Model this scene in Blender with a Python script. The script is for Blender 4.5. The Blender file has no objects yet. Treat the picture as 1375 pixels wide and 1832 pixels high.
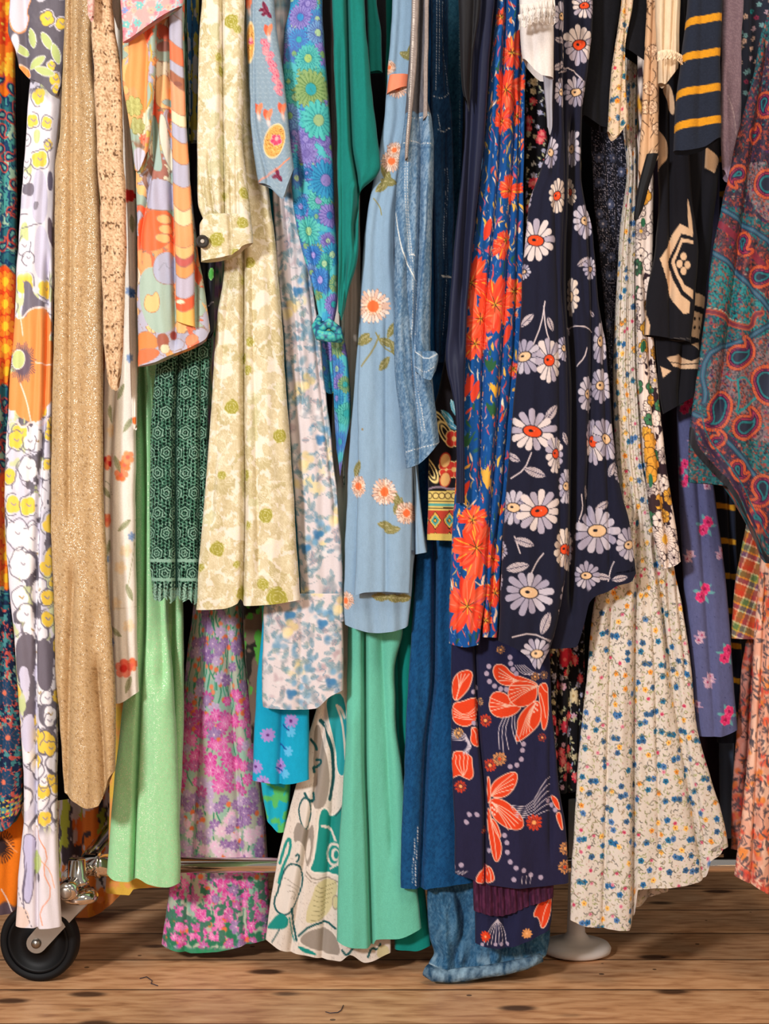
import bpy, math, random
import numpy as np
from mathutils import Vector, Matrix

# ------------------------------------------------------------------ camera, light, exposure
PI = math.pi
K = 0.00075            # metres per photo pixel at 2 m from the camera
CZ = 0.633             # camera height
scene = bpy.context.scene
COL = scene.collection
cam_d = bpy.data.cameras.new('camera')
cam = bpy.data.objects.new('camera', cam_d); COL.objects.link(cam)
cam.location = (0, -2.0, CZ); cam.rotation_euler = (PI / 2, 0, 0)
cam_d.sensor_fit = 'VERTICAL'; cam_d.sensor_height = 24; cam_d.lens = 24 * 2.0 / (1832 * K)
cam_d.clip_start = 0.05
scene.camera = cam
scene.view_settings.view_transform = 'Standard'
scene.view_settings.look = 'None'
scene.view_settings.exposure = -0.08
scene.view_settings.gamma = 1.0
scene.view_settings.use_curve_mapping = False
w = bpy.data.worlds.new('room_ambient'); scene.world = w; w.use_nodes = True
w.node_tree.nodes['Background'].inputs[0].default_value = (1.0, 0.95, 0.90, 1)
w.node_tree.nodes['Background'].inputs[1].default_value = 0.30


def area(name, loc, target, size, energy, color):
    l = bpy.data.lights.new(name, 'AREA'); l.shape = 'DISK'; l.size = size; l.energy = energy; l.color = color
    o = bpy.data.objects.new(name, l); COL.objects.link(o); o.location = loc
    o.rotation_euler = (Vector(target) - Vector(loc)).to_track_quat('-Z', 'Y').to_euler()
    return o


area('left_key_light', (-1.15, -2.15, 1.25), (-0.10, 0, 0.65), 0.28, 54, (1.0, 0.968, 0.945))  # unseen key light left of the camera, throwing shadows to the right
area('overhead_fill', (0.5, -1.4, 2.5), (0.1, -0.1, 0.5), 0.9, 25, (1.0, 0.84, 0.66))  # fill added overhead to brighten the clothes and floorboards
area('warm_lamp', (1.1, -1.3, 0.9), (0.5, -0.45, 0.0), 0.25, 4.5, (1.0, 0.66, 0.34))


# ------------------------------------------------------------------ helpers
def px(x, y, Y=0.0):
    """photo pixel at distance Y behind the rack's front line -> point"""
    s = K * (2.0 + Y) / 2.0
    return ((x - 687.5) * s, Y, CZ - (y - 916.0) * s)


def hexc(h):
    if not isinstance(h, str): return np.array(h, float)
    return np.array([int(h[i:i + 2], 16) / 255 for i in (0, 2, 4)])


def lin(c):
    c = np.asarray(c, float)
    return np.where(c <= 0.04045, c / 12.92, ((c + 0.055) / 1.055) ** 2.4)


def lc(h, a=1.0):
    return tuple(lin(hexc(h))) + (a,)


def hash2(ix, iy, seed):
    h = np.sin(ix * 127.1 + iy * 311.7 + seed * 74.7) * 43758.5453
    return h - np.floor(h)


def vnoise(x, y, seed=0):
    ix, iy = np.floor(x), np.floor(y)
    fx, fy = x - ix, y - iy
    fx = fx * fx * (3 - 2 * fx); fy = fy * fy * (3 - 2 * fy)
    a = hash2(ix, iy, seed); b = hash2(ix + 1, iy, seed); c = hash2(ix, iy + 1, seed); d = hash2(ix + 1, iy + 1, seed)
    return (a * (1 - fx) + b * fx) * (1 - fy) + (c * (1 - fx) + d * fx) * fy


def fbm(x, y, seed=0, oct=3):
    t = 0; a = 0.5; n = 0
    for i in range(oct):
        t = t + a * vnoise(x, y, seed + i * 13); n += a; a *= 0.5; x = x * 2.03; y = y * 2.03
    return t / n


def smooth(e0, e1, x):
    t = np.clip((x - e0) / (e1 - e0), 0, 1)
    return t * t * (3 - 2 * t)


def itp(pts, y):
    a = np.array(pts, float)
    xs, ys = a[:, 0], a[:, 1]
    if len(xs) == 1: return np.full_like(np.asarray(y, float), ys[0])
    # smooth (monotone cubic) interpolation
    h = np.diff(xs); dl = np.diff(ys) / h
    m = np.zeros(len(xs)); m[0] = dl[0]; m[-1] = dl[-1]
    for i in range(1, len(xs) - 1):
        m[i] = 0 if dl[i - 1] * dl[i] <= 0 else 2 * dl[i - 1] * dl[i] / (dl[i - 1] + dl[i])
    y = np.clip(y, xs[0], xs[-1])
    k = np.clip(np.searchsorted(xs, y, side='right') - 1, 0, len(h) - 1)
    t = (y - xs[k]) / h[k]; hh = h[k]
    return ((2 * t ** 3 - 3 * t ** 2 + 1) * ys[k] + (t ** 3 - 2 * t ** 2 + t) * hh * m[k]
            + (-2 * t ** 3 + 3 * t ** 2) * ys[k + 1] + (t ** 3 - t ** 2) * hh * m[k + 1])


# ------------------------------------------------------------------ the fabric prints
class Print:
    """colours of a woven or printed cloth, per mesh point; S, T run across and down the cloth"""
    def __init__(s, S, T, X, Y, nf):
        s.S, s.T, s.X, s.Y, s.nf = S, T, X, Y, nf      # nf: front points (only these are looked up)
        s.c = np.ones((len(S), 3)); s.a = np.ones(len(S))

    def at(s, x, y):
        i = np.argmin((s.X[s.nf] - x) ** 2 + ((s.Y[s.nf] - y)) ** 2); i = s.nf[i]
        return s.S[i] + (x - s.X[i]), s.T[i] + (y - s.Y[i])

    def fill(s, c): s.c[:] = hexc(c)

    def mix(s, m, c, idx=None):
        c = hexc(c)
        if idx is None: s.c += (c - s.c) * m[:, None]
        else: s.c[idx] += (c - s.c[idx]) * m[:, None]

    def near(s, x, y, r): return np.nonzero((np.abs(s.T - y) < r) & (np.abs(s.S - x) < r))[0]

    def grid(s, sp, seed, jit=0.8, sy=None, mask=None):
        sy = sy or sp; R = random.Random(seed); out = []
        s0, s1, t0, t1 = s.S.min(), s.S.max(), s.T.min(), s.T.max()
        t = max(t0, -30.0); row = 0
        while t < t1 + sy:
            x = s0 - sp + (row % 2) * sp / 2
            while x < s1 + sp:
                out.append((x + (R.random() - .5) * sp * jit, t + (R.random() - .5) * sy * jit, R)); x += sp
            t += sy; row += 1
        return out

    def flower(s, x, y, r, n=5, c='ffffff', k=.35, q=.8, rot=0., cc=None, rc=.22, oc=None, ow=1.3, vc=None, asp=1., raw=False, soft=.9, c2=None, nv=3, al=1.):
        if not raw: x, y = s.at(x, y)
        i = s.near(x, y, r * max(1, asp) * 1.15 + ow + 2)
        if not len(i): return
        dx = (s.S[i] - x) / asp; dy = s.T[i] - y
        rho = np.hypot(dx, dy); th = np.arctan2(dy, dx) - rot
        ph = np.abs(np.cos(n * th / 2)) ** q
        idp = np.round(n * th / (2 * PI)) % n
        jit = 0.86 + 0.14 * hash2(idp, idp * 0 + round(x), round(y) % 97)
        rr = r * (1 - k + k * ph) * jit
        if oc is not None: s.mix(al * np.clip((rr + ow - rho) / soft, 0, 1), oc, i)
        m = np.clip((rr - rho) / soft, 0, 1) * al
        s.mix(m, c, i)
        if c2 is not None: s.mix(m * (hash2(idp, idp + round(x), 5) > .5), c2, i)
        if oc is not None or vc is not None:
            sep = np.clip(1.2 - np.abs(np.cos(n * th / 2)) * rho * PI / n / 1.0 * 1.0, 0, 1)
            s.mix(m * sep * (rho > r * rc) * (0.8 if k > .3 else .5), vc or oc, i)
        if vc is not None:
            vv = np.clip(1.0 - np.abs(np.sin(n * nv * th / 2)) * rho * 2 / (n * nv) / .8, 0, 1)
            s.mix(m * vv * .6 * (rho > r * rc), vc, i)
        if cc is not None: s.mix(np.clip((r * rc - rho) / soft, 0, 1) * al, cc, i)

    def ell(s, x, y, a, b, rot, c, raw=False, soft=1.0, al=1., oc=None, ow=1.2, vc=None):
        if not raw: x, y = s.at(x, y)
        i = s.near(x, y, max(a, b) + 3 + soft)
        if not len(i): return
        dx = s.S[i] - x; dy = s.T[i] - y; co, si = math.cos(rot), math.sin(rot)
        u = dx * co + dy * si; v = -dx * si + dy * co
        d = (np.sqrt((u / a) ** 2 + (v / b) ** 2) - 1) * min(a, b)
        if oc is not None: s.mix(al * np.clip((ow - d) / soft, 0, 1), oc, i)
        m = al * np.clip(-d / soft, 0, 1)
        s.mix(m, c, i)
        if vc is not None:
            s.mix(m * np.clip(1.1 - np.abs(v), 0, 1), vc, i)
            s.mix(m * np.clip(1 - np.abs(np.sin((u - np.abs(v)) * PI / max(3.2, a / 4))) * 2.4, 0, 1) * .7, vc, i)

    def poly(s, pts, c, oc=None, ow=1.4, sharp=False, raw=False, al=1.):
        P = np.array([q if raw else s.at(*q) for q in pts], float)
        if not sharp:
            for _ in range(2):
                N = np.roll(P, -1, axis=0); P = np.stack([P * .75 + N * .25, P * .25 + N * .75], 1).reshape(-1, 2)
        x0, y0 = P.min(0) - ow - 2; x1, y1 = P.max(0) + ow + 2
        i = np.nonzero((s.S > x0) & (s.S < x1) & (s.T > y0) & (s.T < y1))[0]
        if not len(i): return
        X, Y = s.S[i], s.T[i]; ins = np.zeros(len(i), bool); dist = np.full(len(i), 1e9)
        for a, b in zip(P, np.roll(P, -1, axis=0)):
            if a[1] != b[1]:
                k = ((a[1] > Y) != (b[1] > Y)) & (X < (b[0] - a[0]) * (Y - a[1]) / (b[1] - a[1]) + a[0]); ins ^= k
            d = b - a; l2 = d @ d + 1e-9; t = np.clip(((X - a[0]) * d[0] + (Y - a[1]) * d[1]) / l2, 0, 1)
            dist = np.minimum(dist, np.hypot(X - a[0] - t * d[0], Y - a[1] - t * d[1]))
        sd = np.where(ins, -dist, dist)
        if oc is not None: s.mix(al * np.clip((ow - sd) / .9 + .5, 0, 1), oc, i)
        s.mix(al * np.clip(.5 - sd / .9, 0, 1), c, i)

    def leaf(s, x, y, L, W, rot, c, vc=None, oc=None, raw=False, al=1.):
        if not raw: x, y = s.at(x, y)
        i = s.near(x, y, L + 3)
        if not len(i): return
        dx = s.S[i] - x; dy = s.T[i] - y; co, si = math.cos(rot), math.sin(rot)
        u = (dx * co + dy * si) / L; v = -dx * si + dy * co
        w_ = W * np.clip(1 - u * u, 0, 1) ** .8
        d = np.where(np.abs(u) < 1, np.abs(v) - w_, 9)
        if oc is not None: s.mix(al * np.clip(1.4 - d, 0, 1), oc, i)
        m = al * np.clip(-d / .8, 0, 1)
        s.mix(m, c, i)
        if vc is not None:
            s.mix(m * np.clip(1.1 - np.abs(v), 0, 1), vc, i)
            s.mix(m * np.clip(1 - np.abs(np.sin((u * L - np.abs(v)) * PI / 4.5)) * 2.2, 0, 1) * .8, vc, i)

    def stroke(s, pts, w_, c, raw=False, dash=None, al=1., taper=False):
        P = [p if raw else s.at(*p) for p in pts]
        if len(P) > 2:   # soften the corners
            Q = [P[0]]
            for j in range(len(P) - 1):
                a, b = P[j], P[j + 1]
                Q += [(a[0] * .75 + b[0] * .25, a[1] * .75 + b[1] * .25), (a[0] * .25 + b[0] * .75, a[1] * .25 + b[1] * .75)]
            P = Q + [P[-1]]
        A = np.array(P); x0, y0 = A.min(0) - w_ - 2; x1, y1 = A.max(0) + w_ + 2
        i = np.nonzero((s.S > x0) & (s.S < x1) & (s.T > y0) & (s.T < y1))[0]
        if not len(i): return
        best = np.full(len(i), 1e9); arc = np.zeros(len(i)); tot = 0
        for a, b in zip(A[:-1], A[1:]):
            d = b - a; l = math.hypot(*d) + 1e-6
            t = np.clip(((s.S[i] - a[0]) * d[0] + (s.T[i] - a[1]) * d[1]) / l / l, 0, 1)
            q = np.hypot(s.S[i] - a[0] - t * d[0], s.T[i] - a[1] - t * d[1])
            k = q < best; best[k] = q[k]; arc[k] = (tot + t * l)[k]; tot += l
        ww = w_ / 2
        if taper: ww = ww * np.sin(np.clip(arc / tot, .02, .98) * PI) ** .7
        m = np.clip((ww - best) / .9 + .5, 0, 1) * al
        if dash: m = m * ((arc % dash) < dash * .6)
        s.mix(m, c, i)

    def cells(s, sp, seed, pal, line=None, lw=1.2, warp=.5, wf=60., sy=None, al=1., veins=None):
        """warped cells in a palette: pal = list of (weight, colour)"""
        G = s.grid(sp, seed, .95, sy); A = np.array([(g[0], g[1]) for g in G]); R = random.Random(seed)
        wts = [p_[0] for p_ in pal]
        cid = np.array([R.choices(range(len(pal)), wts)[0] for _ in G])
        wx = s.S + (fbm(s.S / wf, s.T / wf, seed) - .5) * sp * 2 * warp + (fbm(s.S / wf * 3, s.T / wf * 3, seed + 5) - .5) * sp * warp
        wy = s.T + (fbm(s.S / wf, s.T / wf, seed + 9) - .5) * sp * 2 * warp
        f1 = np.full(len(s.S), 1e9); f2 = f1.copy(); who = np.zeros(len(s.S), int)
        ar = (sy or sp) / sp
        for j, (ax, ay) in enumerate(A):
            i = np.nonzero(np.abs(wy - ay) < sp * 2.2 * ar)[0]
            if not len(i): continue
            d = np.hypot(wx[i] - ax, (wy[i] - ay) / ar)
            k1 = d < f1[i]; k2 = (~k1) & (d < f2[i])
            f2[i[k1]] = f1[i[k1]]; f1[i[k1]] = d[k1]; who[i[k1]] = j; f2[i[k2]] = d[k2]
        C = np.array([hexc(p_[1]) for p_ in pal])
        s.c += (C[cid[who]] - s.c) * al
        if veins is not None:
            a_ = A[who]; th = np.arctan2(wy - a_[:, 1], wx - a_[:, 0])
            s.mix(np.clip(1 - np.abs(np.sin(th * 7 + f1 * .04)) * f1 / 7, 0, 1) * (f1 > sp * .12) * .55, veins)
        if line is not None: s.mix(np.clip((lw - (f2 - f1) / 2) / .8, 0, 1), line)
        return who, f1, f2

    def paisley(s, x, y, size, rot, flip, bands, fringe=None, raw=False):
        if not raw: x, y = s.at(x, y)
        i = s.near(x, y, size * 1.7)
        if not len(i): return
        co, si = math.cos(rot), math.sin(rot)
        dx = (s.S[i] - x) / size; dy = (s.T[i] - y) / size
        u = (dx * co + dy * si) * flip; v = -dx * si + dy * co
        best = np.full(len(i), 1e9); par = np.zeros(len(i))
        for j in range(22):
            t = j / 21
            a = t * 3.3
            cx = 0.75 * t * math.cos(a - .2) * 1.0; cy = -1.15 * math.sin(min(t, 1) * 1.9) * 1.0
            rr = .62 * (1 - t) ** 1.15 + .04
            d = np.hypot(u - cx, v - cy) - rr
            k = d < best; best[k] = d[k]; par[k] = t
        d = best * size
        if fringe is not None:
            th = np.arctan2(v + .3, u)
            fr = np.abs(np.sin(th * 22)) ** .6
            s.mix(np.clip((fringe[1] - d) / .8, 0, 1) * (0.25 + .75 * fr) , fringe[0], i)
            s.mix(np.clip(1 - np.abs(d - fringe[1]) / 1.0, 0, 1) * .8, fringe[2], i)
        for dep, c in bands: s.mix(np.clip((-dep - d) / .8, 0, 1), c, i)


# ------------------------------------------------------------------ materials (all node based)
def new_mat(name):
    m = bpy.data.materials.new(name); m.use_nodes = True
    nt = m.node_tree; b = nt.nodes['Principled BSDF']
    return m, nt, b


def link(nt, a, ao, b, bi): nt.links.new(a.outputs[ao], b.inputs[bi])


def noise_bump(nt, b, scale, strength, dist, vec=None, kind='noise', chain=None):
    tc = nt.nodes.new('ShaderNodeTexCoord'); mp = nt.nodes.new('ShaderNodeMapping')
    link(nt, tc, 'Object', mp, 'Vector')
    if vec: mp.inputs['Scale'].default_value = vec
    n = nt.nodes.new('ShaderNodeTexNoise'); n.inputs['Scale'].default_value = scale; n.inputs['Detail'].default_value = 4
    link(nt, mp, 0, n, 'Vector')
    bp = nt.nodes.new('ShaderNodeBump'); bp.inputs['Strength'].default_value = strength; bp.inputs['Distance'].default_value = dist
    link(nt, n, 0, bp, 'Height')
    if chain: link(nt, chain, 0, bp, 'Normal')
    link(nt, bp, 0, b, 'Normal')
    return bp


def cloth_material(name, rough=.85, sheen=.06, weave=900, bump=.35, wr=.6, spec=.12, alpha=False, glitter=None, sheer=None):
    m, nt, b = new_mat(name)
    at = nt.nodes.new('ShaderNodeAttribute'); at.attribute_name = 'print'
    b.inputs['Roughness'].default_value = rough
    b.inputs['Specular IOR Level'].default_value = spec
    b.inputs['Sheen Weight'].default_value = sheen; b.inputs['Sheen Roughness'].default_value = .5
    # woven variation of tone
    tc = nt.nodes.new('ShaderNodeTexCoord')
    n = nt.nodes.new('ShaderNodeTexNoise'); n.inputs['Scale'].default_value = weave; n.inputs['Detail'].default_value = 2
    link(nt, tc, 'Object', n, 'Vector')
    mr = nt.nodes.new('ShaderNodeMapRange'); mr.inputs[3].default_value = .86; mr.inputs[4].default_value = 1.14
    link(nt, n, 0, mr, 0)
    mx = nt.nodes.new('ShaderNodeMix'); mx.data_type = 'RGBA'; mx.blend_type = 'MULTIPLY'; mx.inputs[0].default_value = 1
    nt.links.new(at.outputs['Color'], mx.inputs[6])
    nt.links.new(mr.outputs[0], mx.inputs[7])
    nt.links.new(mx.outputs[2], b.inputs['Base Color'])
    b1 = noise_bump(nt, b, 26, wr * .45, .006, (1, 1, .32))
    noise_bump(nt, b, weave, bump, .0006, chain=b1)
    if glitter:
        v = nt.nodes.new('ShaderNodeTexVoronoi'); v.inputs['Scale'].default_value = glitter
        link(nt, tc, 'Object', v, 'Vector')
        sep = nt.nodes.new('ShaderNodeSeparateColor'); nt.links.new(v.outputs['Color'], sep.inputs[0])
        g = nt.nodes.new('ShaderNodeMath'); g.operation = 'GREATER_THAN'; g.inputs[1].default_value = .84
        link(nt, sep, 0, g, 0)
        d = nt.nodes.new('ShaderNodeMath'); d.operation = 'LESS_THAN'; d.inputs[1].default_value = .42
        nt.links.new(v.outputs['Distance'], d.inputs[0])
        mm = nt.nodes.new('ShaderNodeMath'); mm.operation = 'MULTIPLY'; link(nt, g, 0, mm, 0); link(nt, d, 0, mm, 1)
        m2 = nt.nodes.new('ShaderNodeMix'); m2.data_type = 'RGBA'; m2.inputs[7].default_value = (1.0, .93, .8, 1)
        link(nt, mm, 0, m2, 0); nt.links.new(mx.outputs[2], m2.inputs[6]); nt.links.new(m2.outputs[2], b.inputs['Base Color'])
        link(nt, mm, 0, b, 'Metallic')
        r2 = nt.nodes.new('ShaderNodeMapRange'); r2.inputs[3].default_value = rough; r2.inputs[4].default_value = .5
        link(nt, mm, 0, r2, 0); link(nt, r2, 0, b, 'Roughness')
    if alpha: nt.links.new(at.outputs['Alpha'], b.inputs['Alpha'])
    if sheer: b.inputs['Alpha'].default_value = sheer
    return m


M = {}
M['cotton'] = cloth_material('printed_cotton')
M['silk'] = cloth_material('printed_silk', .55, .03, 1300, .12, .9, .18)
M['linen'] = cloth_material('slub_linen', .9, .06, 600, .5, .7)
M['denim'] = cloth_material('denim_twill', .9, .05, 750, .9, .8)
M['knit'] = cloth_material('fine_knit', .9, .1, 700, .7, .3)
M['glitter'] = cloth_material('gold_lurex', .7, .05, 700, .7, .7, .3, glitter=1050)
M['mintglitter'] = cloth_material('mint_lurex', .8, .1, 900, .5, .3, .3, glitter=1100)
M['lace'] = cloth_material('crochet_lace', .85, .1, 500, .9, .2, alpha=True)
M['sheer'] = cloth_material('sheer_chiffon', .6, .06, 1200, .2, .8, .3, sheer=.93)
M['dull'] = cloth_material('wool_felt', .95, .05, 500, .6, .6)


def hem_denim():
    m, nt, b = new_mat('faded_hem_denim')
    tc = nt.nodes.new('ShaderNodeTexCoord'); n = nt.nodes.new('ShaderNodeTexNoise'); n.inputs['Scale'].default_value = 90; n.inputs['Detail'].default_value = 6
    mp = nt.nodes.new('ShaderNodeMapping'); mp.inputs['Scale'].default_value = (1, 1, .45); link(nt, tc, 'Object', mp, 0); link(nt, mp, 0, n, 'Vector')
    r = nt.nodes.new('ShaderNodeValToRGB'); link(nt, n, 0, r, 0); e = r.color_ramp.elements
    e[0].position = .35; e[0].color = lc('24435f'); e[1].position = .68; e[1].color = lc('8aa9c0')
    link(nt, r, 0, b, 'Base Color'); b.inputs['Roughness'].default_value = .9; b.inputs['Specular IOR Level'].default_value = .1
    noise_bump(nt, b, 140, .9, .003)
    return m


M['hem_denim'] = hem_denim()


def plain(name, c, rough=.5, metal=0., spec=.5, bump=None):
    m, nt, b = new_mat(name)
    b.inputs['Base Color'].default_value = lc(c); b.inputs['Roughness'].default_value = rough
    b.inputs['Metallic'].default_value = metal; b.inputs['Specular IOR Level'].default_value = spec
    noise_bump(nt, b, bump[0] if bump else 60, bump[1] if bump else .05, .001)
    return m


# ------------------------------------------------------------------ mesh makers
def tag(o, label=None, cat=None, group=None, kind=None):
    if label: o['label'] = label
    if cat: o['category'] = cat
    if group: o['group'] = group
    if kind: o['kind'] = kind
    return o


def np_mesh(name, co, quads, mat, parent=None, col=None, smooth_=True):
    me = bpy.data.meshes.new(name)
    me.vertices.add(len(co)); me.vertices.foreach_set('co', np.ascontiguousarray(co, dtype=np.float32).ravel())
    q = np.ascontiguousarray(quads, dtype=np.int32)
    me.loops.add(q.size); me.loops.foreach_set('vertex_index', q.ravel())
    me.polygons.add(len(q)); me.polygons.foreach_set('loop_start', np.arange(0, q.size, q.shape[1], dtype=np.int32))
    me.polygons.foreach_set('use_smooth', np.full(len(q), smooth_))
    me.update(calc_edges=True)
    if col is not None:
        a = me.color_attributes.new('print', 'FLOAT_COLOR', 'POINT')
        a.data.foreach_set('color', np.ascontiguousarray(col, dtype=np.float32).ravel())
    if mat: me.materials.append(mat)
    o = bpy.data.objects.new(name, me); COL.objects.link(o)
    if parent:
        o.parent = parent; o.matrix_parent_inverse = Matrix.Translation(-Vector(parent.location))
    return o


def empty(name, loc, label, cat, group=None):
    o = bpy.data.objects.new(name, None); COL.objects.link(o); o.location = loc
    return tag(o, label, cat, group)


def cloth(name, Y, L, R, hem, paint, mat='cotton', D=.026, folds=(), wav=(3, 2.5), res=2.1, fine=None, top=-130,
          parent=None, seed=0, label=None, cat=None, group=None, roll=1.0, flare=0, crump=1.3, hemw=0., back=True, edgeplay=1.5, kind=None):
    """A hanging tube of cloth. L, R: its edges as (height, x); hem: (u, height) of the lower edge; folds: (depth, width,
    line) valleys running down the cloth; depths and widths in photo pixels (0.75 mm)."""
    if not isinstance(hem, (list, tuple)): hem = [(0, hem), (1, hem)]
    H = max(h[1] for h in hem)
    f0, f1 = fine or (-8, H)
    ys = [float(top)]
    while ys[-1] < H - .01:
        y = ys[-1]
        st = res if (f0 - 3 <= y < f1 + 3) else 14.
        if y < f0 and y + st > f0: st = max(1., f0 - y)
        ys.append(min(y + st, H))
    ys = np.array(ys); nr = len(ys)
    wmax = max(itp(R, yy) - itp(L, yy) for yy in np.linspace(max(f0, top), min(f1, H), 24))
    extra = 1 + min(1.0, sum(abs(f[0]) for f in folds) / wmax * .8 + abs(wav[0]) * wav[1] * 3 / wmax)
    nc = int(max(8, wmax * extra / res)) + 1
    u = np.linspace(0, 1, nc)
    U, V = np.meshgrid(u, ys)
    hm = itp(hem, U) if len(hem) < 3 else itp(hem, U)
    T0 = ys[0]; t = (V - T0) / (H - T0)
    V2 = V + (hm - H) * smooth(0.0, 1, np.clip((V - (H - 160)) / 160, 0, 1)) if (H - T0) > 200 else T0 + (hm - T0) * t
    if hemw: V2 = V2 + hemw * np.sin(U * wmax / 9 + seed) * smooth(H - 40, H, V)
    l = itp(L, V2); r = itp(R, V2)
    # the edges of real cloth wander a little
    l = l + (fbm(V2 / 60, V2 * 0, seed) - .5) * 2 * edgeplay; r = r + (fbm(V2 / 55, V2 * 0 + 3, seed + 7) - .5) * 2 * edgeplay
    X = l + (r - l) * U
    e = np.abs(2 * U - 1)
    Dp = D / K
    dep = roll * Dp * .5 * (1 - np.sqrt(np.clip(1 - e ** 5, 0, 1)))
    ramp = smooth(-200, 120, V2)
    for f in folds:
        a, wd, ln = f[:3]
        xk = itp(ln, V2) if len(ln) > 1 else np.full_like(V2, ln[0][1])
        y0, y1 = (ln[0][0], ln[-1][0])
        fade = smooth(y0 - 60, y0, V2) * (1 - smooth(y1, y1 + 60, V2)) if len(f) < 4 else 1.
        dx = (X - xk) / wd
        dep = dep + a * fade * np.exp(-np.abs(dx) ** 1.5)
    n = wav[1]
    phs = 2 * PI * (n * U) + seed * 1.7 + (fbm(V2 / 260, V2 * 0, seed + 3) - .5) * 3.0
    dep = dep + wav[0] * ramp * (np.sin(phs) + .4 * np.sin(2.3 * phs + 1)) * (1 - e ** 6)
    dep = dep + crump * (fbm(X / 22, V2 / 75, seed + 21) - .5) * 2
    dep = np.clip(dep, -12, Dp * 1.0)
    S_ = K * (2.0 + Y) / 2.0
    Wx = (X - 687.5) * S_; Wz = CZ - (V2 - 916) * S_; Wy = Y + dep * K
    # arc length across, in photo pixels, pinned at the middle
    dX = np.diff(X, axis=1); dD = np.diff(dep, axis=1)
    arc = np.concatenate([np.zeros((nr, 1)), np.cumsum(np.hypot(dX, dD), axis=1)], axis=1)
    mid = nc // 2
    S = arc - arc[:, mid:mid + 1] + X[:, mid:mid + 1]
    co = np.stack([Wx, Wy, Wz], -1)
    if back:
        nb = max(5, nc // 5)
        ub = np.linspace(1, 0, nb + 2)[1:-1]
        UB, VB = np.meshgrid(ub, ys)
        hb = itp(hem, UB); 
        V3 = VB + (hb - H) * smooth(0.0, 1, np.clip((VB - (H - 160)) / 160, 0, 1)) if (H - T0) > 200 else T0 + (hb - T0) * ((VB - T0) / (H - T0))
        XB = itp(L, V3) + (itp(R, V3) - itp(L, V3)) * UB
        eb = np.abs(2 * UB - 1)
        db = Dp * (.5 + .5 * np.sqrt(np.clip(1 - eb ** 5, 0, 1))) + 1.0 * np.sin(UB * 14 + seed)
        db = np.maximum(db, 2)
        cb = np.stack([(XB - 687.5) * S_, Y + db * K, CZ - (V3 - 916) * S_], -1)
        co = np.concatenate([co, cb], 1)
        S = np.concatenate([S, S[:, -1:] + (X[:, -1:] - XB)], 1)
        X = np.concatenate([X, XB + 5000], 1); V2 = np.concatenate([V2, V3], 1)
    N = co.shape[1]
    idx = np.arange(nr * N).reshape(nr, N)
    if back:
        nx = np.roll(idx, -1, axis=1)
        q = np.stack([idx[:-1], idx[1:], nx[1:], nx[:-1]], -1).reshape(-1, 4)
    else:
        q = np.stack([idx[:-1, :-1], idx[1:, :-1], idx[1:, 1:], idx[:-1, 1:]], -1).reshape(-1, 4)
    front = idx[:, :nc].ravel()
    p = Print(S.ravel(), V2.ravel(), X.ravel(), V2.ravel(), front)
    paint(p)
    if back and mat == 'lace': p.a[idx[:, nc:].ravel()] = 1
    colr = np.concatenate([lin(np.clip(p.c, 0, 1)), p.a[:, None]], 1)
    o = np_mesh(name, co.reshape(-1, 3), q, M[mat], parent, colr)
    if label: tag(o, label, cat, group, kind)
    return o


def bm_obj(name, bm, mat, parent=None, smooth_=True):
    me = bpy.data.meshes.new(name); bm.to_mesh(me); bm.free()
    for p in me.polygons: p.use_smooth = smooth_
    me.materials.append(mat); o = bpy.data.objects.new(name, me); COL.objects.link(o)
    if parent:
        o.parent = parent
        o.matrix_parent_inverse = Matrix.Translation(-Vector(parent.location))
    return o


def tube_mesh(pts, rad, seg=16, caps=True):
    """a round tube along points; rad a number or one per point"""
    P = [Vector(p) for p in pts]; n = len(P)
    rr = [rad] * n if not isinstance(rad, (list, tuple)) else rad
    co = []; up = None
    for i in range(n):
        d = (P[min(i + 1, n - 1)] - P[max(i - 1, 0)]).normalized()
        if up is None: up = d.orthogonal().normalized()
        s = (up - d * up.dot(d)).normalized(); t = d.cross(s); up = s
        for k in range(seg):
            a = 2 * PI * k / seg
            co.append(P[i] + (s * math.cos(a) + t * math.sin(a)) * rr[i])
    import bmesh
    bm = bmesh.new(); vs = [bm.verts.new(c) for c in co]
    for i in range(n - 1):
        for k in range(seg):
            a = i * seg + k; b = i * seg + (k + 1) % seg
            bm.faces.new((vs[a], vs[b], vs[b + seg], vs[a + seg]))
    if caps:
        bm.faces.new([vs[k] for k in range(seg)][::-1]); bm.faces.new([vs[(n - 1) * seg + k] for k in range(seg)])
    bm.normal_update()
    return bm


def merge(*bms):
    import bmesh
    out = bmesh.new()
    for b in bms:
        me = bpy.data.meshes.new('tmp'); b.to_mesh(me); b.free(); out.from_mesh(me); bpy.data.meshes.remove(me)
    return out


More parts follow.
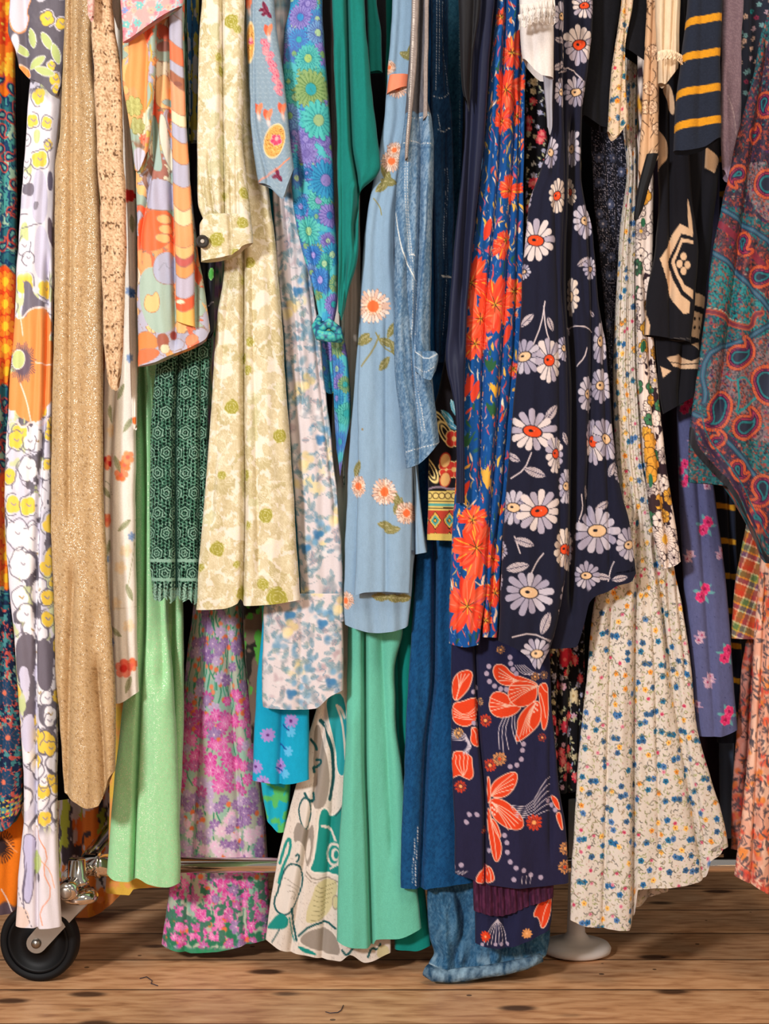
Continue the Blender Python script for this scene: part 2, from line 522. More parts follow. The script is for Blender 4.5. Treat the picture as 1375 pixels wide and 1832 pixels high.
# ------------------------------------------------------------------ the room
def floor_material():
    m, nt, b = new_mat('old_pine_boards')
    N = nt.nodes.new
    tc = N('ShaderNodeTexCoord'); sp = N('ShaderNodeSeparateXYZ'); link(nt, tc, 'Object', sp, 0)
    def math_(op, a=None, c=None, va=None, vc=None):
        n = N('ShaderNodeMath'); n.operation = op
        if a is not None: nt.links.new(a, n.inputs[0])
        if c is not None: nt.links.new(c, n.inputs[1])
        if va is not None: n.inputs[0].default_value = va
        if vc is not None: n.inputs[1].default_value = vc
        return n.outputs[0]
    wob = N('ShaderNodeTexNoise'); wob.inputs['Scale'].default_value = 2.2; link(nt, tc, 'Object', wob, 'Vector')
    yw = math_('ADD', sp.outputs[1], math_('MULTIPLY', wob.outputs[0], vc=.006))
    yy = math_('DIVIDE', math_('ADD', yw, vc=.022), vc=.132)
    pid = math_('FLOOR', yy); fr = math_('FRACT', yy)
    gap = math_('LESS_THAN', math_('ABSOLUTE', math_('SUBTRACT', fr, vc=.5)), vc=.482)
    wn = N('ShaderNodeTexWhiteNoise'); wn.noise_dimensions = '1D'; nt.links.new(pid, wn.inputs['W'])
    off = N('ShaderNodeCombineXYZ'); nt.links.new(math_('MULTIPLY', wn.outputs[0], vc=7.3), off.inputs[0])
    add = N('ShaderNodeVectorMath'); add.operation = 'ADD'; link(nt, tc, 'Object', add, 0); link(nt, off, 0, add, 1)
    mp = N('ShaderNodeMapping'); mp.inputs['Scale'].default_value = (3.6, 15, 1); link(nt, add, 0, mp, 0)
    n1 = N('ShaderNodeTexNoise'); n1.inputs['Scale'].default_value = 5; n1.inputs['Detail'].default_value = 7; n1.inputs['Distortion'].default_value = .3
    link(nt, mp, 0, n1, 'Vector')
    mp2 = N('ShaderNodeMapping'); mp2.inputs['Scale'].default_value = (5, 60, 1); link(nt, add, 0, mp2, 0)
    n2 = N('ShaderNodeTexNoise'); n2.inputs['Scale'].default_value = 9; n2.inputs['Detail'].default_value = 8; n2.inputs['Roughness'].default_value = .65; link(nt, mp2, 0, n2, 'Vector')
    n3 = N('ShaderNodeTexNoise'); n3.inputs['Scale'].default_value = 3.2; n3.inputs['Detail'].default_value = 5; link(nt, add, 0, n3, 'Vector')
    cr = N('ShaderNodeValToRGB'); link(nt, n1, 0, cr, 0)
    e = cr.color_ramp.elements
    e[0].position = .25; e[0].color = lc('a06c48'); e[1].position = .78; e[1].color = lc('efbf92')
    x = e.new(.5); x.color = lc('d6a175')
    def mixc(a, fac, col=None, mode='MIX', colsock=None):
        n = N('ShaderNodeMix'); n.data_type = 'RGBA'; n.blend_type = mode
        nt.links.new(a, n.inputs[6])
        if hasattr(fac, 'links') or hasattr(fac, 'node'): nt.links.new(fac, n.inputs[0])
        else: n.inputs[0].default_value = fac
        if colsock is not None: nt.links.new(colsock, n.inputs[7])
        else: n.inputs[7].default_value = col
        return n.outputs[2]
    def ramp(sock, a, b_):
        r = N('ShaderNodeMapRange'); r.interpolation_type = 'SMOOTHSTEP'; r.inputs[1].default_value = a; r.inputs[2].default_value = b_; nt.links.new(sock, r.inputs[0]); return r.outputs[0]
    c = mixc(cr.outputs[0], math_('MULTIPLY', ramp(n2.outputs[0], .54, .76), vc=.35), lc('6b4630'))
    c = mixc(c, math_('MULTIPLY', ramp(n3.outputs[0], .5, .75), vc=.3), lc('8f6c55'))
    # plank to plank tone
    tone = N('ShaderNodeMapRange'); tone.inputs[3].default_value = .78; tone.inputs[4].default_value = 1.15; link(nt, wn, 0, tone, 0)
    c = mixc(c, 1.0, mode='MULTIPLY', colsock=tone.outputs[0])
    # knots
    mpk = N('ShaderNodeMapping'); mpk.inputs['Scale'].default_value = (8, 17, 1); link(nt, add, 0, mpk, 0)
    vk = N('ShaderNodeTexVoronoi'); vk.inputs['Scale'].default_value = 1; link(nt, mpk, 0, vk, 'Vector')
    kd = math_('ADD', vk.outputs['Distance'], math_('MULTIPLY', n2.outputs[0], vc=.16))
    sepk = N('ShaderNodeSeparateColor'); nt.links.new(vk.outputs['Color'], sepk.inputs[0])
    kk = math_('MULTIPLY', math_('SUBTRACT', va=1.0, c=ramp(kd, .2, .34)), math_('GREATER_THAN', sepk.outputs[0], vc=.15))
    c = mixc(c, math_('MULTIPLY', kk, vc=.9), lc('3a241a'))
    # nail holes and specks
    vs = N('ShaderNodeTexVoronoi'); vs.inputs['Scale'].default_value = 16; link(nt, add, 0, vs, 'Vector')
    c = mixc(c, math_('MULTIPLY', math_('LESS_THAN', vs.outputs['Distance'], vc=.06), vc=.8), lc('2a1a12'))
    g = math_('SUBTRACT', va=1.0, c=gap)
    c = mixc(c, math_('MULTIPLY', g, vc=.85), lc('2b1b13'))
    nt.links.new(c, b.inputs['Base Color'])
    b.inputs['Roughness'].default_value = .42; b.inputs['Specular IOR Level'].default_value = .35
    h = math_('SUBTRACT', math_('MULTIPLY', n2.outputs[0], vc=.25), math_('MULTIPLY', g, vc=1.0))
    bp = N('ShaderNodeBump'); bp.inputs['Strength'].default_value = .5; bp.inputs['Distance'].default_value = .002
    nt.links.new(h, bp.inputs['Height']); link(nt, bp, 0, b, 'Normal')
    return m


def box_obj(name, lo, hi, mat, parent=None, bev=0):
    import bmesh
    bm = bmesh.new(); bmesh.ops.create_cube(bm, size=1)
    for v in bm.verts: v.co = Vector([lo[i] + (v.co[i] + .5) * (hi[i] - lo[i]) for i in range(3)])
    if bev: bmesh.ops.bevel(bm, geom=bm.edges[:], offset=bev, segments=2, affect='EDGES')
    return bm_obj(name, bm, mat, parent, False)


tag(box_obj('floor', (-2.6, -2.6, -.03), (2.6, 1.5, 0), floor_material()), kind='structure')
wallm = plain('dark_painted_plaster', '2b2522', .9, bump=(30, .2))
tag(box_obj('wall_back', (-2.6, 1.4, 0), (2.6, 1.5, 2.7), wallm), kind='structure')
tag(box_obj('baseboard_back', (-2.6, 1.38, 0), (2.6, 1.4, .14), plain('dark_gloss_paint', '35291f', .4), bev=.003), kind='structure')

# ------------------------------------------------------------------ the rolling rack
chrome = plain('polished_chrome', 'e6dfd8', .12, 1.0)
zinc = plain('zinc_plated_steel', '9c968e', .34, 1.0)
rubber = plain('black_tyre_rubber', '101012', .6, 0, .2)
hubp = plain('black_hub_plastic', '0c0c0e', .5, 0, .2)
rack = empty('clothes_rack', (0, .05, 0), 'chrome wheeled clothes rail whose base bar runs low behind the hanging clothes', 'clothes rack')
BZ = .146


def lathe(profile, axis_o, axis, seg=48):
    """profile of (radius, along) swept round an axis"""
    import bmesh
    ax = Vector(axis).normalized(); s = ax.orthogonal().normalized(); t = ax.cross(s); bm = bmesh.new()
    rings = []
    for r, h in profile:
        rings.append([bm.verts.new(Vector(axis_o) + ax * h + (s * math.cos(2 * PI * k / seg) + t * math.sin(2 * PI * k / seg)) * max(r, 1e-5)) for k in range(seg)])
    for a, b in zip(rings[:-1], rings[1:]):
        for k in range(seg):
            bm.faces.new((a[k], a[(k + 1) % seg], b[(k + 1) % seg], b[k]))
    bmesh.ops.recalc_face_normals(bm, faces=bm.faces[:])
    return bm


xl = px(150, 0, .03)[0]; xr = px(1560, 0, .05)[0]
jl = Vector(px(132, 1588, .02))        # front corner of the foot of the rack
bm_obj('base_bar', tube_mesh([(xl + .02, .056, BZ), (xr, .056, BZ)], .0105, 24), chrome, rack)
bm_obj('foot_tube', tube_mesh([(jl.x, -.005, BZ - .02), (jl.x + .004, .10, BZ), (jl.x + .0, .28, BZ)], .0095, 20), chrome, rack)
bm_obj('foot_tube', tube_mesh([(xr, -.03, BZ), (xr, .28, BZ)], .0095, 20), chrome, rack)
bm_obj('collar', merge(tube_mesh([(xl - .004, .056, BZ), (xl + .034, .056, BZ)], .0150, 24), tube_mesh([(xl + .012, .056, BZ), (xl + .018, .056, BZ)], .0175, 24)), chrome, rack)
bm_obj('collar', merge(tube_mesh([(jl.x, .016, BZ - .012), (jl.x + .002, .052, BZ - .003)], .0145, 24), tube_mesh([(jl.x, .022, BZ - .012), (jl.x, .028, BZ - .011)], .0168, 24)), chrome, rack)
# the elbow with its round end cap facing out
c0 = Vector(px(124, 1590, -.012))
bm_obj('elbow', merge(lathe([(0, -.016), (.0085, -.016), (.0125, -.013), (.0133, -.006), (.0133, .0), (.0118, .002), (.0118, .03), (0, .03)], c0, (.12, 1, .1), 32)), chrome, rack)
bm_obj('end_plug', lathe([(0, -.019), (.005, -.0185), (.0085, -.0165), (.0085, -.012), (0, -.012)], c0, (.12, 1, .1), 32), plain('brushed_plug', 'b9b2aa', .3, .9), rack)
st = Vector(px(137, 1566, .012))
bm_obj('upright_socket', lathe([(0, 0), (.0165, 0), (.0165, .006), (.0125, .010), (.0118, .034), (0, .034)], (st.x, st.y, st.z - .012), (0, 0, 1), 32), chrome, rack)

# castor
W0 = Vector(px(72, 1685, .018)); RW = .0535; W0.z = RW
ca = empty('castor', (W0.x, W0.y, 0), None, None); ca.parent = rack; ca.matrix_parent_inverse = Matrix.Translation(-rack.location)
axd = Vector((.10, 1, 0)).normalized()


def child(name, bm, mat):
    o = bm_obj(name, bm, mat); o.parent = ca
    o.matrix_parent_inverse = Matrix.Translation(-ca.location)
    return o


child('tyre', lathe([(.043, -.011), (.047, -.0135), (.0515, -.012), (RW, -.007), (RW, .007), (.0515, .012), (.043, .0125), (.043, -.011)], W0, axd, 72), rubber)
child('wheel_hub', lathe([(0, -.0095), (.012, -.0095), (.0125, -.006), (.036, -.0055), (.038, -.0095), (.043, -.010), (.0435, .010), (0, .010)], W0, axd, 64), hubp)


def fork(side):
    import bmesh
    bm = bmesh.new()
    off = axd * (-.0150 if side else .0150)
    top = Vector(px(143, 1608, 0)); tz = top.z
    outline = []
    a = Vector((W0.x, 0, W0.z)); r = .0135
    tx = Vector((top.x - .024, 0, tz)), Vector((top.x + .017, 0, tz))
    dirn = (Vector((top.x, 0, tz)) - a).normalized(); pn = Vector((-dirn.z, 0, dirn.x))
    for k in range(13):
        th = PI * k / 12
        outline.append(a + pn * (r * math.cos(th)) - dirn * (r * math.sin(th)))
    outline += [tx[1], tx[0]]
    f = [bm.verts.new(Vector((p.x, W0.y, p.z)) + off + Vector((0, -.001, 0))) for p in outline]
    g = [bm.verts.new(Vector((p.x, W0.y, p.z)) + off + Vector((0, .0015, 0))) for p in outline]
    bm.faces.new(f); bm.faces.new(g[::-1]); n = len(f)
    for k in range(n): bm.faces.new((f[k], g[k], g[(k + 1) % n], f[(k + 1) % n]))
    bmesh.ops.recalc_face_normals(bm, faces=bm.faces[:])
    return bm


fk = child('fork', merge(fork(True), fork(False)), zinc)
for p in fk.data.polygons: p.use_smooth = False
tp = Vector(px(143, 1606, .018)); tp.y = W0.y
child('swivel', lathe([(0, -.004), (.023, -.004), (.0245, 0), (.0245, .004), (.021, .009), (.015, .012), (0, .012)], tp, (0, 0, 1), 48), chrome)
child('axle_bolt', lathe([(0, -.0215), (.0035, -.021), (.0062, -.019), (.0066, -.0165), (0, -.016)], W0, axd, 28), zinc)

# white round foot of something standing behind the rack
ft = Vector(px(1030, 1668, .14))
wp = plain('white_plastic', 'e4dfdd', .45)
o = bm_obj('stand_base', lathe([(0, 0.001), (.042, .001), (.049, .004), (.05, .009), (.047, .014), (.036, .018), (.02, .021), (.013, .03), (.011, .10), (.011, .22), (0, .22)], (ft.x, .14, 0), (0, 0, 1), 56), wp)
tag(o, 'white rounded plastic base standing on the floor behind the small flowered skirt', 'stand')


def thread_bm(pts, r):
    return tube_mesh([px(*p) for p in pts], r, 6)


for pts, lab in (([(250, 0), (262, 0), (272, 0), (270, 0), (282, 0)], 'short curled dark thread lying on the boards below the pink flowered skirt'),
                 ([(582, 0), (590, 0), (604, 0), (610, 0), (614, 0)], 'loose dark thread lying on the boards at the bottom edge of the picture')):
    P = []
    base = 1752 if pts[0][0] < 400 else 1812
    dyv = [0, -3, 4, 9, 13] if pts[0][0] < 400 else [0, 2, 1, -3, -12]
    for (x, _), dy in zip(pts, dyv):
        d = CZ * 2 / (K * (base + dy - 916)); P.append(((x - 687.5) * K * d / 2, d - 2, .0012))
    tag(bm_obj('loose_thread', tube_mesh(P, .0006, 6), plain('thread_cotton', '2e2a38', .9)), lab, 'thread')
# ------------------------------------------------------------------ prints, left half
def weave(p, amt=.03, fx=3., fy=9., seed=1):
    p.c *= (1 + amt * (fbm(p.S / fx, p.T / fy, seed) - .5) * 2)[:, None]


def pr_bouquet(p, grey='6a6570'):
    """large pale flowers outlined in grey, with yellow buds"""
    p.fill('d6d4e4')
    p.mix(smooth(.5, .54, fbm(p.S / 30, p.T / 60, 77)), 'e6e3ec')
    n = fbm(p.S / 26, p.T / 44, 4); n2 = fbm(p.S / 9, p.T / 12, 8)
    p.mix(smooth(.62, .63, n + (n2 - .5) * .12), grey)
    p.mix(smooth(.60, .63, fbm(p.S / 22, p.T / 60, 31)) * .8, 'ccd79a')
    for k, (x, y, R) in enumerate(p.grid(50, 11, .8, 44)):
        if y > 1000 and R.random() < .4: p.ell(x, y, 22, 26, .3, grey, raw=True, soft=2)
        c = R.choice(['f2cf56', 'f0eef2', 'ebe9f0', 'f1eff3'])
        blob(p, x, y, R.uniform(16, 27), c, R, raw=True)
        if R.random() < .6: p.stroke([(x - 14, y + 20), (x + R.uniform(-8, 8), y + 30), (x + R.uniform(-6, 20), y + 40)], 2.2, '77727f', raw=True, taper=True)


def bouquet_body(p):
    pr_bouquet(p)
    P = p.poly
    k = smooth(150, 180, p.T) * (1 - smooth(480, 500, p.T)); p.mix(k, 'e6e2ea')
    P([(62, 300), (84, 310), (84, 400), (58, 400), (56, 340)], 'c9c6da'); P([(34, 350), (60, 345), (60, 372), (34, 374)], 'cfccde'); P([(62, 405), (82, 400), (84, 500), (60, 500)], 'cfcce2')
    for pts in ([(60, 230), (72, 232), (70, 255), (60, 256)], [(46, 290), (58, 296), (54, 318), (40, 318)], [(36, 400), (50, 395), (50, 450), (34, 450)]): P(pts, 'c9d598')
    P([(40, 330), (60, 324), (60, 352), (38, 346)], '77717f'); P([(60, 360), (70, 360), (66, 376), (60, 376)], '8b8694'); P([(84, 380), (92, 400), (94, 450), (84, 430)], '6a5c66'); P([(84, 305), (92, 305), (92, 340), (84, 340)], '6a6478')
    for x, y, r in ((70, 172, 18), (58, 215, 14), (84, 220, 13), (88, 258, 10), (70, 285, 18), (84, 262, 9)): blob(p, x, y, r, 'f5cf58')
    for x, y, r in ((46, 250, 12), (46, 290, 10), (44, 318, 13), (42, 440, 17), (50, 462, 12)): blob(p, x, y, r, 'eeecf1')
    for pts in ([(34, 410), (52, 404), (78, 398)], [(33, 384), (40, 382), (50, 383)]): p.stroke(pts, 2.2, '77727f', taper=True)
    P([(40, 500), (56, 505), (60, 530), (80, 545), (60, 556), (44, 600), (36, 560), (44, 530)], '77717f')
    for x, y, rr in ((40, 600, 40), (72, 585, 42), (66, 640, 44), (70, 690, 46), (34, 700, 40), (58, 725, 34), (88, 640, 34)): p.flower(x, y, rr, 4, 'f39a55', .1, .6, x, oc=None)
    p.stroke([(24, 560), (36, 572), (50, 556), (66, 548), (92, 552)], 3, 'f0dcd8'); p.stroke([(10, 758), (28, 752), (40, 768), (56, 752), (70, 764), (84, 748)], 3.5, 'efd9d6')
    for a in range(48):
        t = a / 48 * 2 * PI; q = 1 + .12 * math.sin(a * 5)
        p.stroke([(40 + 8 * math.cos(t), 648 + 10 * math.sin(t)), (40 + 22 * q * math.cos(t), 648 + 34 * q * math.sin(t))], 1.6, '6d5a68')
    p.ell(40, 648, 17, 25, 0, '6d5a68', soft=3); p.ell(32, 643, 12, 17, .1, 'c8d48a', oc='efe7e2')
    p.stroke([(40, 600), (38, 580), (34, 560)], 2, 'f6dccb'); p.stroke([(62, 648), (80, 652), (90, 650)], 2.2, 'f6e3d6'); p.stroke([(36, 686), (48, 720), (54, 752)], 2.6, 'f6dccb')
    for x, y, r in ((28, 788, 18), (84, 778, 12), (14, 852, 16), (50, 905, 20), (84, 830, 12), (82, 1070, 16), (84, 1108, 16), (92, 1042, 10), (66, 1318, 17), (90, 1340, 14), (66, 1362, 15), (90, 1395, 12), (76, 1415, 17), (80, 1465, 16)): blob(p, x, y, r, 'f4cf4f')
    for x, y, r in ((52, 790, 16), (50, 838, 24), (30, 955, 28), (58, 965, 26), (40, 1010, 30), (62, 1060, 22), (46, 1100, 20), (84, 1250, 14), (88, 1290, 12), (84, 1210, 12), (78, 1400, 10)): blob(p, x, y, r, 'eeecf0')
    for pts in ([(24, 1140), (60, 1130), (62, 1200), (34, 1240)], [(62, 1150), (92, 1140), (96, 1230), (70, 1240)], [(40, 1260), (60, 1240), (60, 1290), (44, 1300)]): P(pts, '6f6874')
    P([(36, 1190), (52, 1196), (54, 1236), (40, 1240), (34, 1215)], 'd0cde4'); P([(30, 1250), (46, 1250), (46, 1275), (32, 1272)], 'c8d598'); P([(36, 1290), (58, 1270), (60, 1340), (40, 1350)], 'd0cde4')
    k = smooth(1470, 1500, p.T); p.mix(k, 'e5dfe6')
    P([(40, 1490), (62, 1500), (60, 1560), (52, 1625), (38, 1600), (46, 1560)], 'c3bfe0', oc='7a7388', ow=2); P([(60, 1520), (76, 1530), (72, 1560), (60, 1570)], 'c8d598')
    P([(64, 1560), (72, 1564), (70, 1580), (63, 1580)], '77707c'); p.stroke([(48, 1540), (44, 1570), (40, 1600), (44, 1640)], 2.6, '6b6478', taper=True)
    p.stroke([(70, 1460), (66, 1490), (86, 1530), (76, 1556), (94, 1600), (70, 1630), (76, 1655)], 1.8, 'ef9a74'); p.stroke([(74, 1540), (90, 1560), (96, 1590)], 1.6, 'efae8a')
    P([(26, 1620), (50, 1625), (54, 1662), (24, 1662)], 'e6cfc4'); p.stroke([(30, 1590), (40, 1620), (56, 1660)], 1.5, '5a5360', dash=9)


def bouquet_sleeve(p):
    p.fill('67626c'); p.mix(smooth(.5, .6, fbm(p.S / 12, p.T / 18, 3)) * .35, '57525c')
    p.poly([(14, -20), (60, -10), (44, 20), (52, 32), (34, 62), (16, 44)], 'd3d0dc', oc='ef9c62', ow=2.5); p.poly([(58, -30), (120, -30), (116, 4), (90, -6), (66, 10)], 'cfccd8')
    for x, y, r in ((84, 34, 16), (110, 42, 12), (98, 142, 14), (92, 118, 10), (100, 160, 10)): blob(p, x, y, r, 'f2cd48', oc='ded9e2')
    for x, y, a in ((57, 68, 1.35), (84, 74, 1.05), (38, 88, .5), (66, 112, 2.5), (80, 128, .3), (100, 96, 1.3)):
        p.leaf(x, y, 19, 7.5, a, 'bccb82', oc='e3e1e6')
    p.poly([(22, 112), (48, 118), (56, 140), (36, 134)], 'f1924e', oc='fbe3d4'); p.ell(24, 80, 9, 22, .2, 'eae7ee', oc='8d8894')


def pr_teal_paisley(p):
    p.fill('2d6d78')
    n = fbm(p.S / 16, p.T / 22, 5)
    for a, c in ((.42, '1d3d63'), (.52, '4b9a94'), (.60, '23496e'), (.66, '9fc2a8')): p.mix(smooth(a, a + .02, n), c)
    for y in (70, 110, 20, 140): p.flower(10, y, 34, 7, 'f07a1c', .3, .6, y, cc='f8b52c', oc='c2330f')
    p.mix((p.T < 148) * .0, 'f07a1c')
    k = (p.T < 148); p.mix(k * 1., 'e8701f'); 
    for x, y, R in p.grid(26, 3, .9, 30):
        if y < 140: p.flower(x, y, 15, 6, R.choice(['f9b233', 'f6962a', 'd8431a']), .4, .6, R.random() * 6, cc='f8d34c', raw=True)
        elif 480 < y < 690 or 860 < y < 1060: pass
        elif R.random() < .8:
            p.paisley(x, y, 15, R.random() * 6, 1, [(0, 'c94f43'), (2.5, '17375b'), (6, '6fb0a6')], raw=True)
    for a, b in ((478, 690), (850, 1050)):
        k = smooth(a, a + 6, p.T + 8 * np.sin(p.S / 8)) * (1 - smooth(b, b + 6, p.T + 8 * np.sin(p.S / 8)))
        p.mix(k, 'ee5a24')
        for j in range(5):
            yy = a + 25 + j * 40
            if yy < b: p.flower(8, yy, 22, 8, 'f7902c', .4, .6, j, cc='f8c433', rc=.4, oc='d23a20', ow=2)
    k = smooth(1070, 1078, p.T) * (1 - smooth(1460, 1490, p.T)); p.mix(k * (fbm(p.S / 8, p.T / 9, 3) > .42), '1d2c4c')
    p.mix(k * (fbm(p.S / 6, p.T / 7, 13) > .6), 'cf5b52'); p.mix(k * (fbm(p.S / 7, p.T / 9, 23) > .62), '4c8f93')
    for x, y in ((8, 1240), (14, 1320), (6, 1400)): p.flower(x, y, 26, 12, '23486b', .3, .6, oc='df6a55', cc='e87b5f')
    for y in range(1440, 1475, 9): p.stroke([(-10, y), (34, y - 14)], 3, 'd8b93c', dash=8)


def pr_orange_poppy(p):
    p.fill('f07d1c'); weave(p)
    for a in range(30):
        t = a / 30 * 2 * PI; p.stroke([(2, 1515), (2 + 22 * math.cos(t), 1515 + 30 * math.sin(t))], 2, '3a2a2c')
    p.stroke([(8, 1500), (22, 1520), (30, 1525)], 2.5, 'f8a566')
    p.mix(smooth(1615, 1622, p.T + 5 * np.sin(p.S / 6)), '5d4a52')
    p.stroke([(2, 1590), (12, 1610), (20, 1632)], 2, 'f2dfd5')


def pr_gold(p):
    p.fill('b8986d'); p.mix((fbm(p.S / 3, p.T / 1.6, 2) - .3), 'd2b78b'); p.mix(smooth(.55, .8, fbm(p.S / 2., p.T / 2., 9)), '93734c')


def pr_tan_crochet(p):
    p.fill('cdab88')
    n = vnoise(p.S / 2.0, p.T / 2.4, 3); m = fbm(p.S / 4, p.T / 3, 23, 2)
    p.mix(smooth(.45, .8, n) * .8, 'e8cba6'); p.mix(smooth(.34, .1, n) * .7, 'a07c55'); p.mix(smooth(.64, .78, m) * .5, '8a6544')
    g = p.T % 44
    p.mix((g < 15) * smooth(.68, .78, vnoise(p.S / 2.6, p.T / 4.2, 8)) * .85, '5a3e28')
    for y in range(12, 690, 49):
        for dx in (-8, 9):
            p.ell(196 + dx + (y % 3), y, 1.6, 4.0, .2, '2c1a10'); p.ell(201 + dx, y + 25, 1.1, 2.6, 1.2, '5a3a24')


def pr_white_poppies(p):
    p.fill('ece6dc'); weave(p, .02)
    R = random.Random(5)
    for x, y, c in ((190, 827, 'd82f33'), (228, 350, 'd93a36'), (222, 832, 'f08a54'), (228, 818, 'f3a06e'), (221, 1197, 'e9564a'), (216, 850, 'f3824e'), (236, 1190, 'f07a52'), (190, 930, 'f2b9a5')):
        p.flower(x, y, 15, 5, c, .25, .6, x, cc='e8705a', rc=.35, soft=3, c2='f2956c')
    p.flower(221, 1196, 19, 5, 'ee6a55', .25, .6, 1, cc='d9362f', rc=.45, soft=3, c2='f4907a')
    for x, y in ((232, 520), (235, 960), (187, 1000), (232, 640), (200, 1150)):
        p.flower(x, y, 11, 6, '6d8fc4', .4, .6, x, soft=3, al=.8, cc='3c66a8')
    for x, y in ((215, 1015), (225, 985), (198, 770), (207, 1080), (230, 1120)):
        p.flower(x, y, 15, 5, 'f1d9b5', .3, .6, x, soft=4, al=.8, cc='e9c490')
    for x, y, a in ((216, 700, 2), (197, 740, 1.4), (228, 760, 2.2), (222, 940, 2.4), (231, 1060, 1.2), (229, 1225, 1.9), (205, 1130, .6), (188, 880, .8), (192, 980, 1.9), (210, 830, 1.2), (236, 400, 1.5)):
        p.leaf(x, y, 17, 5.5, a, 'a9ad8c', vc='8a8f6c', al=.9)
    p.stroke([(186, 860), (196, 868), (200, 885)], 1.3, '8a8f78'); p.stroke([(240, 930), (236, 1000), (228, 1050)], 1.2, 'a9ad8c')
    p.stroke([(195, 1090), (243, 1086)], 1.2, 'cfc8b9')


PAL70 = [(3, 'a3b9aa'), (3, 'b4b3c6'), (2.4, 'f2a06a'), (1.3, 'ee7350'), (1.6, 'f6bf7d'), (.7, 'a76f62'), (.9, 'e9dcc0'), (.6, 'd5c26a'), (1, '9fb7b3')]


def pr_seventies(p, seed=3):
    p.cells(34, seed, PAL70, line='9a7a66', lw=.9, warp=1.1, wf=40, sy=52)
    p.mix(smooth(.5, .52, fbm(p.S / 16, p.T / 34, seed)) * .0, 'a3b9aa')
    for x, y, R in p.grid(40, seed + 4, .9, 44):
        t = R.random()
        if t < .2: p.flower(x, y, R.uniform(9, 13), 6, R.choice(['f6a763', 'ef7a55', 'f5c787']), .45, .7, R.random() * 6, oc='9a6a50', ow=1, raw=True)
        elif t < .9:
            c = R.choice(['8f6a5c', 'e9dcc0', 'ef8a5a', 'a3b9aa', 'b4b3c6', 'f6bf7d']); sg = R.choice([-1, 1])
            for k in (0, 1): p.stroke([(x, y), (x + sg * 12, y + 14), (x + sg * 8, y + 32), (x - sg * 6, y + 46)], 9 - 7 * k, (c, '9a7a66')[k], raw=True, taper=True, al=1 - .4 * k)


def seventies_body(p):
    pr_seventies(p)
    P = p.poly; L = '9a7a66'
    P([(244, 500), (270, 470), (300, 500), (318, 560), (300, 600), (262, 590)], 'a6bcae'); P([(318, 100), (334, 120), (330, 240), (316, 230)], 'a6bcae')
    P([(262, 330), (280, 318), (310, 330), (312, 372), (280, 378), (258, 366)], 'b3b2c8', oc=L, ow=1)
    P([(244, 392), (262, 378), (300, 376), (312, 392), (300, 440), (268, 452), (246, 436)], 'ec7044', oc=L, ow=1)
    for x, y in ((294, 392), (298, 410), (292, 426)): p.ell(x, y, 15, 8, .1, 'f3b678', oc=L, ow=.8)
    P([(280, 456), (304, 448), (318, 470), (314, 506), (286, 510), (272, 486)], 'aeb1c6', oc=L, ow=1); p.stroke([(284, 484), (296, 466), (298, 480), (308, 476)], 1.2, '8e93a2')
    P([(262, 524), (272, 532), (280, 520), (286, 536), (284, 556), (268, 560), (256, 548)], 'f3bf80', oc='b07a50', ow=1)
    P([(284, 200), (296, 210), (300, 250), (312, 300), (302, 304), (286, 260)], 'e2ddcc', oc='8d9f98', ow=1); P([(270, 200), (282, 210), (286, 270), (292, 310), (270, 300)], '9cb6ae', oc=L, ow=.8)
    P([(278, 140), (298, 130), (306, 160), (314, 188), (290, 196), (276, 180)], 'f3c084', oc=L, ow=.8); P([(286, 182), (300, 174), (314, 182), (300, 190)], '9fb9b4', oc='b08a5c', ow=1); P([(280, 40), (300, 48), (306, 66), (286, 72)], 'dd6a50', oc=L, ow=.8); P([(280, 78), (300, 70), (306, 86), (282, 94)], '9c685c', oc=L, ow=.8)
    for pts, c in (([(243, 600), (262, 590), (280, 604), (284, 620), (262, 630), (243, 626)], 'ec8a4c'), ([(243, 628), (270, 622), (290, 630), (270, 646), (243, 655)], 'e9764a'), ([(280, 600), (296, 596), (304, 612), (292, 630), (282, 620)], 'a3604c'), ([(300, 610), (318, 604), (330, 612), (326, 624), (304, 630)], 'b4b6cb'), ([(330, 604), (346, 596), (356, 604), (350, 614), (334, 620)], 'ef9068'), ([(304, 596), (310, 590), (316, 598), (312, 608), (305, 606)], '9c4a44'), ([(286, 618), (302, 616), (304, 630), (290, 634)], 'e0d2ae')):
        P(pts, c, oc=L, ow=.9)


def seventies_sleeve(p):
    pr_seventies(p, 9)
    p.ell(250, 110, 22, 60, -.1, 'f5a05f', soft=1); p.ell(238, 130, 16, 30, .3, 'f5a05f'); p.ell(255, 165, 12, 36, -.1, 'f5a05f')
    p.flower(238, 190, 20, 7, 'c3c27a', .3, .6, oc='8d8a4a', vc='9c9a55'); p.flower(246, 225, 17, 6, 'b9bd80', .3, .6, 1, oc='8d8a4a', vc='9c9a55')
    for y in (80, 150, 215): p.stroke([(268, y), (272, y + 20), (262, y + 44)], 4, 'd0a94e')
    p.flower(256, 247, 12, 8, 'ef8d72', .4, .6, cc='d8473a'); p.ell(249, 285, 15, 22, 0, 'c6c4d4')


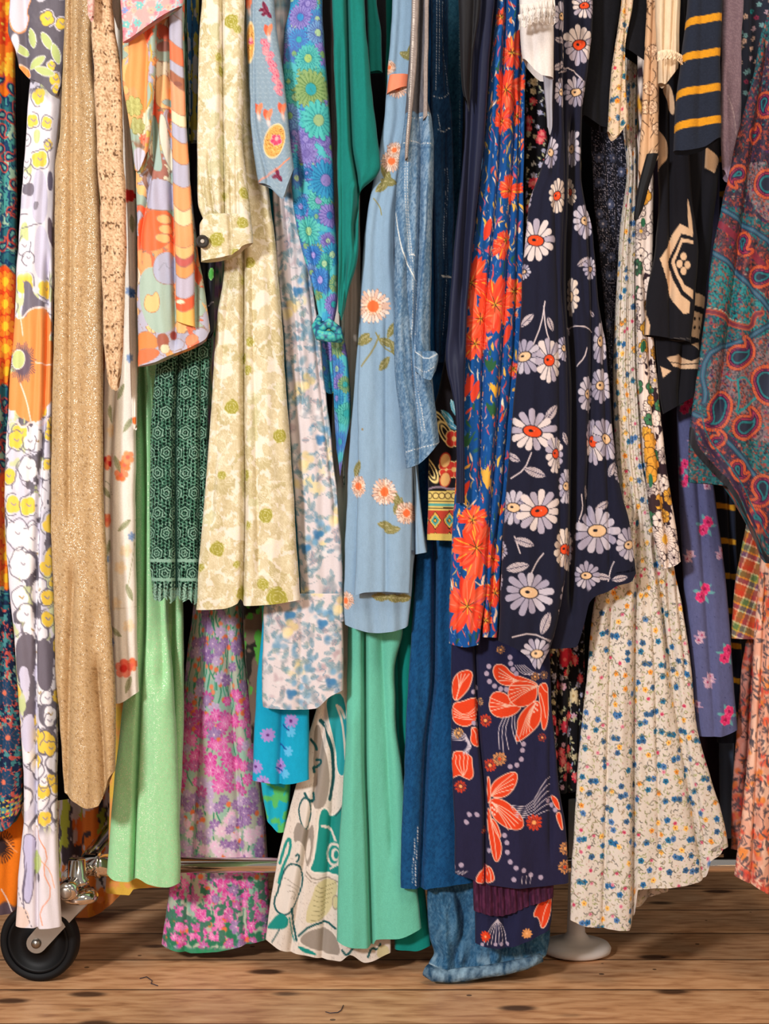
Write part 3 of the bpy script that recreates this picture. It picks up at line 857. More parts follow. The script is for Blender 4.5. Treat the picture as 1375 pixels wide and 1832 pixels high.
def seventies_roll(p):
    pr_seventies(p, 14)
    B = ((-200, 'b2b1c4'), (30, 'b2b1c4'), (74, 'ee7a55'), (112, 'b2b1c4'), (134, 'a5694f'), (152, 'f2a27a'), (196, 'ecdcb8'), (222, 'b5b6cc'), (250, 'f0a06b'), (282, 'b3b2c6'), (330, 'f0a06b'), (368, 'f3cfa0'), (392, 'f0a06b'), (438, 'f3b678'), (458, 'c0605a'), (470, 'ef9a5e'), (486, 'b9b2c4'), (526, 'e2623f'), (553, 'f0b963'))
    bend = 9 * np.sin(p.S / 11) + 4 * np.sin(p.T / 17)
    for y, c in B: p.mix(smooth(y - 1, y + 1, p.T + bend), c); p.mix(np.clip(1.4 - np.abs(p.T + bend - y), 0, 1) * .8, '9a7a66')
    p.ell(322, 540, 10, 4, .1, 'f3dfc0'); p.ell(318, 150, 9, 5, .2, '8d5a4c')


def pr_pink_scarf(p):
    p.fill('e9a7a4')
    n = fbm(p.S / 12, p.T / 12, 7)
    for a, c in ((.5, 'f0c1bb'), (.58, '9fc9d6'), (.64, 'e08a94')): p.mix(smooth(a, a + .03, n), c)
    for x, y, R in p.grid(20, 4, .9, 18):
        p.flower(x, y, R.uniform(5, 10), 6, R.choice(['f3b6a0', 'e58a97', '7cc0bd', 'f6d3c8', '7f9fd6']), .5, .6, R.random() * 6, raw=True, cc=R.choice(['d9657a', 'f5e3c0']))


def pr_mint(p): p.fill('9cd6a0'); weave(p, .05, 2, 5)


def pr_green_lace(p):
    p.fill('2f5c49')
    S, T = p.S, p.T
    row = np.floor(T / 36); xx = (S + (row % 2) * 17 + 8) % 34 - 17; yy = T % 36 - 18
    rho = np.hypot(xx, yy); th = np.arctan2(yy, xx)
    arcs = np.sin(rho * 1.25 + np.abs(np.sin(th * 3 + rho * .12)) * 2.2)
    rose = rho < 13.5
    gx = S % 7.0 - 3.5; gy = (T + np.floor(S / 7.0) % 2 * 3.2) % 6.4 - 3.2
    jit = vnoise(S / 5, T / 5, 7)
    net = (~rose) & (np.hypot(gx, gy) < 1.5 + 1.5 * jit)
    holes = rose & (arcs < -.72)
    hole = (holes | net)
    p.a[hole] = 0
    p.mix((~hole) * smooth(0, .9, arcs) * rose, '7fa593')
    p.mix((~rose) * (vnoise(S / 1.8, T / 1.8, 4) > .55) * 1., '5c8a75')
    p.mix((vnoise(S / 1.6, T / 1.6, 14) > .8) * .8, '9bbcab')
    p.c[hole] = hexc('0b1f17')
    band = (T > 1000) & (T < 1006) | (T > 1034) & (T < 1040); p.mix(band * 1., '7fa593'); p.a[band] = 1
    fan = (T > 1044) & (np.abs(np.sin(S / 3.4)) < .35); p.a[fan] = 0
    p.mix((T > 1044) & (np.abs(np.sin(S / 3.4)) > .7), '86ab99')


def pr_lining(p): p.fill('0e2a20')


def pr_leafy(p, blobs=()):
    who, f1, f2 = p.cells(25, 5, [(4, 'c6b993'), (3.4, 'cec29f'), (3, 'bcb085'), (1.0, 'e4dccf'), (.8, 'c5c19a')], warp=.6, wf=40, sy=30, veins='e4dcbd', line='e3dcc2', lw=.7)
    p.mix(((f2 - f1) < 5) * (fbm(p.S / 9, p.T / 9, 44) > .52) * .8, 'e6dfd3')
    for x, y, R in p.grid(22, 8, .9, 24):
        a0 = R.random() * 6; sg = R.choice([-1, 1])
        for j in range(5):
            b = a0 + sg * j * .3
            p.stroke([(x, y), (x + 6 * math.cos(b), y + 6 * math.sin(b)), (x + 12 * math.cos(b - .25 * sg), y + 12 * math.sin(b - .25 * sg)), (x + 17 * math.cos(b - .5 * sg), y + 17 * math.sin(b - .5 * sg))], 1.0, 'ece5ce', raw=True, al=.7)
    for x, y, r in blobs:
        p.flower(x, y, r, 7, 'a09a42', .14, .6, x)
        for j in (.3, .58, .84):
            for a in range(3):
                t = a * 2.1 + j * 4
                p.stroke([(x + r * j * math.cos(t + q), y + r * j * math.sin(t + q)) for q in (0, .5, 1.0, 1.4)], 1.1, 'cdc98c')


def leafy_skirt(p):
    pr_leafy(p, ((436, 640, 12), (441, 662, 11), (414, 728, 15), (447, 612, 10), (500, 780, 14), (475, 922, 15), (388, 982, 15), (470, 1045, 12), (495, 1070, 22), (430, 1062, 17), (358, 1016, 9),
                 (440, 850, 12), (446, 470, 12), (396, 850, 9), (442, 940, 9), (432, 500, 8), (520, 560, 8), (424, 1010, 8)))


def leafy_sleeve(p):
    pr_leafy(p, ((413, 38, 15), (425, 52, 9), (392, 102, 10), (394, 125, 11), (400, 350, 10), (436, 345, 12), (446, 330, 8)))


def leafy_cuff(p):
    pr_leafy(p, ((387, 428, 15), (434, 398, 12), (420, 455, 12)))
    p.stroke([(355, 462), (410, 448), (452, 432)], 1.2, 'b7ae78')


def pr_japan(p):
    p.fill('879eb0')
    row = np.floor(p.T / 9); xx = (p.S + (row % 2) * 5) % 10 - 5; yy = p.T % 9
    p.mix(np.clip(1 - np.abs(np.hypot(xx, yy) - 4.6) / .9, 0, 1) * .5, 'b1c3cc')
    def fan(x, y, a, b, r):
        R = random.Random(int(x)); x0, y0 = p.at(x, y)
        p.ell(x0, y0, a, b, r, 'dfa65a', raw=True, oc='ead2a4', ow=1.6)
        for _ in range(int(a * b / 3.2)):
            t = R.random() * 6.28; q = math.sqrt(R.random()) * .95; u = q * math.cos(t) * a; v = q * math.sin(t) * b
            p.ell(x0 + u * math.cos(r) - v * math.sin(r), y0 + u * math.sin(r) + v * math.cos(r), 1.1, 1.1, 0, R.choice(['8d5a2c', 'f0d28a', '7a4426']), raw=True)
        p.flower(x0 + a * .15, y0 - b * .05, min(a, b) * .62, 5, 'd2456a', .3, .7, .4, raw=True, oc='eba6ac', ow=1.2); p.ell(x0 + a * .2, y0 - b * .15, 4, 5, .3, 'e8a9a8', raw=True); p.ell(x0 + a * .15, y0 + b * .3, 2.5, 3, 0, 'eec46a', raw=True)
    fan(447, 75, 9, 34, .05); fan(491, 252, 18, 30, .25)
    for x, y in ((478, 55), (460, 196), (477, 206), (442, 6), (503, 195)):
        p.leaf(x, y, 13, 6, 1.2, 'e26245'); p.leaf(x + 4, y - 2, 12, 5, 2.0, 'ee8a66'); p.ell(x + 3, y + 13, 5, 12, -.2, 'e3cfca', soft=4)
    for x, y in ((478, 22), (497, 313), (443, 240), (474, 15)):
        for t in (.5, 1.4, 2.2, 3.6): p.leaf(x + 5 * math.cos(t * 2), y + 6 * math.sin(t * 2), 8, 4, t * 2, '84354f', vc='4d1a33')
    R = random.Random(4)
    for k in range(16):
        x, y = 474 + k * 1.8 + R.uniform(-4, 4), 75 + k * 6; p.flower(x, y, 8, 8, R.choice(['c9506e', 'b8597a', 'd67a88']), .4, .6, k, vc='e7a9b0')
    p.stroke([(456, 328), (488, 308), (518, 282)], 2.4, 'ec8c66')


def pr_turq(p, seed=6):
    p.fill('4fb4bd'); p.mix(smooth(.5, .55, fbm(p.S / 40, p.T / 60, 2)), '3c9cc4')
    pal = [('3a9fc6', '235f96'), ('8a83c6', '514694'), ('55b9b0', '1f7778'), ('8aa46a', '2f7a70'), ('3f8fc6', '4a55a8'), ('6f9fd0', '3b4a90')]
    for x, y, R in p.grid(31, seed, .8, 32):
        a, b = R.choice(pal)
        big_daisy(p, x, y, R.uniform(15, 24), a, R.choice(['8f86c6', '78a56a', '2fa5a8', 'a0c49a']), b, R, raw=True)


def turq_sleeve(p):
    pr_turq(p)
    for x, y, r, c, cc, oc in ((551, 105, 27, '55b8b4', '9aba6c', '1f7a83'), (556, 160, 38, '86a468', '2a9aa8', '48703c'), (570, 215, 38, '4db8b4', '8fac7c', '1d7280'), (537, 30, 24, '8a83c6', '2f87c6', '514694'),
                              (515, 145, 17, '4cb8bc', '8fb26a', '1d7280'), (583, 322, 38, '2f8fbf', '8277b8', '1a5088'), (548, 275, 22, '8a83c6', '6f64a8', '574a90'), (590, 385, 24, '857cc2', '2f77b0', '4b4090'),
                              (552, 412, 28, '56bab2', '9bc08c', '1d7480'), (538, 368, 19, '2f8abf', '9a8fd0', '1a4a88'), (560, 455, 20, '3a87c8', 'a99bd8', '2a4a98'), (572, 500, 24, '3f87c8', 'a99bd8', '2a4a98'), (548, 310, 12, '2f8abf', '9a8fd0', '1a4a88')):
        big_daisy(p, x, y, r, c, cc, oc)


def pr_blue_roses(p):
    p.fill('dad2d6')
    for x, y, R in p.grid(30, 21, .85, 38):
        t = R.random()
        base = R.choice(['5c93b8', '4a84b0', '7c9cac', 'e2d5a0', 'b5a2ab', '8a95a0'])
        r = R.uniform(9, 16)
        for j in range(7): p.ell(x + R.uniform(-r, r) * .7, y + R.uniform(-r, r), r * R.uniform(.4, .75), r * R.uniform(.35, .7), R.random() * 3, R.choice([base, base, 'dfe3e6', base]), raw=True, soft=4, al=.55)
        for j in range(R.choice([4, 5, 6])):
            a = R.random() * 6; q = R.uniform(12, 24)
            p.leaf(x + q * math.cos(a), y + q * math.sin(a), R.uniform(6, 11), R.uniform(3.6, 5.6), a + R.uniform(-.5, .9), R.choice(['7fa3b0', '8b989c', '90aab6', '6f97b0', 'a8959d', '9aa79f']), raw=True, al=.6, vc='5f8aa0')
        p.stroke([(x - 12, y + 12), (x, y + 18), (x + 14, y + 12)], 1.1, '8c9aa2', raw=True, al=.7)
        if R.random() < .5: p.stroke([(x - 6, y - 4), (x, y - 8), (x + 6, y - 2), (x, y + 4)], 1.2, '4f7f9c', raw=True, al=.7)


def blue_roses_body(p):
    pr_blue_roses(p)
    for x, y in ((535, 520), (577, 785), (573, 955), (550, 980), (522, 1100), (580, 1115), (525, 1240), (595, 1220)):
        for j in range(7): p.ell(x + 8 * math.cos(j * 2.4) * (j % 3), y + 9 * math.sin(j * 2.4) * (j % 3), 8, 7, j, ['3f82b5', '2f6fa6', '6fa6cc'][j % 3], soft=4, al=.8)
    for x, y in ((517, 560), (547, 690), (545, 830), (600, 930), (517, 1130), (607, 1090)):
        for j in range(6): p.ell(x + 6 * math.cos(j * 2.4) * (j % 3), y + 8 * math.sin(j * 2.4) * (j % 3), 9, 9, j, ['ead79a', 'f0e2b8', 'd9c58a'][j % 3], soft=4, al=.75)
    p.mix((np.abs(p.T - 678) < 1.3) * .25, 'b3a3a8')


def pr_teal(p): p.fill('14756e'); weave(p, .04, 2, 4)
def pr_mintgreen(p): p.fill('66bda6'); weave(p, .03, 2, 4)
def pr_emerald(p): p.fill('0f8279'); weave(p, .04)


def pr_lightblue(p):
    p.fill('88a6c0'); weave(p, .03, 2, 7)
    def mum(x, y, r, asp=1.):
        p.flower(x, y, r, 22, 'e9d6c9', .34, .5, x, cc='ee7c4c', rc=.3, oc='8a6452', ow=.8, nv=1, c2='d9b5a2', asp=asp)
        p.flower(x, y, r * .55, 13, 'f2cbb0', .4, .5, x + .4, cc='ee7442', rc=.6, oc='9c6a50', ow=.6, nv=1)
    for x, y, a in ((650, 610, 2.9), (648, 606, 2.6), (692, 612, .4), (700, 590, 2.1), (706, 625, 1.2), (688, 650, 2.3), (729, 100, .4), (735, 95, 1.6), (690, 310, 1), (684, 333, 2.5), (695, 325, .2), (640, 838, 1.9), (706, 890, 1), (712, 905, 2), (690, 940, .2), (700, 948, 3), (680, 1068, .1), (705, 1070, .2), (720, 1070, 0)):
        p.leaf(x, y, 17, 8, a, '7d7a4a', vc='b3ad83')
    p.stroke([(678, 600), (668, 625), (646, 655)], 3, '8a8450'); p.stroke([(672, 595), (684, 620), (700, 630)], 2.5, '8a8450'); p.stroke([(668, 355), (680, 370), (682, 384)], 2, '8a8450')
    mum(667, 548, 34); mum(688, 880, 27); mum(727, 918, 22); mum(641, 870, 22, .7); mum(700, 288, 22); mum(710, 155, 22); mum(696, 120, 14); mum(618, 1075, 18); mum(705, 268, 16)
    p.ell(648, 768, 2.4, 2.4, 0, '8c7a52')


def pr_coral(p): p.fill('f08a68')


def denim(base, light, dark, wash=1.):
    def f(p):
        p.fill(base)
        tw = vnoise((p.S + p.T * .55) / 1.7, (p.T - p.S * .4) / 5, 3)
        n = fbm(p.S / 9, p.T / 34, 5); n2 = vnoise(p.S / 2.2, p.T / 2.6, 9)
        p.mix(smooth(.4, .75, n) * .55 * wash, light); p.mix(smooth(.5, .9, n2) * .55 * wash, light)
        p.mix(smooth(.5, .2, tw) * .45, dark); p.mix(smooth(.55, .85, tw) * .25, light)
    return f


dn_light = denim('567a9c', '9ab0c4', '304f70'); dn_dark = denim('173a60', '2a5480', '0c2340', .5); dn_mid = denim('2b6385', '4f88a6', '173f5b', .7)
dn_trouser = denim('104676', '235f92', '0b2f56', .5); dn_crumple = denim('2f5f85', '6c93b0', '1a3a59', .8)


def light_denim(p):
    dn_light(p)
    def seam(pts, gap=4):
        p.stroke(pts, 9, '7c9cba', al=.45); p.stroke([(x - gap / 2, y) for x, y in pts], 1.3, 'd5d8d6', dash=5); p.stroke([(x + gap / 2, y) for x, y in pts], 1.3, 'd5d8d6', dash=5)
    seam([(731, 250), (726, 300), (727, 370), (733, 440), (738, 490)]); seam([(741, 500), (742, 560), (737, 640), (745, 700), (757, 770)], 6)
    p.stroke([(708, 380), (713, 420), (724, 462), (742, 500)], 2.2, 'dfe2de'); p.stroke([(712, 380), (717, 420), (728, 460), (745, 492)], 6, '3f638a', al=.5)
    p.stroke([(722, 255), (745, 252), (774, 258)], 1.6, 'd5d8d6', dash=5); p.stroke([(735, 212), (752, 208), (768, 206)], 1.6, 'd5d8d6', dash=5)
    p.stroke([(724, 262), (745, 259), (774, 265)], 3, '35577c', al=.5)
    p.stroke([(726, 808), (755, 800), (788, 790)], 1.8, 'ced6d8', dash=6); p.stroke([(735, 454), (742, 456)], 2, 'e8e8e4')
    p.stroke([(765, 330), (762, 420), (752, 520), (742, 600), (752, 680)], 3, '27476c', al=.6)
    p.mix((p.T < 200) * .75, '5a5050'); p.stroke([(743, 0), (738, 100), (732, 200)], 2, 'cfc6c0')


def pr_zip(p):
    p.fill('8f8582'); p.mix((vnoise(p.S / 2, p.T / 2, 3) > .5) * .25, 'b8b0ac')
    p.stroke([(741, -20), (739, 60), (735, 130), (731, 200), (727, 280)], 2.4, 'd5cec8', dash=4)


def dark_denim(p):
    dn_dark(p)
    for pts in ([(781, -10), (781, 60), (780, 130), (779, 160)], [(786, -10), (786, 60), (785, 130)], [(796, 300), (798, 330), (793, 400), (794, 460)], [(800, 300), (802, 330), (797, 400), (799, 470), (795, 560), (792, 600)], [(792, 0), (790, 70), (800, 130), (801, 165)]):
        p.stroke(pts, 1.4, 'b9c8da', dash=5)
    p.stroke([(775, 172), (790, 176), (802, 166)], 1.6, 'c5d2e0', dash=5); p.stroke([(783, 232), (795, 234), (806, 228)], 1.6, 'dfe5ea', dash=5); p.stroke([(790, 492), (806, 496)], 3, 'e7e7e3')
    p.stroke([(783, 205), (788, 235)], 1.4, 'c5d2e0', dash=4)


def pr_trouser(p):
    dn_trouser(p)
    p.stroke([(742, 1500), (739, 1540), (738, 1580)], 1.6, 'c9d3dc', dash=6); p.stroke([(747, 1480), (744, 1540), (743, 1585)], 1.6, 'c9d3dc', dash=6)


def pr_navy(p): p.fill('1a1f38'); weave(p, .05)
def pr_black(p): p.fill('121216'); weave(p, .08)
def pr_charcoal(p): p.fill('18181d'); weave(p, .1, 2, 3)


def pr_folk(p):
    p.fill('18151a')
    for x, y, a, c in ((800, 745, .8, '4f9fb6'), (812, 730, 1.2, '63aec0'), (790, 758, .3, '5aa7bd'), (805, 760, .5, '3f8aa6')): p.leaf(x, y, 17, 6, a, c, vc='cfe3e2')
    for x, y in ((787, 758), (797, 775), (770, 842)): p.ell(x, y, 9, 21, -.5, '1a1518', oc='ecd58c', ow=2.5); p.ell(x, y, 4, 14, -.5, '18151a', oc='ecd58c', ow=1.6)
    for x, y in ((812, 785), (800, 840), (812, 840)): p.flower(x, y, 17, 4, 'c9372c', .3, .6, .8, oc='ecc987', ow=2, cc='e8bd72', rc=.3)
    for y in (824, 858): p.ell(796, y, 9, 13, .2, 'dfae6e', oc='b33427', ow=1.8)
    p.mix(((p.T > 878)) * 1., 'd9c06c')
    p.stroke([(765, 876), (785, 870), (805, 876), (822, 872)], 3.5, '8b7a88')
    for x in range(768, 826, 11): p.ell(x, 887, 5, 5, 0, 'e3cb7a', oc='3b2a20', ow=1.5)
    p.mix((np.abs(p.T - 903) < 2.5) * 1., '57a39a'); p.mix((np.abs(p.T - 897) < 1) * 1., '3b2a20'); p.mix((np.abs(p.T - 909) < 1) * 1., '3b2a20')
    k = (p.T > 913); z = np.abs((p.S - 765) % 26 - 13) + np.abs((p.T - 913) % 36 - 18) * .75
    for a, c in ((99, 'b5402f'), (12.5, '2e2018'), (11, 'd9a84c'), (8, '4f9f95'), (4, '2e2018'), (2.5, 'd9a84c')): p.mix(k * (z < a) * 1., c)
    p.mix((p.T > 955) * 1., 'cdb45e')


def blob(p, x, y, r, c, R=None, raw=False, oc='77727f', eye=True):
    """a loosely brushed flower: a lobed patch with an open pen line round part of it"""
    R = R or random.Random(int(x * 7 + y)); n = R.choice([3, 4, 5]); rot = R.random() * 6; asp = R.uniform(.75, 1.05)
    p.flower(x, y, r, n, c, .2, .8, rot, asp=asp, raw=raw, soft=1.5)
    if raw: x0, y0 = x, y
    else: x0, y0 = p.at(x, y)
    a0 = R.random() * 6; span = R.uniform(3.6, 5.4)
    pts = []
    for j in range(15):
        t = a0 + span * j / 14; rr = r * (1.06 - .2 + .2 * abs(math.cos(n * (t - rot) / 2)) ** .8) + R.uniform(-1, 1.5)
        pts.append((x0 + rr * asp * math.cos(t), y0 + rr * math.sin(t)))
    p.stroke(pts, 1.9, oc, raw=True)
    if eye: p.stroke([(x0 - 3, y0 - 3), (x0 + 2, y0 + 2), (x0 + 5, y0 - 2)], 2.2, '9a93a0' if c[0] != 'f' or c[1] > '1' else 'a9894a', raw=True)


def big_daisy(p, x, y, r, c, cc, oc, R=None, raw=False):
    R = R or random.Random(int(x)); n = R.choice([17, 19, 21])
    p.flower(x, y, r, n, c, .3, .5, R.random(), oc=oc, ow=.9, nv=1, raw=raw)
    x0, y0 = (x, y) if raw else p.at(x, y)
    for j in range(n):
        t = 2 * PI * j / n + .1; q = R.uniform(.72, .98)
        p.stroke([(x0 + r * .25 * math.cos(t), y0 + r * .25 * math.sin(t)), (x0 + r * q * math.cos(t), y0 + r * q * math.sin(t))], 1.1, oc, raw=True, al=.8)
    p.ell(x0, y0, r * .27, r * .3, 0, cc, raw=True, oc=oc, ow=.8)
    for j in range(6): p.ell(x0 + R.uniform(-.16, .16) * r, y0 + R.uniform(-.16, .16) * r, 1, 1, 0, oc, raw=True, al=.8)


# ------------------------------------------------------------------ prints, right half
def pr_hibiscus(p):
    p.fill('124c90'); weave(p, .04)
    cols = ['e8b04a', 'e88a5a', 'd94a30', 'ecdcc0', '2f6045', 'cf4a4a', 'e8bc4a', 'bf5570', 'ecc4a8', '3a70b0']
    for x, y, R in p.grid(13, 7, .95, 16):
        a = R.gauss(PI / 2, .4); l = R.uniform(7, 24); cu = R.uniform(-5, 5)
        q = (math.cos(a), math.sin(a))
        p.stroke([(x, y), (x + q[0] * l / 2 + cu, y + q[1] * l / 2), (x + q[0] * l, y + q[1] * l)], R.choice([1.6, 2.2, 3, 5]), R.choice(cols), raw=True, taper=True)
    for x, y, R in p.grid(30, 17, .9, 30):
        for j in range(3): p.ell(x + R.uniform(-8, 8), y + R.uniform(-8, 8), 1.1, 1.1, 0, 'cfe0f0', raw=True)
    def hib(x, y, r, rot=0, asp=1.):
        R = random.Random(int(x * 3 + y)); x0, y0 = p.at(x, y)
        for j in range(7):   # ragged brushed petals
            t = rot + j * 2 * PI / 7 + R.uniform(-.2, .2); L = r * R.uniform(.8, 1.2)
            for s_ in (-1, 0, 1):
                tt = t + s_ * .2
                p.leaf(x0 + L * .5 * math.cos(tt), y0 + L * .5 * math.sin(tt), L * .56, r * .2, tt, R.choice(['e8452a', 'ea5030', 'ef5f40', 'e4402c']), raw=True)
            p.stroke([(x0 + L * .2 * math.cos(t + .3), y0 + L * .2 * math.sin(t + .3)), (x0 + L * .7 * math.cos(t + .25), y0 + L * .7 * math.sin(t + .25)), (x0 + L * 1.05 * math.cos(t + .3), y0 + L * 1.05 * math.sin(t + .3))], 2.4, R.choice(['e8a83c', 'ef8a5c', 'e8a83c', 'cf4a60']), raw=True, taper=True)
            p.stroke([(x0 + r * .15 * math.cos(t), y0 + r * .15 * math.sin(t)), (x0 + L * .85 * math.cos(t), y0 + L * .85 * math.sin(t))], 1.3, 'f58a70', raw=True, al=.8)
        for j in range(9):
            t = j * .7 + rot; p.stroke([(x0, y0), (x0 + r * .3 * math.cos(t), y0 + r * .3 * math.sin(t))], 1.6, ('35391f', 'e8b23c')[j % 2], raw=True)
    for x, y, r in ((905, 160, 40), (915, 95, 26), (898, 215, 26), (912, 340, 28), (900, 440, 24), (843, 505, 40), (885, 545, 48), (850, 615, 32), (860, 570, 34), (852, 980, 48), (836, 1085, 46), (885, 1060, 30), (882, 1000, 24), (897, 30, 18), (925, 205, 20), (920, 520, 24), (815, 870, 18), (905, 430, 20), (918, 660, 14), (868, 1110, 20), (845, 930, 26)):
        hib(x, y, r, x * .3)
    for x, y in ((850, 700), (838, 690), (925, 70), (872, 410), (905, 600), (828, 880)): p.leaf(x, y, 22, 8, 1.9, 'e0432e')
    for x, y, c in ((887, 695, 'e8ac3a'), (868, 845, 'e8b04a'), (880, 730, '2a5a3a'), (832, 785, '2a5a3a'), (876, 650, '2a5a3a'), (872, 860, 'e8b04a')):
        for j in range(4): p.leaf(x + (j - 1.5) * 4, y + (j % 2) * 5, 12, 4, 1.57 + (j - 1.5) * .3, c)


def daisy(p, x, y, r, kind=0, asp=1., rot=0.):
    R = random.Random(int(x * 5 + y)); x0, y0 = p.at(x, y); r = r * 1.08
    n = 13; gap = R.random() * 6
    cA, cB = (('d2c6c5', 'a8a0b2'), ('bab4c2', '9d97ac'), ('d6c8be', 'bfae a4'.replace(' ', '')))[kind % 3]
    for j in range(n):
        t = j * 2 * PI / n + gap; L = r * R.uniform(.86, 1.05)
        ca, sa = math.cos(t), math.sin(t)
        # petal: a rounded club, wider near the tip
        c = cA if R.random() < .58 else cB
        p.stroke([(x0 + .28 * r * ca * asp, y0 + .28 * r * sa), (x0 + .5 * r * ca * asp, y0 + .5 * r * sa)], max(2.2, r * .2), c, raw=True)
        w = max(3.2, r * .30) * (asp * abs(sa) + abs(ca) if asp < 1 else 1)
        p.stroke([(x0 + .55 * r * ca * asp, y0 + .55 * r * sa), (x0 + (L - w * .45) * ca * asp, y0 + (L - w * .45) * sa)], w, c, raw=True)
    for j in range(n):
        t = (j + .5) * 2 * PI / n + gap
        p.stroke([(x0 + .3 * r * math.cos(t) * asp, y0 + .3 * r * math.sin(t)), (x0 + .98 * r * math.cos(t) * asp, y0 + .98 * r * math.sin(t))], 1.1, '1e1e30', raw=True)
    a_ = R.uniform(-.3, .3)
    p.ell(x0, y0, r * .36 * asp + 1, r * .25, a_, ('dd4a22', 'dcb890', 'dd4a22')[kind % 3] if kind < 3 else 'dcb890', oc='1b1a26', ow=1.5, raw=True)
    p.ell(x0 - r * .08, y0 - 1, r * .10 * asp + .6, r * .06 + .6, a_, '1a1a22', raw=True); p.ell(x0 + r * .08, y0 - 2, 1.2, 1.2, 0, 'e8dcd0', raw=True)


def dleaf(p, x, y, L, a): p.leaf(x, y, L * 1.1, L * .46, a, 'b9adb2', vc='2c2a44')


def pr_daisies(p, ds, ls, st):
    p.fill('191b2e'); weave(p, .05)
    for pts in st: p.stroke(pts, 2.2, 'cfc2c6')
    for x, y, L, a in ls: dleaf(p, x, y, L, a)
    for d in ds: daisy(p, *d)


def daisy_front(p):
    pr_daisies(p, ((958, 430, 36, 0), (996, 350, 30, 2, .55), (985, 272, 26, 1, .5), (1004, 165, 25, 1, .6), (1020, 90, 32, 2, .7), (945, 350, 22, 1, .6), (937, 638, 32, 4), (982, 645, 38, 0, .6), (952, 772, 37, 0, 1.15), (994, 812, 32, 0, .5), (1010, 622, 22, 4, .5),
                  (918, 908, 30, 4), (964, 915, 38, 0), (946, 1060, 38, 4, 1.1), (1012, 983, 34, 2, .7), (1020, 1068, 34, 4, .6), (960, 1170, 28, 1), (1005, 30, 26, 1, .6), (1014, 870, 30, 1, .5), (935, 400, 18, 1), (885, 1040, 20, 1), (900, 985, 16, 1), (937, 485, 14, 1)),
               ((942, 573, 16, -.7), (984, 580, 13, 1.2), (985, 740, 18, -.9), (917, 818, 15, .5), (956, 845, 19, .35), (937, 970, 18, .3), (925, 1015, 20, -.2), (975, 1115, 20, -1.2), (1003, 1145, 18, .8), (905, 30, 12, 1), (1001, 118, 15, -.3), (1012, 785, 12, 1.2), (1002, 72, 13, .3)),
               ([(974, 540), (968, 580), (952, 620)], [(972, 548), (975, 590), (986, 620)], [(950, 810), (938, 840), (914, 856)], [(972, 990), (960, 1005), (950, 1025)], [(916, 1140), (950, 1132), (985, 1148)], [(1000, 1092), (1014, 1110), (1020, 1160)], [(920, 960), (925, 975), (930, 990)], [(1000, 130), (1015, 125), (1035, 150)]))


def daisy_right(p):
    pr_daisies(p, ((1036, 80, 34, 0, .9), (1025, 262, 32, 4, .8), (1047, 395, 30, 1, .8), (1022, 530, 34, 5, .5), (1075, 610, 38, 1, .45), (1052, 705, 32, 4, .5), (1075, 690, 30, 1, .8), (1060, 790, 38, 0, .6), (1084, 785, 34, 4, .7), (1068, 950, 42, 4, 1.), (1018, 985, 36, 0, .6), (1126, 975, 28, 4, .9),
                  (1030, 165, 26, 1), (1048, 1030, 24, 4), (1045, 10, 22, 0), (1022, 340, 26, 2, .5), (1056, 480, 20, 1), (1110, 850, 16, 1)),
               ((1045, 468, 15, -.5), (1002, 122, 14, .4), (1094, 840, 15, -1.), (1048, 880, 13, 1.4), (1078, 905, 15, -.5), (1078, 1032, 14, .2), (1055, 1140, 14, .8), (1020, 590, 10, 1), (1060, 560, 10, .6), (1108, 1035, 14, -.2)),
               ([(1000, 130), (1020, 120), (1046, 150)], [(1016, 586), (1040, 582), (1060, 592)], [(1032, 655), (1045, 640), (1050, 622)], [(1088, 1040), (1092, 1020), (1098, 1005)], [(1040, 885), (1038, 920), (1034, 950)]))


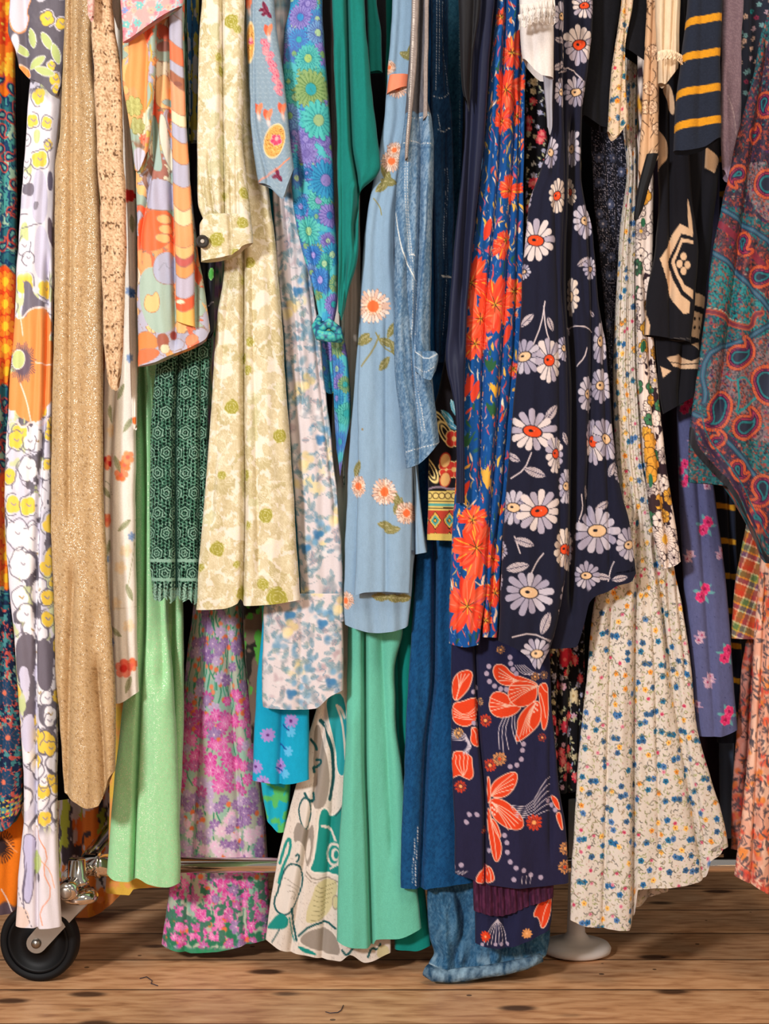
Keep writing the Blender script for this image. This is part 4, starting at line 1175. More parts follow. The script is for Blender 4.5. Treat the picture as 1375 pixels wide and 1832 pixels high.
def pr_lilies(p):
    p.fill('1f2140'); weave(p, .06); p.mix(smooth(1250, 1550, p.T) * .3, '2c2238')
    O, Lr = 'd9411f', 'e9b8a2'
    def F(pts, q=()):
        p.poly(pts, O, oc=Lr, ow=1.6)
        for s in q: p.stroke(s, 1.5, Lr)
    def dots(D, r=5.0):
        for x, y in D: p.ell(x, y, r, r, 0, 'a99ab2')
    def star(x, y, c, r=12, cc=None):
        p.flower(x, y, r, 11, c, .55, .5, x, cc=cc or 'e8a868', rc=.25, vc='1f2140', nv=1)
    # big spray on the right: petals with fine ribs fanning from (965, 1228)
    cx, cy = 964, 1228
    F([(886, 1188), (902, 1190), (914, 1206), (934, 1212), (958, 1222), (962, 1228), (930, 1226), (900, 1226), (886, 1215), (881, 1200)], [[(cx, cy), (925, 1219), (892, 1196 + k * 7)] for k in range(4)])
    F([(880, 1238), (900, 1238), (912, 1250), (934, 1262), (922, 1276), (898, 1284), (880, 1278), (874, 1262)], [[(940, 1262), (910, 1262), (876, 1248 + k * 8)] for k in range(4)])
    F([(960, 1226), (944, 1220), (920, 1218), (908, 1232), (910, 1252), (924, 1264), (944, 1262), (956, 1256), (960, 1244)], [[(cx, cy), (940, 1226 + k * 3), (910, 1226 + k * 8)] for k in range(5)])
    F([(962, 1228), (978, 1220), (981, 1250), (980, 1290), (972, 1312), (967, 1280), (966, 1250)], [[(966, 1240), (972, 1258), (976, 1285)], [(968, 1226), (974, 1236), (980, 1240)]])
    F([(962, 1252), (968, 1268), (966, 1294), (948, 1312), (928, 1326), (921, 1324), (926, 1300), (925, 1288), (938, 1268)], [[(958, 1258), (944, 1275 + k * 5), (929 + k * 6, 1318 - k * 3)] for k in range(5)])
    for k in range(7): p.ell(955 + (k % 3) * 3, 1256 + k * 3, 2.2, 2.6, 0, 'efc8b8')
    # lower spray from (874, 1430)
    F([(876, 1425), (880, 1400), (904, 1384), (924, 1380), (924, 1398), (914, 1416), (898, 1426)], [[(876, 1426), (890, 1405 + k * 4), (918, 1384 + k * 9)] for k in range(4)])
    F([(872, 1384), (876, 1400), (877, 1430), (872, 1440)], [])
    F([(874, 1430), (896, 1428), (918, 1444), (936, 1466), (934, 1482), (910, 1482), (890, 1470), (880, 1458)], [[(880, 1436), (902, 1444 + k * 6), (932 - k * 6, 1468 + k * 4)] for k in range(5)])
    F([(876, 1462), (888, 1472), (896, 1496), (890, 1500), (880, 1486)], [[(878, 1466), (886, 1480), (892, 1496)]])
    F([(874, 1440), (880, 1480), (896, 1506), (896, 1528), (888, 1545), (881, 1530), (876, 1500), (872, 1465)], [[(876, 1460), (884, 1500), (888, 1538)]])
    for k in range(8): p.ell(880 + (k % 3) * 4, 1436 + k * 3, 2.4, 2.8, .3, 'efc8b8')
    # left sprays
    F([(811, 1216), (822, 1202), (845, 1199), (842, 1225), (828, 1245), (815, 1256), (809, 1240)], [[(816, 1254), (822, 1228), (818 + k * 7, 1206)] for k in range(4)])
    F([(809, 1260), (830, 1256), (842, 1250), (854, 1250), (855, 1275), (842, 1298), (826, 1300), (810, 1290)], [[(812, 1268 + k * 5), (832, 1282 + k * 2), (852, 1262 + k * 8)] for k in range(4)])
    F([(842, 1300), (856, 1308), (858, 1336), (845, 1334), (843, 1318)], [[(844, 1302), (852, 1318), (854, 1334)]])
    F([(809, 1350), (822, 1344), (838, 1350), (845, 1362), (844, 1396), (832, 1392), (820, 1386), (808, 1396)], [[(828, 1390), (816 + k * 7, 1372), (815 + k * 7, 1352)] for k in range(4)])
    F([(852, 1574), (862, 1556), (874, 1548), (882, 1562), (884, 1580), (852, 1580)], [[(872, 1550), (866 + k * 6, 1564), (862 + k * 8, 1578)] for k in range(3)])
    F([(985, 1424), (996, 1428), (1003, 1452), (994, 1444)], []); F([(995, 1456), (1003, 1454), (1008, 1490), (1000, 1475)], [])
    dots(((874, 1192), (870, 1205), (875, 1219), (884, 1227), (895, 1232), (905, 1233), (912, 1176), (913, 1187), (917, 1197), (923, 1205), (936, 1331), (934, 1342), (932, 1358), (912, 1371), (924, 1368), (902, 1494), (906, 1507), (907, 1524), (912, 1541), (922, 1551), (936, 1556), (949, 1565), (967, 1570), (918, 1572),
          (874, 1522), (840, 1458), (853, 1458), (834, 1472), (825, 1549), (811, 1554), (847, 1238), (852, 1232), (848, 1294), (854, 1297), (981, 1434), (987, 1442), (993, 1450)))
    for k in range(6): p.stroke([(912 + k * 2, 1440 + k * 4), (948, 1444 + k * 4), (975, 1396 + k * 11), (984, 1392 + k * 12)], 1.3, 'c9bfcc')
    for k in range(5): p.stroke([(900 + k * 5, 1282), (890 + k * 6, 1305), (893 + k * 8, 1340 + (k % 2) * 14)], 1.3, 'c9bfcc') if k < 3 else p.stroke([(900 + k * 5, 1280), (900 + k * 5, 1306), (900 + k * 8, 1330)], 1.3, 'c9bfcc')
    for k in range(6): p.stroke([(808, 1306 + k * 4), (830, 1310 + k * 3), (843 - k, 1330), (838 - k * 2, 1350)], 1.2, 'c9bfcc')
    for k in range(5): p.stroke([(921 + k * 4, 1190), (932 + k * 6, 1205), (948 + k * 6, 1208)], 1.2, 'c9bfcc')
    for k in range(3): p.stroke([(933 + k * 8, 1566), (932 + k * 8, 1580)], 1.3, 'c9bfcc'); p.stroke([(812 + k * 7, 1566), (822 + k * 7, 1560)], 1.3, 'c9bfcc')
    for a in ((868, 1289, 'd9411f', 13), (876, 1369, 'd9411f', 13), (893, 1357, 'd9955a', 14, 'c9421f'), (955, 1472, 'd9411f', 17), (824, 1408, 'd9411f', 13), (957, 1211, 'c98a50', 9), (973, 1208, '9c7450', 9), (820, 1312, 'd9a568', 11), (895, 1162, 'c98a50', 9), (858, 1256, 'd9a568', 9),
              (970, 1320, 'b93f28', 9), (1012, 1520, 'd9955a', 14), (1011, 1553, 'd9955a', 14, 'c9421f'), (866, 1488, 'b93f28', 10)): star(*a)


def pr_lily_tier(p):
    p.fill('1f2140'); weave(p, .05)
    for k in range(7): p.stroke([(890, 1645), (888 + (k - 3) * 5, 1665), (885 + (k - 3) * 7, 1690)], 1.3, 'c9bfcc')
    for x in (886, 897, 908, 862): p.ell(x, 1690, 4, 4, 0, 'a99ab2')
    p.poly([(952, 1640), (966, 1612), (988, 1604), (984, 1640), (970, 1668), (964, 1640)], 'd9411f', oc='e9b8a2', ow=1.6); p.stroke([(968, 1660), (974, 1630), (984, 1610)], 1.4, 'e9b8a2')
    for x, y, c in ((942, 1670, 'd9955a'), (868, 1675, 'd9411f')): p.flower(x, y, 11, 10, c, .5, .5, x, cc='f0b27a')


def pr_maroon(p): p.fill('3a1630'); p.mix(smooth(.4, .7, fbm(p.S / 3, p.T / 12, 4)) * .5, '6a2c52')


def pr_darkfloral(p):
    p.fill('121117')
    for x, y, R in p.grid(14, 23, .9, 15):
        t = R.random()
        if t < .16: p.flower(x, y, R.uniform(8, 13), 9, 'd9384e', .4, .6, R.random() * 6, cc='f08a84', rc=.4, raw=True, c2='ef6a6a')
        elif t < .5: p.flower(x, y, R.uniform(5, 9), 6, R.choice(['e3d3ae', 'cdbf98', 'b9b6cf', 'c9a0b4']), .5, .6, R.random() * 6, cc='a58a5c', raw=True)
        elif t < .9:
            for j in range(3): p.leaf(x + R.uniform(-6, 6), y + R.uniform(-6, 6), 4.5, 1.8, R.random() * 3, R.choice(['8f947a', 'b9b48c', '9aa3c2', 'd8d4cf']), raw=True)
    for x, y in ((1018, 1172), (1010, 1180)): p.flower(x, y, 17, 10, 'd9304a', .3, .6, cc='ef7a7a')
    p.flower(1012, 1300, 13, 9, 'e0405a', .35, .6, cc='f3a0a0'); p.flower(1025, 1245, 14, 7, 'e3cfa4', .3, .6, cc='b89a68')


def pr_ditsy(p, dens=1.):
    p.fill('d5ccc3'); weave(p, .02)
    for x, y, R in p.grid(7.2, 31, .95, 7.2):
        a = R.random() * 6; t = R.random()
        if t < .55: p.stroke([(x, y), (x + 3 * math.cos(a), y + 3 * math.sin(a)), (x + 6 * math.cos(a + .9), y + 6 * math.sin(a + .9))], 1.4, R.choice(['7b7f52', '6a6a5c', '9aa36a', '5c5a58', '8a7a5c']), raw=True)
        elif t < .9: p.ell(x, y, 2.0, 1.2, a, R.choice(['8a9a5c', 'b07a7c', '6d6a60', 'a5b07a', 'b9a07c']), raw=True)
    for x, y, R in p.grid(23, 37, .95, 23):
        t = R.random()
        if t < .42:
            for j in range(R.choice([1, 1, 2])): p.flower(x + j * 9, y + R.uniform(-3, 3) * j, 6.8, 5, R.choice(['2f6aa0', '2a6f96', '4f79ad', '3b6088']), .3, .6, R.random() * 6, cc='1f3a5c', rc=.3, raw=True)
        elif t < .68: p.flower(x, y, 6.2, 5, R.choice(['e9b04e', 'f0bf62', 'e79a3c']), .4, .6, R.random() * 6, cc='a8502a', rc=.3, raw=True)
        elif t < .88: p.flower(x, y, 4.4, 5, R.choice(['cf6a86', 'c9486a', 'd98aa0']), .35, .6, R.random() * 6, cc='8f2a46', rc=.3, raw=True)
        if R.random() < .3: p.stroke([(x - 8, y + 4), (x, y - 5), (x + 9, y + 2)], 1.6, '77735f', raw=True)


def pr_inkdots(p):
    p.fill('151621'); S, T = p.S, p.T
    n = fbm(S / 18, T / 24, 3)
    band = np.abs(np.sin(n * 26)) < .34
    dots = (np.hypot(S % 3.6 - 1.8, T % 3.6 - 1.8) < 1.3)
    p.mix((band & dots) * .9, 'a5a0b0'); p.mix((np.abs(np.sin(n * 26 + 1.2)) < .12) * .7, '6e7590')
    for x, y, R in p.grid(34, 3, .8, 44): p.flower(x, y, 11, 9, '4c5470', .5, .6, R.random() * 6, cc='bdb6c0', rc=.25, raw=True, al=.8)


def pr_peach(p):
    p.fill('cfa680'); weave(p, .03)
    for x, y, R in p.grid(24, 5, .9, 30):
        p.stroke([(x, y), (x + R.uniform(-12, 12), y + 12), (x + R.uniform(-10, 10), y + 24), (x + R.uniform(-12, 12), y + 34)], 1.5, '3a2418', raw=True)
        if R.random() < .3: p.flower(x, y, 13, 5, 'efcaa6', .2, .6, R.random() * 6, oc='3a2418', ow=1.3, vc='5a3a28', raw=True)
    p.ell(1180, 30, 10, 14, 0, '3a2a2c')


def pr_inkflowers(p):
    p.fill('e6d6cd'); weave(p, .02)
    p.mix(smooth(.60, .62, fbm(p.S / 20, p.T / 26, 6)), '2e2029')
    for x, y, R in p.grid(26, 12, .9, 34):
        c = R.choice(['e8dad2', 'e8dad2', 'e3a83e', 'efe0d6', '3f7a55'])
        p.flower(x, y, R.uniform(10, 18), R.choice([5, 6, 9]), c, .25, .6, R.random() * 6, oc='2e2029', ow=1.6, vc='2e2029' if R.random() < .4 else None, cc=R.choice(['e3b23e', '2e2029', 'e8dad2']), rc=.2, raw=True)
    for x, y in ((1165, 790), (1160, 815), (1170, 830), (1150, 350), (1162, 850)): p.flower(x, y, 17, 5, 'e0a03c', .2, .6, x, oc='3a241c', ow=1.5)
    p.flower(1165, 900, 20, 5, '3a2a2e', .5, .6); p.ell(1163, 860, 5, 14, 0, '2f6a4c'); p.ell(1150, 398, 5, 9, 0, '2f6a4c',)
    p.flower(1190, 965, 30, 14, 'ead9cf', .25, .6, oc='2e2029', ow=1.4, vc='2e2029', cc='d9a93e', rc=.35, nv=1); p.ell(1150, 620, 6, 12, .2, '2f6a4c')


def pr_geo(p):
    p.fill('15151c'); C = 'cfae8e'
    p.poly([(1186, 222), (1200, 240), (1199, 285), (1190, 330), (1186, 318), (1180, 270)], C) if False else None
    p.poly([(1178, 225), (1186, 240), (1199, 275), (1178, 308), (1172, 300), (1176, 250)], C); p.poly([(1184, 150), (1200, 150), (1207, 180), (1206, 212), (1192, 180)], C)
    p.poly([(1228, 344), (1238, 390), (1240, 428), (1233, 436), (1230, 400)], C)
    p.poly([(1216, 400), (1234, 410), (1233, 560), (1222, 562), (1200, 530), (1190, 492), (1180, 462), (1196, 436)], C, sharp=True)
    p.poly([(1218, 418), (1240, 424), (1240, 545), (1218, 528), (1204, 500), (1196, 468), (1206, 444)], '15151c', sharp=True)
    p.poly([(1218, 426), (1240, 430), (1240, 536), (1221, 520), (1209, 494), (1202, 468), (1209, 450)], C, sharp=True); p.poly([(1220, 434), (1242, 436), (1242, 520), (1224, 510), (1213, 490), (1207, 468), (1213, 452)], '15151c', sharp=True)
    for dx, dy in ((0, -13), (-7, 0), (7, 2), (0, 13)): p.ell(1222 + dx, 472 + dy, 6, 8, 0, C)
    p.stroke([(1150, 550), (1160, 575), (1158, 600)], 8, C); p.mix((np.abs(p.T - 606) < 1) * .4, '8a8278')


def pr_geo2(p):
    p.fill('15151c'); C = 'cfae8e'
    p.poly([(1235, 520), (1264, 532), (1264, 552), (1235, 545)], C, sharp=True); p.poly([(1238, 556), (1258, 562), (1250, 606), (1236, 602)], C, sharp=True)
    for y in (570, 586):
        for x in (1242, 1251): p.ell(x, y, 2.5, 4, 0, '15151c')
    p.poly([(1192, 640), (1214, 634), (1236, 646), (1252, 638), (1250, 660), (1226, 660), (1204, 656)], C, sharp=True); p.poly([(1182, 655), (1186, 676), (1200, 664)], C, sharp=True); p.poly([(1236, 616), (1250, 612), (1250, 626)], C, sharp=True)
    p.poly([(1262, 262), (1288, 284), (1278, 310), (1262, 300)], C, sharp=True); p.stroke([(1195, 648), (1226, 652), (1250, 650)], 1.6, '15151c')


def pr_cream(p): p.fill('dcc4a6'); weave(p, .04)
def pr_lavender(p): p.fill('8f7b8e'); p.mix((vnoise(p.S / 1.6, p.T / 1.6, 2) > .55) * .35, 'b9a5b6'); p.stroke([(1303, 170), (1312, 200), (1316, 240)], 1.2, 'c9b8c4')
def pr_lacewhite(p): p.fill('dcd6d4'); weave(p, .03)
def pr_greychiffon(p): p.fill('9a9aa6')


def pr_navystripe(p):
    p.fill('1f2533'); weave(p, .06, 2, 2)
    for y in (33, 95, 158, 216):
        d = np.abs(p.T - (y + (1262 - p.S) * .16)); p.mix(np.clip(7.5 - d, 0, 1), 'd8921c')
    p.mix(vnoise(p.S / 2, p.T / 1.4, 2) * .15, '3c4458')


def pr_bstripe(p):
    p.fill('1d2333')
    for y in range(285, 1500, 62): p.mix(np.clip(5.5 - np.abs(p.T - y - (1290 - p.S) * -.1), 0, 1), 'd29a2c')


def pr_shawl(p):
    p.fill('1e5f68')
    n = fbm(p.S / 50, p.T / 60, 9)
    P = p.poly
    base = [('3a2b40', [(1375, 60), (1400, 60), (1400, 420), (1330, 370), (1285, 370), (1310, 250)]), ('54303a', [(1290, 380), (1312, 385), (1400, 470), (1400, 560), (1340, 500), (1275, 450)]),
            ('1f7a80', [(1276, 455), (1340, 500), (1400, 560), (1400, 610), (1340, 590), (1262, 560)]), ('74646a', [(1262, 650), (1300, 610), (1345, 612), (1400, 580), (1400, 800), (1330, 780), (1262, 740)]),
            ('3a2b44', [(1236, 740), (1260, 740), (1330, 800), (1400, 880), (1400, 1020), (1320, 880), (1240, 800)]), ('1f6a72', [(1310, 800), (1400, 800), (1400, 900), (1350, 860)]), ('7a6a70', [(1330, 280), (1400, 300), (1400, 400), (1350, 390)])]
    for c, pts in base: P(pts, c)
    for x, y, R in p.grid(9.5, 41, .95, 9.5):
        t = R.random()
        if t < .45: p.flower(x, y, R.uniform(2.6, 4.6), 6, R.choice(['1c7a80', 'b04a38', '7f2450', '402a5c', '142030', '8d7a78']), .5, .6, R.random() * 6, cc=R.choice(['151824', 'a04a3a']), rc=.3, raw=True)
        else: p.stroke([(x, y), (x + R.uniform(-6, 6), y + 5), (x + R.uniform(-9, 9), y + 9)], 1.3, R.choice(['176e74', '9a4232', '5e1f48', '12131f', '12131f', '3a3050']), raw=True)
    p.mix(smooth(.52, .6, vnoise(p.S / 2.6, p.T / 2.6, 77)) * .45, '14202c'); p.mix(smooth(.66, .74, vnoise(p.S / 3.1, p.T / 3.1, 87)) * .6, 'a8402f')
    for k, (w_, c) in enumerate(((11, '2a2d4a'), (6, '1c5f72'), (2, '4f5a78'))):
        for pts in ([(1290, 372), (1320, 392), (1360, 420), (1400, 455)], [(1275, 450), (1310, 475), (1350, 520), (1400, 580)], [(1240, 740), (1262, 752), (1300, 790), (1345, 840), (1400, 930)], [(1258, 720), (1254, 660), (1275, 622), (1330, 612), (1360, 590), (1400, 570)]): p.stroke(pts, w_, c)
    p.stroke([(1258, 555), (1290, 562), (1320, 585), (1345, 586), (1350, 562), (1362, 560)], 11, 'a04a34'); p.stroke([(1258, 555), (1290, 562), (1320, 585), (1345, 586), (1350, 562), (1362, 560)], 6, '6a2c3a'); p.stroke([(1258, 548), (1290, 555), (1320, 577), (1340, 577)], 1.2, 'b0a08c')
    p.stroke([(1286, 400), (1310, 420), (1335, 440), (1360, 470), (1400, 520)], 12, '7a2238', al=.8)
    B = [(0, '4a1a3c'), (2.2, '9a2f4c'), (3.6, '35193c'), (6.5, '1d6f78'), (9.5, '20283c')]
    for x, y, s, r, fl in ((1288, 725, 34, 3.4, -1), (1318, 640, 28, 1.0, 1), (1330, 765, 28, 1.0, 1), (1370, 680, 34, 2.8, 1), (1358, 495, 24, 1.2, 1), (1330, 430, 20, 3, 1), (1372, 330, 34, .9, 1), (1365, 870, 26, 3.2, -1), (1318, 838, 18, 2.6, 1), (1352, 925, 18, 2.4, -1), (1322, 310, 18, 4, 1), (1368, 180, 22, 3, 1), (1350, 240, 16, 1, 1), (1280, 790, 14, 1, 1)):
        p.paisley(x, y, s, r, fl, B, fringe=('c4552f', 5.5, '3a1430'))
    p.stroke([(1318, 680), (1322, 720), (1314, 742), (1335, 728), (1352, 712)], 4, '1f7f86'); p.stroke([(1300, 672), (1312, 684), (1330, 672), (1345, 690)], 3, '1f7f86')
    for pts, w_, c in (([(1236, 770), (1240, 800), (1272, 835), (1305, 870), (1340, 945), (1358, 985), (1380, 1010)], 12, '1d1c24'), ([(1255, 740), (1262, 778), (1300, 828), (1330, 870), (1362, 940), (1390, 980)], 2.4, '1c5f6c'), ([(1250, 765), (1262, 792), (1296, 836), (1322, 878), (1352, 945)], 5, '2c1c38')):
        p.stroke(pts, w_, c)


def pr_shawl_top(p):
    p.fill('2f3444')
    for x, y, R in p.grid(17, 9, .9, 20):
        p.flower(x, y, 6, 5, R.choice(['7fb0b8', '2c8f94', 'd9b7a8', 'c9a9b8', '9a3a5c']), .5, .6, R.random() * 6, cc='2a2a33', rc=.2, raw=True)


def pr_rosedress(p):
    p.fill('555a84'); weave(p, .06, 1.6, 6)
    for x, y, R in p.grid(18, 3, .1, 18): p.ell(x, y, 1.1, 1.1, 0, '2c3058', raw=True)
    def rose(x, y, s, c='cf2f6c', c2='e86a94'):
        for j in range(6): p.leaf(x + 11 * s * math.cos(j * 1.1), y + 12 * s * math.sin(j * 1.1), 8 * s, 3 * s, j * 1.1, '5f9aa0' if c == 'cf2f6c' else 'a88aa8')
        for (a, b) in ((3, -6), (-4, 7)): p.flower(x + a * s, y + b * s, 10 * s, 6, c, .25, .6, b, oc=c2, ow=.8, cc=c2, rc=.35); p.flower(x + a * s, y + b * s, 4 * s, 3, '8f1c4c', .5, .6, b)
    for x, y, s in ((1228, 725, 1.0), (1222, 835, .9), (1262, 940, 1.1), (1258, 1060, 1.1), (1300, 1170, 1.1), (1301, 1280, 1.1), (1226, 860, .7)): rose(x, y, s)
    for x, y in ((1232, 995), (1252, 1140), (1268, 1220), (1266, 865), (1245, 1265), (1290, 990), (1240, 790), (1268, 1215)): rose(x, y, .7, 'b08aa8', 'dcc0c8')


def pr_plaid(p):
    S, T = p.S * .93 + p.T * .36, p.T * .93 - p.S * .36
    p.fill('a84a38')
    for P_, q in ((S, 0), (T, 1)):
        m = P_ % 46
        for a, b, c in ((0, 9, 'c8412c'), (9, 12, 'e8cf9c'), (12, 22, '5f7a4a'), (22, 25, 'e3b23c'), (25, 33, '6f4a68'), (33, 36, 'ecdcc0'), (36, 46, 'b8562f')): p.mix(((m >= a) & (m < b)) * (.55 if q else 1.), c)


def pr_coralfloral(p):
    p.fill('e3a890'); p.mix(smooth(.5, .6, fbm(p.S / 16, p.T / 24, 4)), 'ecc0aa')
    for x, y, R in p.grid(24, 51, .9, 30):
        t = R.random()
        if t < .6:
            for j in range(4): p.ell(x + R.uniform(-9, 9), y + R.uniform(-10, 10), R.uniform(5, 9), R.uniform(5, 10), R.random() * 3, R.choice(['e3533c', 'e8704a', 'd94a44', 'e98a3c']), raw=True, soft=3, al=.85)
        for j in range(5):
            a = R.random() * 6; q = R.uniform(9, 20); p.leaf(x + q * math.cos(a), y + q * math.sin(a), R.uniform(5, 10), 2.6, a + .7, R.choice(['5a5058', '6f5c5c', '4a4650']), raw=True, al=.85)
        p.stroke([(x, y), (x + R.uniform(-10, 10), y + 14), (x + R.uniform(-12, 12), y + 28)], 1.6, '5f5256', raw=True)
    p.mix(smooth(1545, 1560, p.T - (p.S - 1320) * .6) * (fbm(p.S / 6, p.T / 5, 3) > .5) * .6, 'c9443c')


def pr_pinkmeadow(p):
    p.fill('b9bfae'); p.mix(smooth(.5, .6, fbm(p.S / 20, p.T / 30, 4)), '9cc3b0')
    for x, y, R in p.grid(15, 61, .9, 17):
        if y < 1250 or R.random() < .25: p.stroke([(x, y), (x + R.uniform(-5, 5), y + 16), (x + R.uniform(-9, 9), y + 36)], 2.6, R.choice(['2f8a68', '55a58a', '3f8f6c']), raw=True, al=.9)
        if y < 1300 and R.random() < .6: p.ell(x, y, 5, 6, 0, R.choice(['ea7a52', 'ef9068']), raw=True, soft=2)
        if y > 1640: p.ell(x, y, 9, 9, 0, '2f7a5a', raw=True, soft=3)
    for x, y, R in p.grid(19, 67, .9, 19):
        hot = 1240 < y < 1420 or y > 1560
        c = R.choice(['d93c9c', 'e25cac', 'cf3f92']) if hot and R.random() < .85 else R.choice(['8a62a0', '9a78ae', 'cdb6d6'])
        if y < 1240 and R.random() < .55: continue
        if 1450 < y < 1540 and R.random() < .5: c = 'dccdd6'
        p.flower(x, y, R.uniform(10, 16), R.choice([6, 8, 9]), c, .5, .5, R.random() * 6, cc='f6dbe8', rc=.18, raw=True, soft=2, vc='f2b6dc' if c[0] in 'de' else 'b9a0c8')
        if R.random() < .35: p.ell(x + 9, y + 9, 6, 6, 0, 'e87a4c', raw=True, soft=2)
    p.mix(smooth(.58, .64, fbm(p.S / 12, p.T / 12, 70)) * (p.T > 1560) * .85, '2f7f5e'); p.mix(smooth(1694, 1700, p.T) * .9, '2f8f62')


def pr_taupe(p): p.fill('26221f'); p.mix(smooth(.5, .55, fbm(p.S / 22, p.T / 40, 5)), '6e5c50'); p.mix(smooth(.6, .64, fbm(p.S / 14, p.T / 20, 15)), '4f9a3c')


def pr_cyan(p):
    p.fill('14a0c8'); weave(p, .03)
    for x, y in ((479, 1315), (457, 1372), (500, 1372), (520, 1290), (470, 1400)): p.flower(x, y, 15, 10, 'a58ad0', .5, .5, x, cc='5a2f78', rc=.22)
    for x, y in ((520, 1310), (515, 1345), (508, 1385)): p.flower(x, y, 11, 7, '5cb8e6', .5, .5, x); p.stroke([(x - 14, y - 12), (x - 4, y - 4)], 3, '1a4f9a')


def pr_cyan2(p): p.fill('1fb2cc'); p.mix(smooth(.55, .62, fbm(p.S / 10, p.T / 14, 5)), '5cc06a')


def pr_swirl(p):
    W, TE, DT, GR, CY, CR = 'd9cfc6', '158880', '0e4f54', '958b82', '249aa6', 'c9c096'
    p.fill(W); P = p.poly
    n = fbm(p.S / 26, p.T / 60, 6); p.mix(np.clip(1 - np.abs(np.sin(n * 60)) * 5, 0, 1) * .45, '948a84')
    P([(582, 1262), (590, 1242), (620, 1240), (620, 1385), (604, 1390), (598, 1330), (590, 1290)], CY, oc='e6ddd4', ow=2); p.stroke([(602, 1262), (612, 1290), (616, 1330), (618, 1360)], 4, W); p.stroke([(602, 1262), (610, 1268), (616, 1284)], 5, W)
    P([(564, 1296), (572, 1298), (576, 1325), (586, 1355), (590, 1400), (584, 1436), (574, 1448), (560, 1446), (558, 1420), (562, 1385), (560, 1340)], GR)
    p.stroke([(573, 1290), (584, 1306), (592, 1335), (596, 1370), (595, 1400), (590, 1430)], 7.5, DT); p.stroke([(580, 1296), (589, 1312), (598, 1345), (601, 1385), (596, 1425)], 2, W)
    for pts in ([(556, 1324), (564, 1334), (566, 1342)], [(566, 1360), (576, 1362), (566, 1374), (560, 1372), (562, 1382)], [(545, 1420), (552, 1432), (562, 1434), (560, 1420)]): p.stroke(pts, 5, DT)
    P([(532, 1450), (546, 1422), (556, 1450), (552, 1472), (546, 1486)], W, oc=DT, ow=3)
    P([(524, 1490), (534, 1465), (550, 1490), (560, 1470), (562, 1500), (556, 1540), (548, 1555), (546, 1520), (535, 1500), (526, 1510)], GR)
    p.ell(551, 1520, 5, 22, .1, W, oc='8f867c')
    P([(572, 1450), (584, 1446), (590, 1466), (610, 1450), (622, 1440), (622, 1570), (590, 1562), (552, 1560), (562, 1540), (568, 1500)], TE, oc='e6ddd4', ow=3.5)
    p.stroke([(576, 1478), (590, 1482), (600, 1505), (606, 1530)], 5, W); p.stroke([(600, 1460), (610, 1448), (618, 1430)], 3, DT)
    p.ell(597, 1530, 18, 22, 0, W, oc=TE, ow=2); p.ell(597, 1530, 13, 17, 0, TE); p.ell(599, 1530, 9, 12, 0, W); p.ell(601, 1530, 5, 8, 0, TE); p.stroke([(590, 1556), (602, 1548), (610, 1530)], 3, W)
    p.stroke([(529, 1530), (534, 1526), (536, 1534), (531, 1540)], 3.5, DT)
    P([(508, 1560), (520, 1545), (536, 1548), (542, 1575), (530, 1610), (514, 1635), (496, 1632), (490, 1615), (500, 1590)], 'dbd2ca', oc=DT, ow=3.4); p.stroke([(500, 1545), (510, 1510), (518, 1498), (520, 1520), (506, 1550), (498, 1580)], 5, TE)
    for k in range(4): p.stroke([(505 + k * 5, 1570 + k * 12), (520 + k * 2, 1575 + k * 8), (535 - k * 3, 1590 + k * 6)], 1, '8f867c')
    p.stroke([(548, 1560), (560, 1575), (585, 1570), (608, 1580)], 2.4, '8f867c'); p.stroke([(546, 1566), (560, 1582), (585, 1577), (606, 1588)], 1.2, '8f867c')
    P([(566, 1578), (590, 1572), (606, 1580), (596, 1620), (580, 1645), (546, 1655), (548, 1630), (558, 1605)], CR)
    for k in range(8): p.stroke([(566 - k * 1.5, 1584 + k * 9), (576 - k, 1592 + k * 8), (600 - k * 3.4, 1580 + k * 9)], 1.1, '8a8462')
    p.ell(600, 1615, 6, 12, 0, CR, oc='8f867c')
    P([(476, 1660), (500, 1630), (518, 1640), (514, 1660), (482, 1664)], TE); p.stroke([(522, 1625), (524, 1650), (530, 1682)], 5, DT); p.stroke([(518, 1640), (520, 1660), (526, 1684)], 2.5, TE)
    P([(532, 1682), (552, 1664), (580, 1660), (600, 1672), (612, 1712), (580, 1706), (552, 1696)], GR, oc='ded4cb', ow=3); p.stroke([(534, 1674), (556, 1655), (585, 1650), (600, 1662)], 4, DT)
    P([(528, 1690), (552, 1698), (570, 1710), (545, 1706)], TE); p.stroke([(486, 1686), (500, 1662)], 2.5, DT); p.stroke([(612, 1700), (620, 1710), (632, 1695)], 4, DT); p.stroke([(658, 1712), (664, 1695), (676, 1700), (680, 1690)], 4, DT); p.ell(685, 1705, 12, 14, 0, CR)


def pr_bluestripe(p):
    p.fill('d5d9e2')
    d = (p.S - 318) / 7
    p.mix((np.floor(d) % 3 == 0) * 1., '3f7fbb'); p.mix((fbm(p.S / 20, p.T / 40, 2) > .55) * 1., 'e2d767'); p.mix((fbm(p.S / 18, p.T / 50, 12) > .6) * 1., '3f7fbb')
    p.mix((np.abs(np.sin(p.S / 6 + fbm(p.S / 20, p.T / 60, 3) * 5)) < .1) * 1., '33415c')


def pr_greenleafblack(p): p.fill('141824'); p.leaf(378, 490, 11, 5, 1.7, '4faf4c', oc='9adb8c'); p.stroke([(372, 548), (380, 538), (388, 545)], 1.2, 'b9b6c4')


def pr_bigorange(p):
    p.fill('d9d6e4'); p.mix(smooth(.5, .53, fbm(p.S / 26, p.T / 40, 14)), 'ee8a3c'); p.mix(smooth(.56, .58, fbm(p.S / 20, p.T / 34, 24)), '4f4a58'); p.mix(smooth(.6, .62, fbm(p.S / 18, p.T / 34, 34)), 'b9c850')
    p.mix(smooth(1595, 1600, p.T) * .8, 'ef8430')


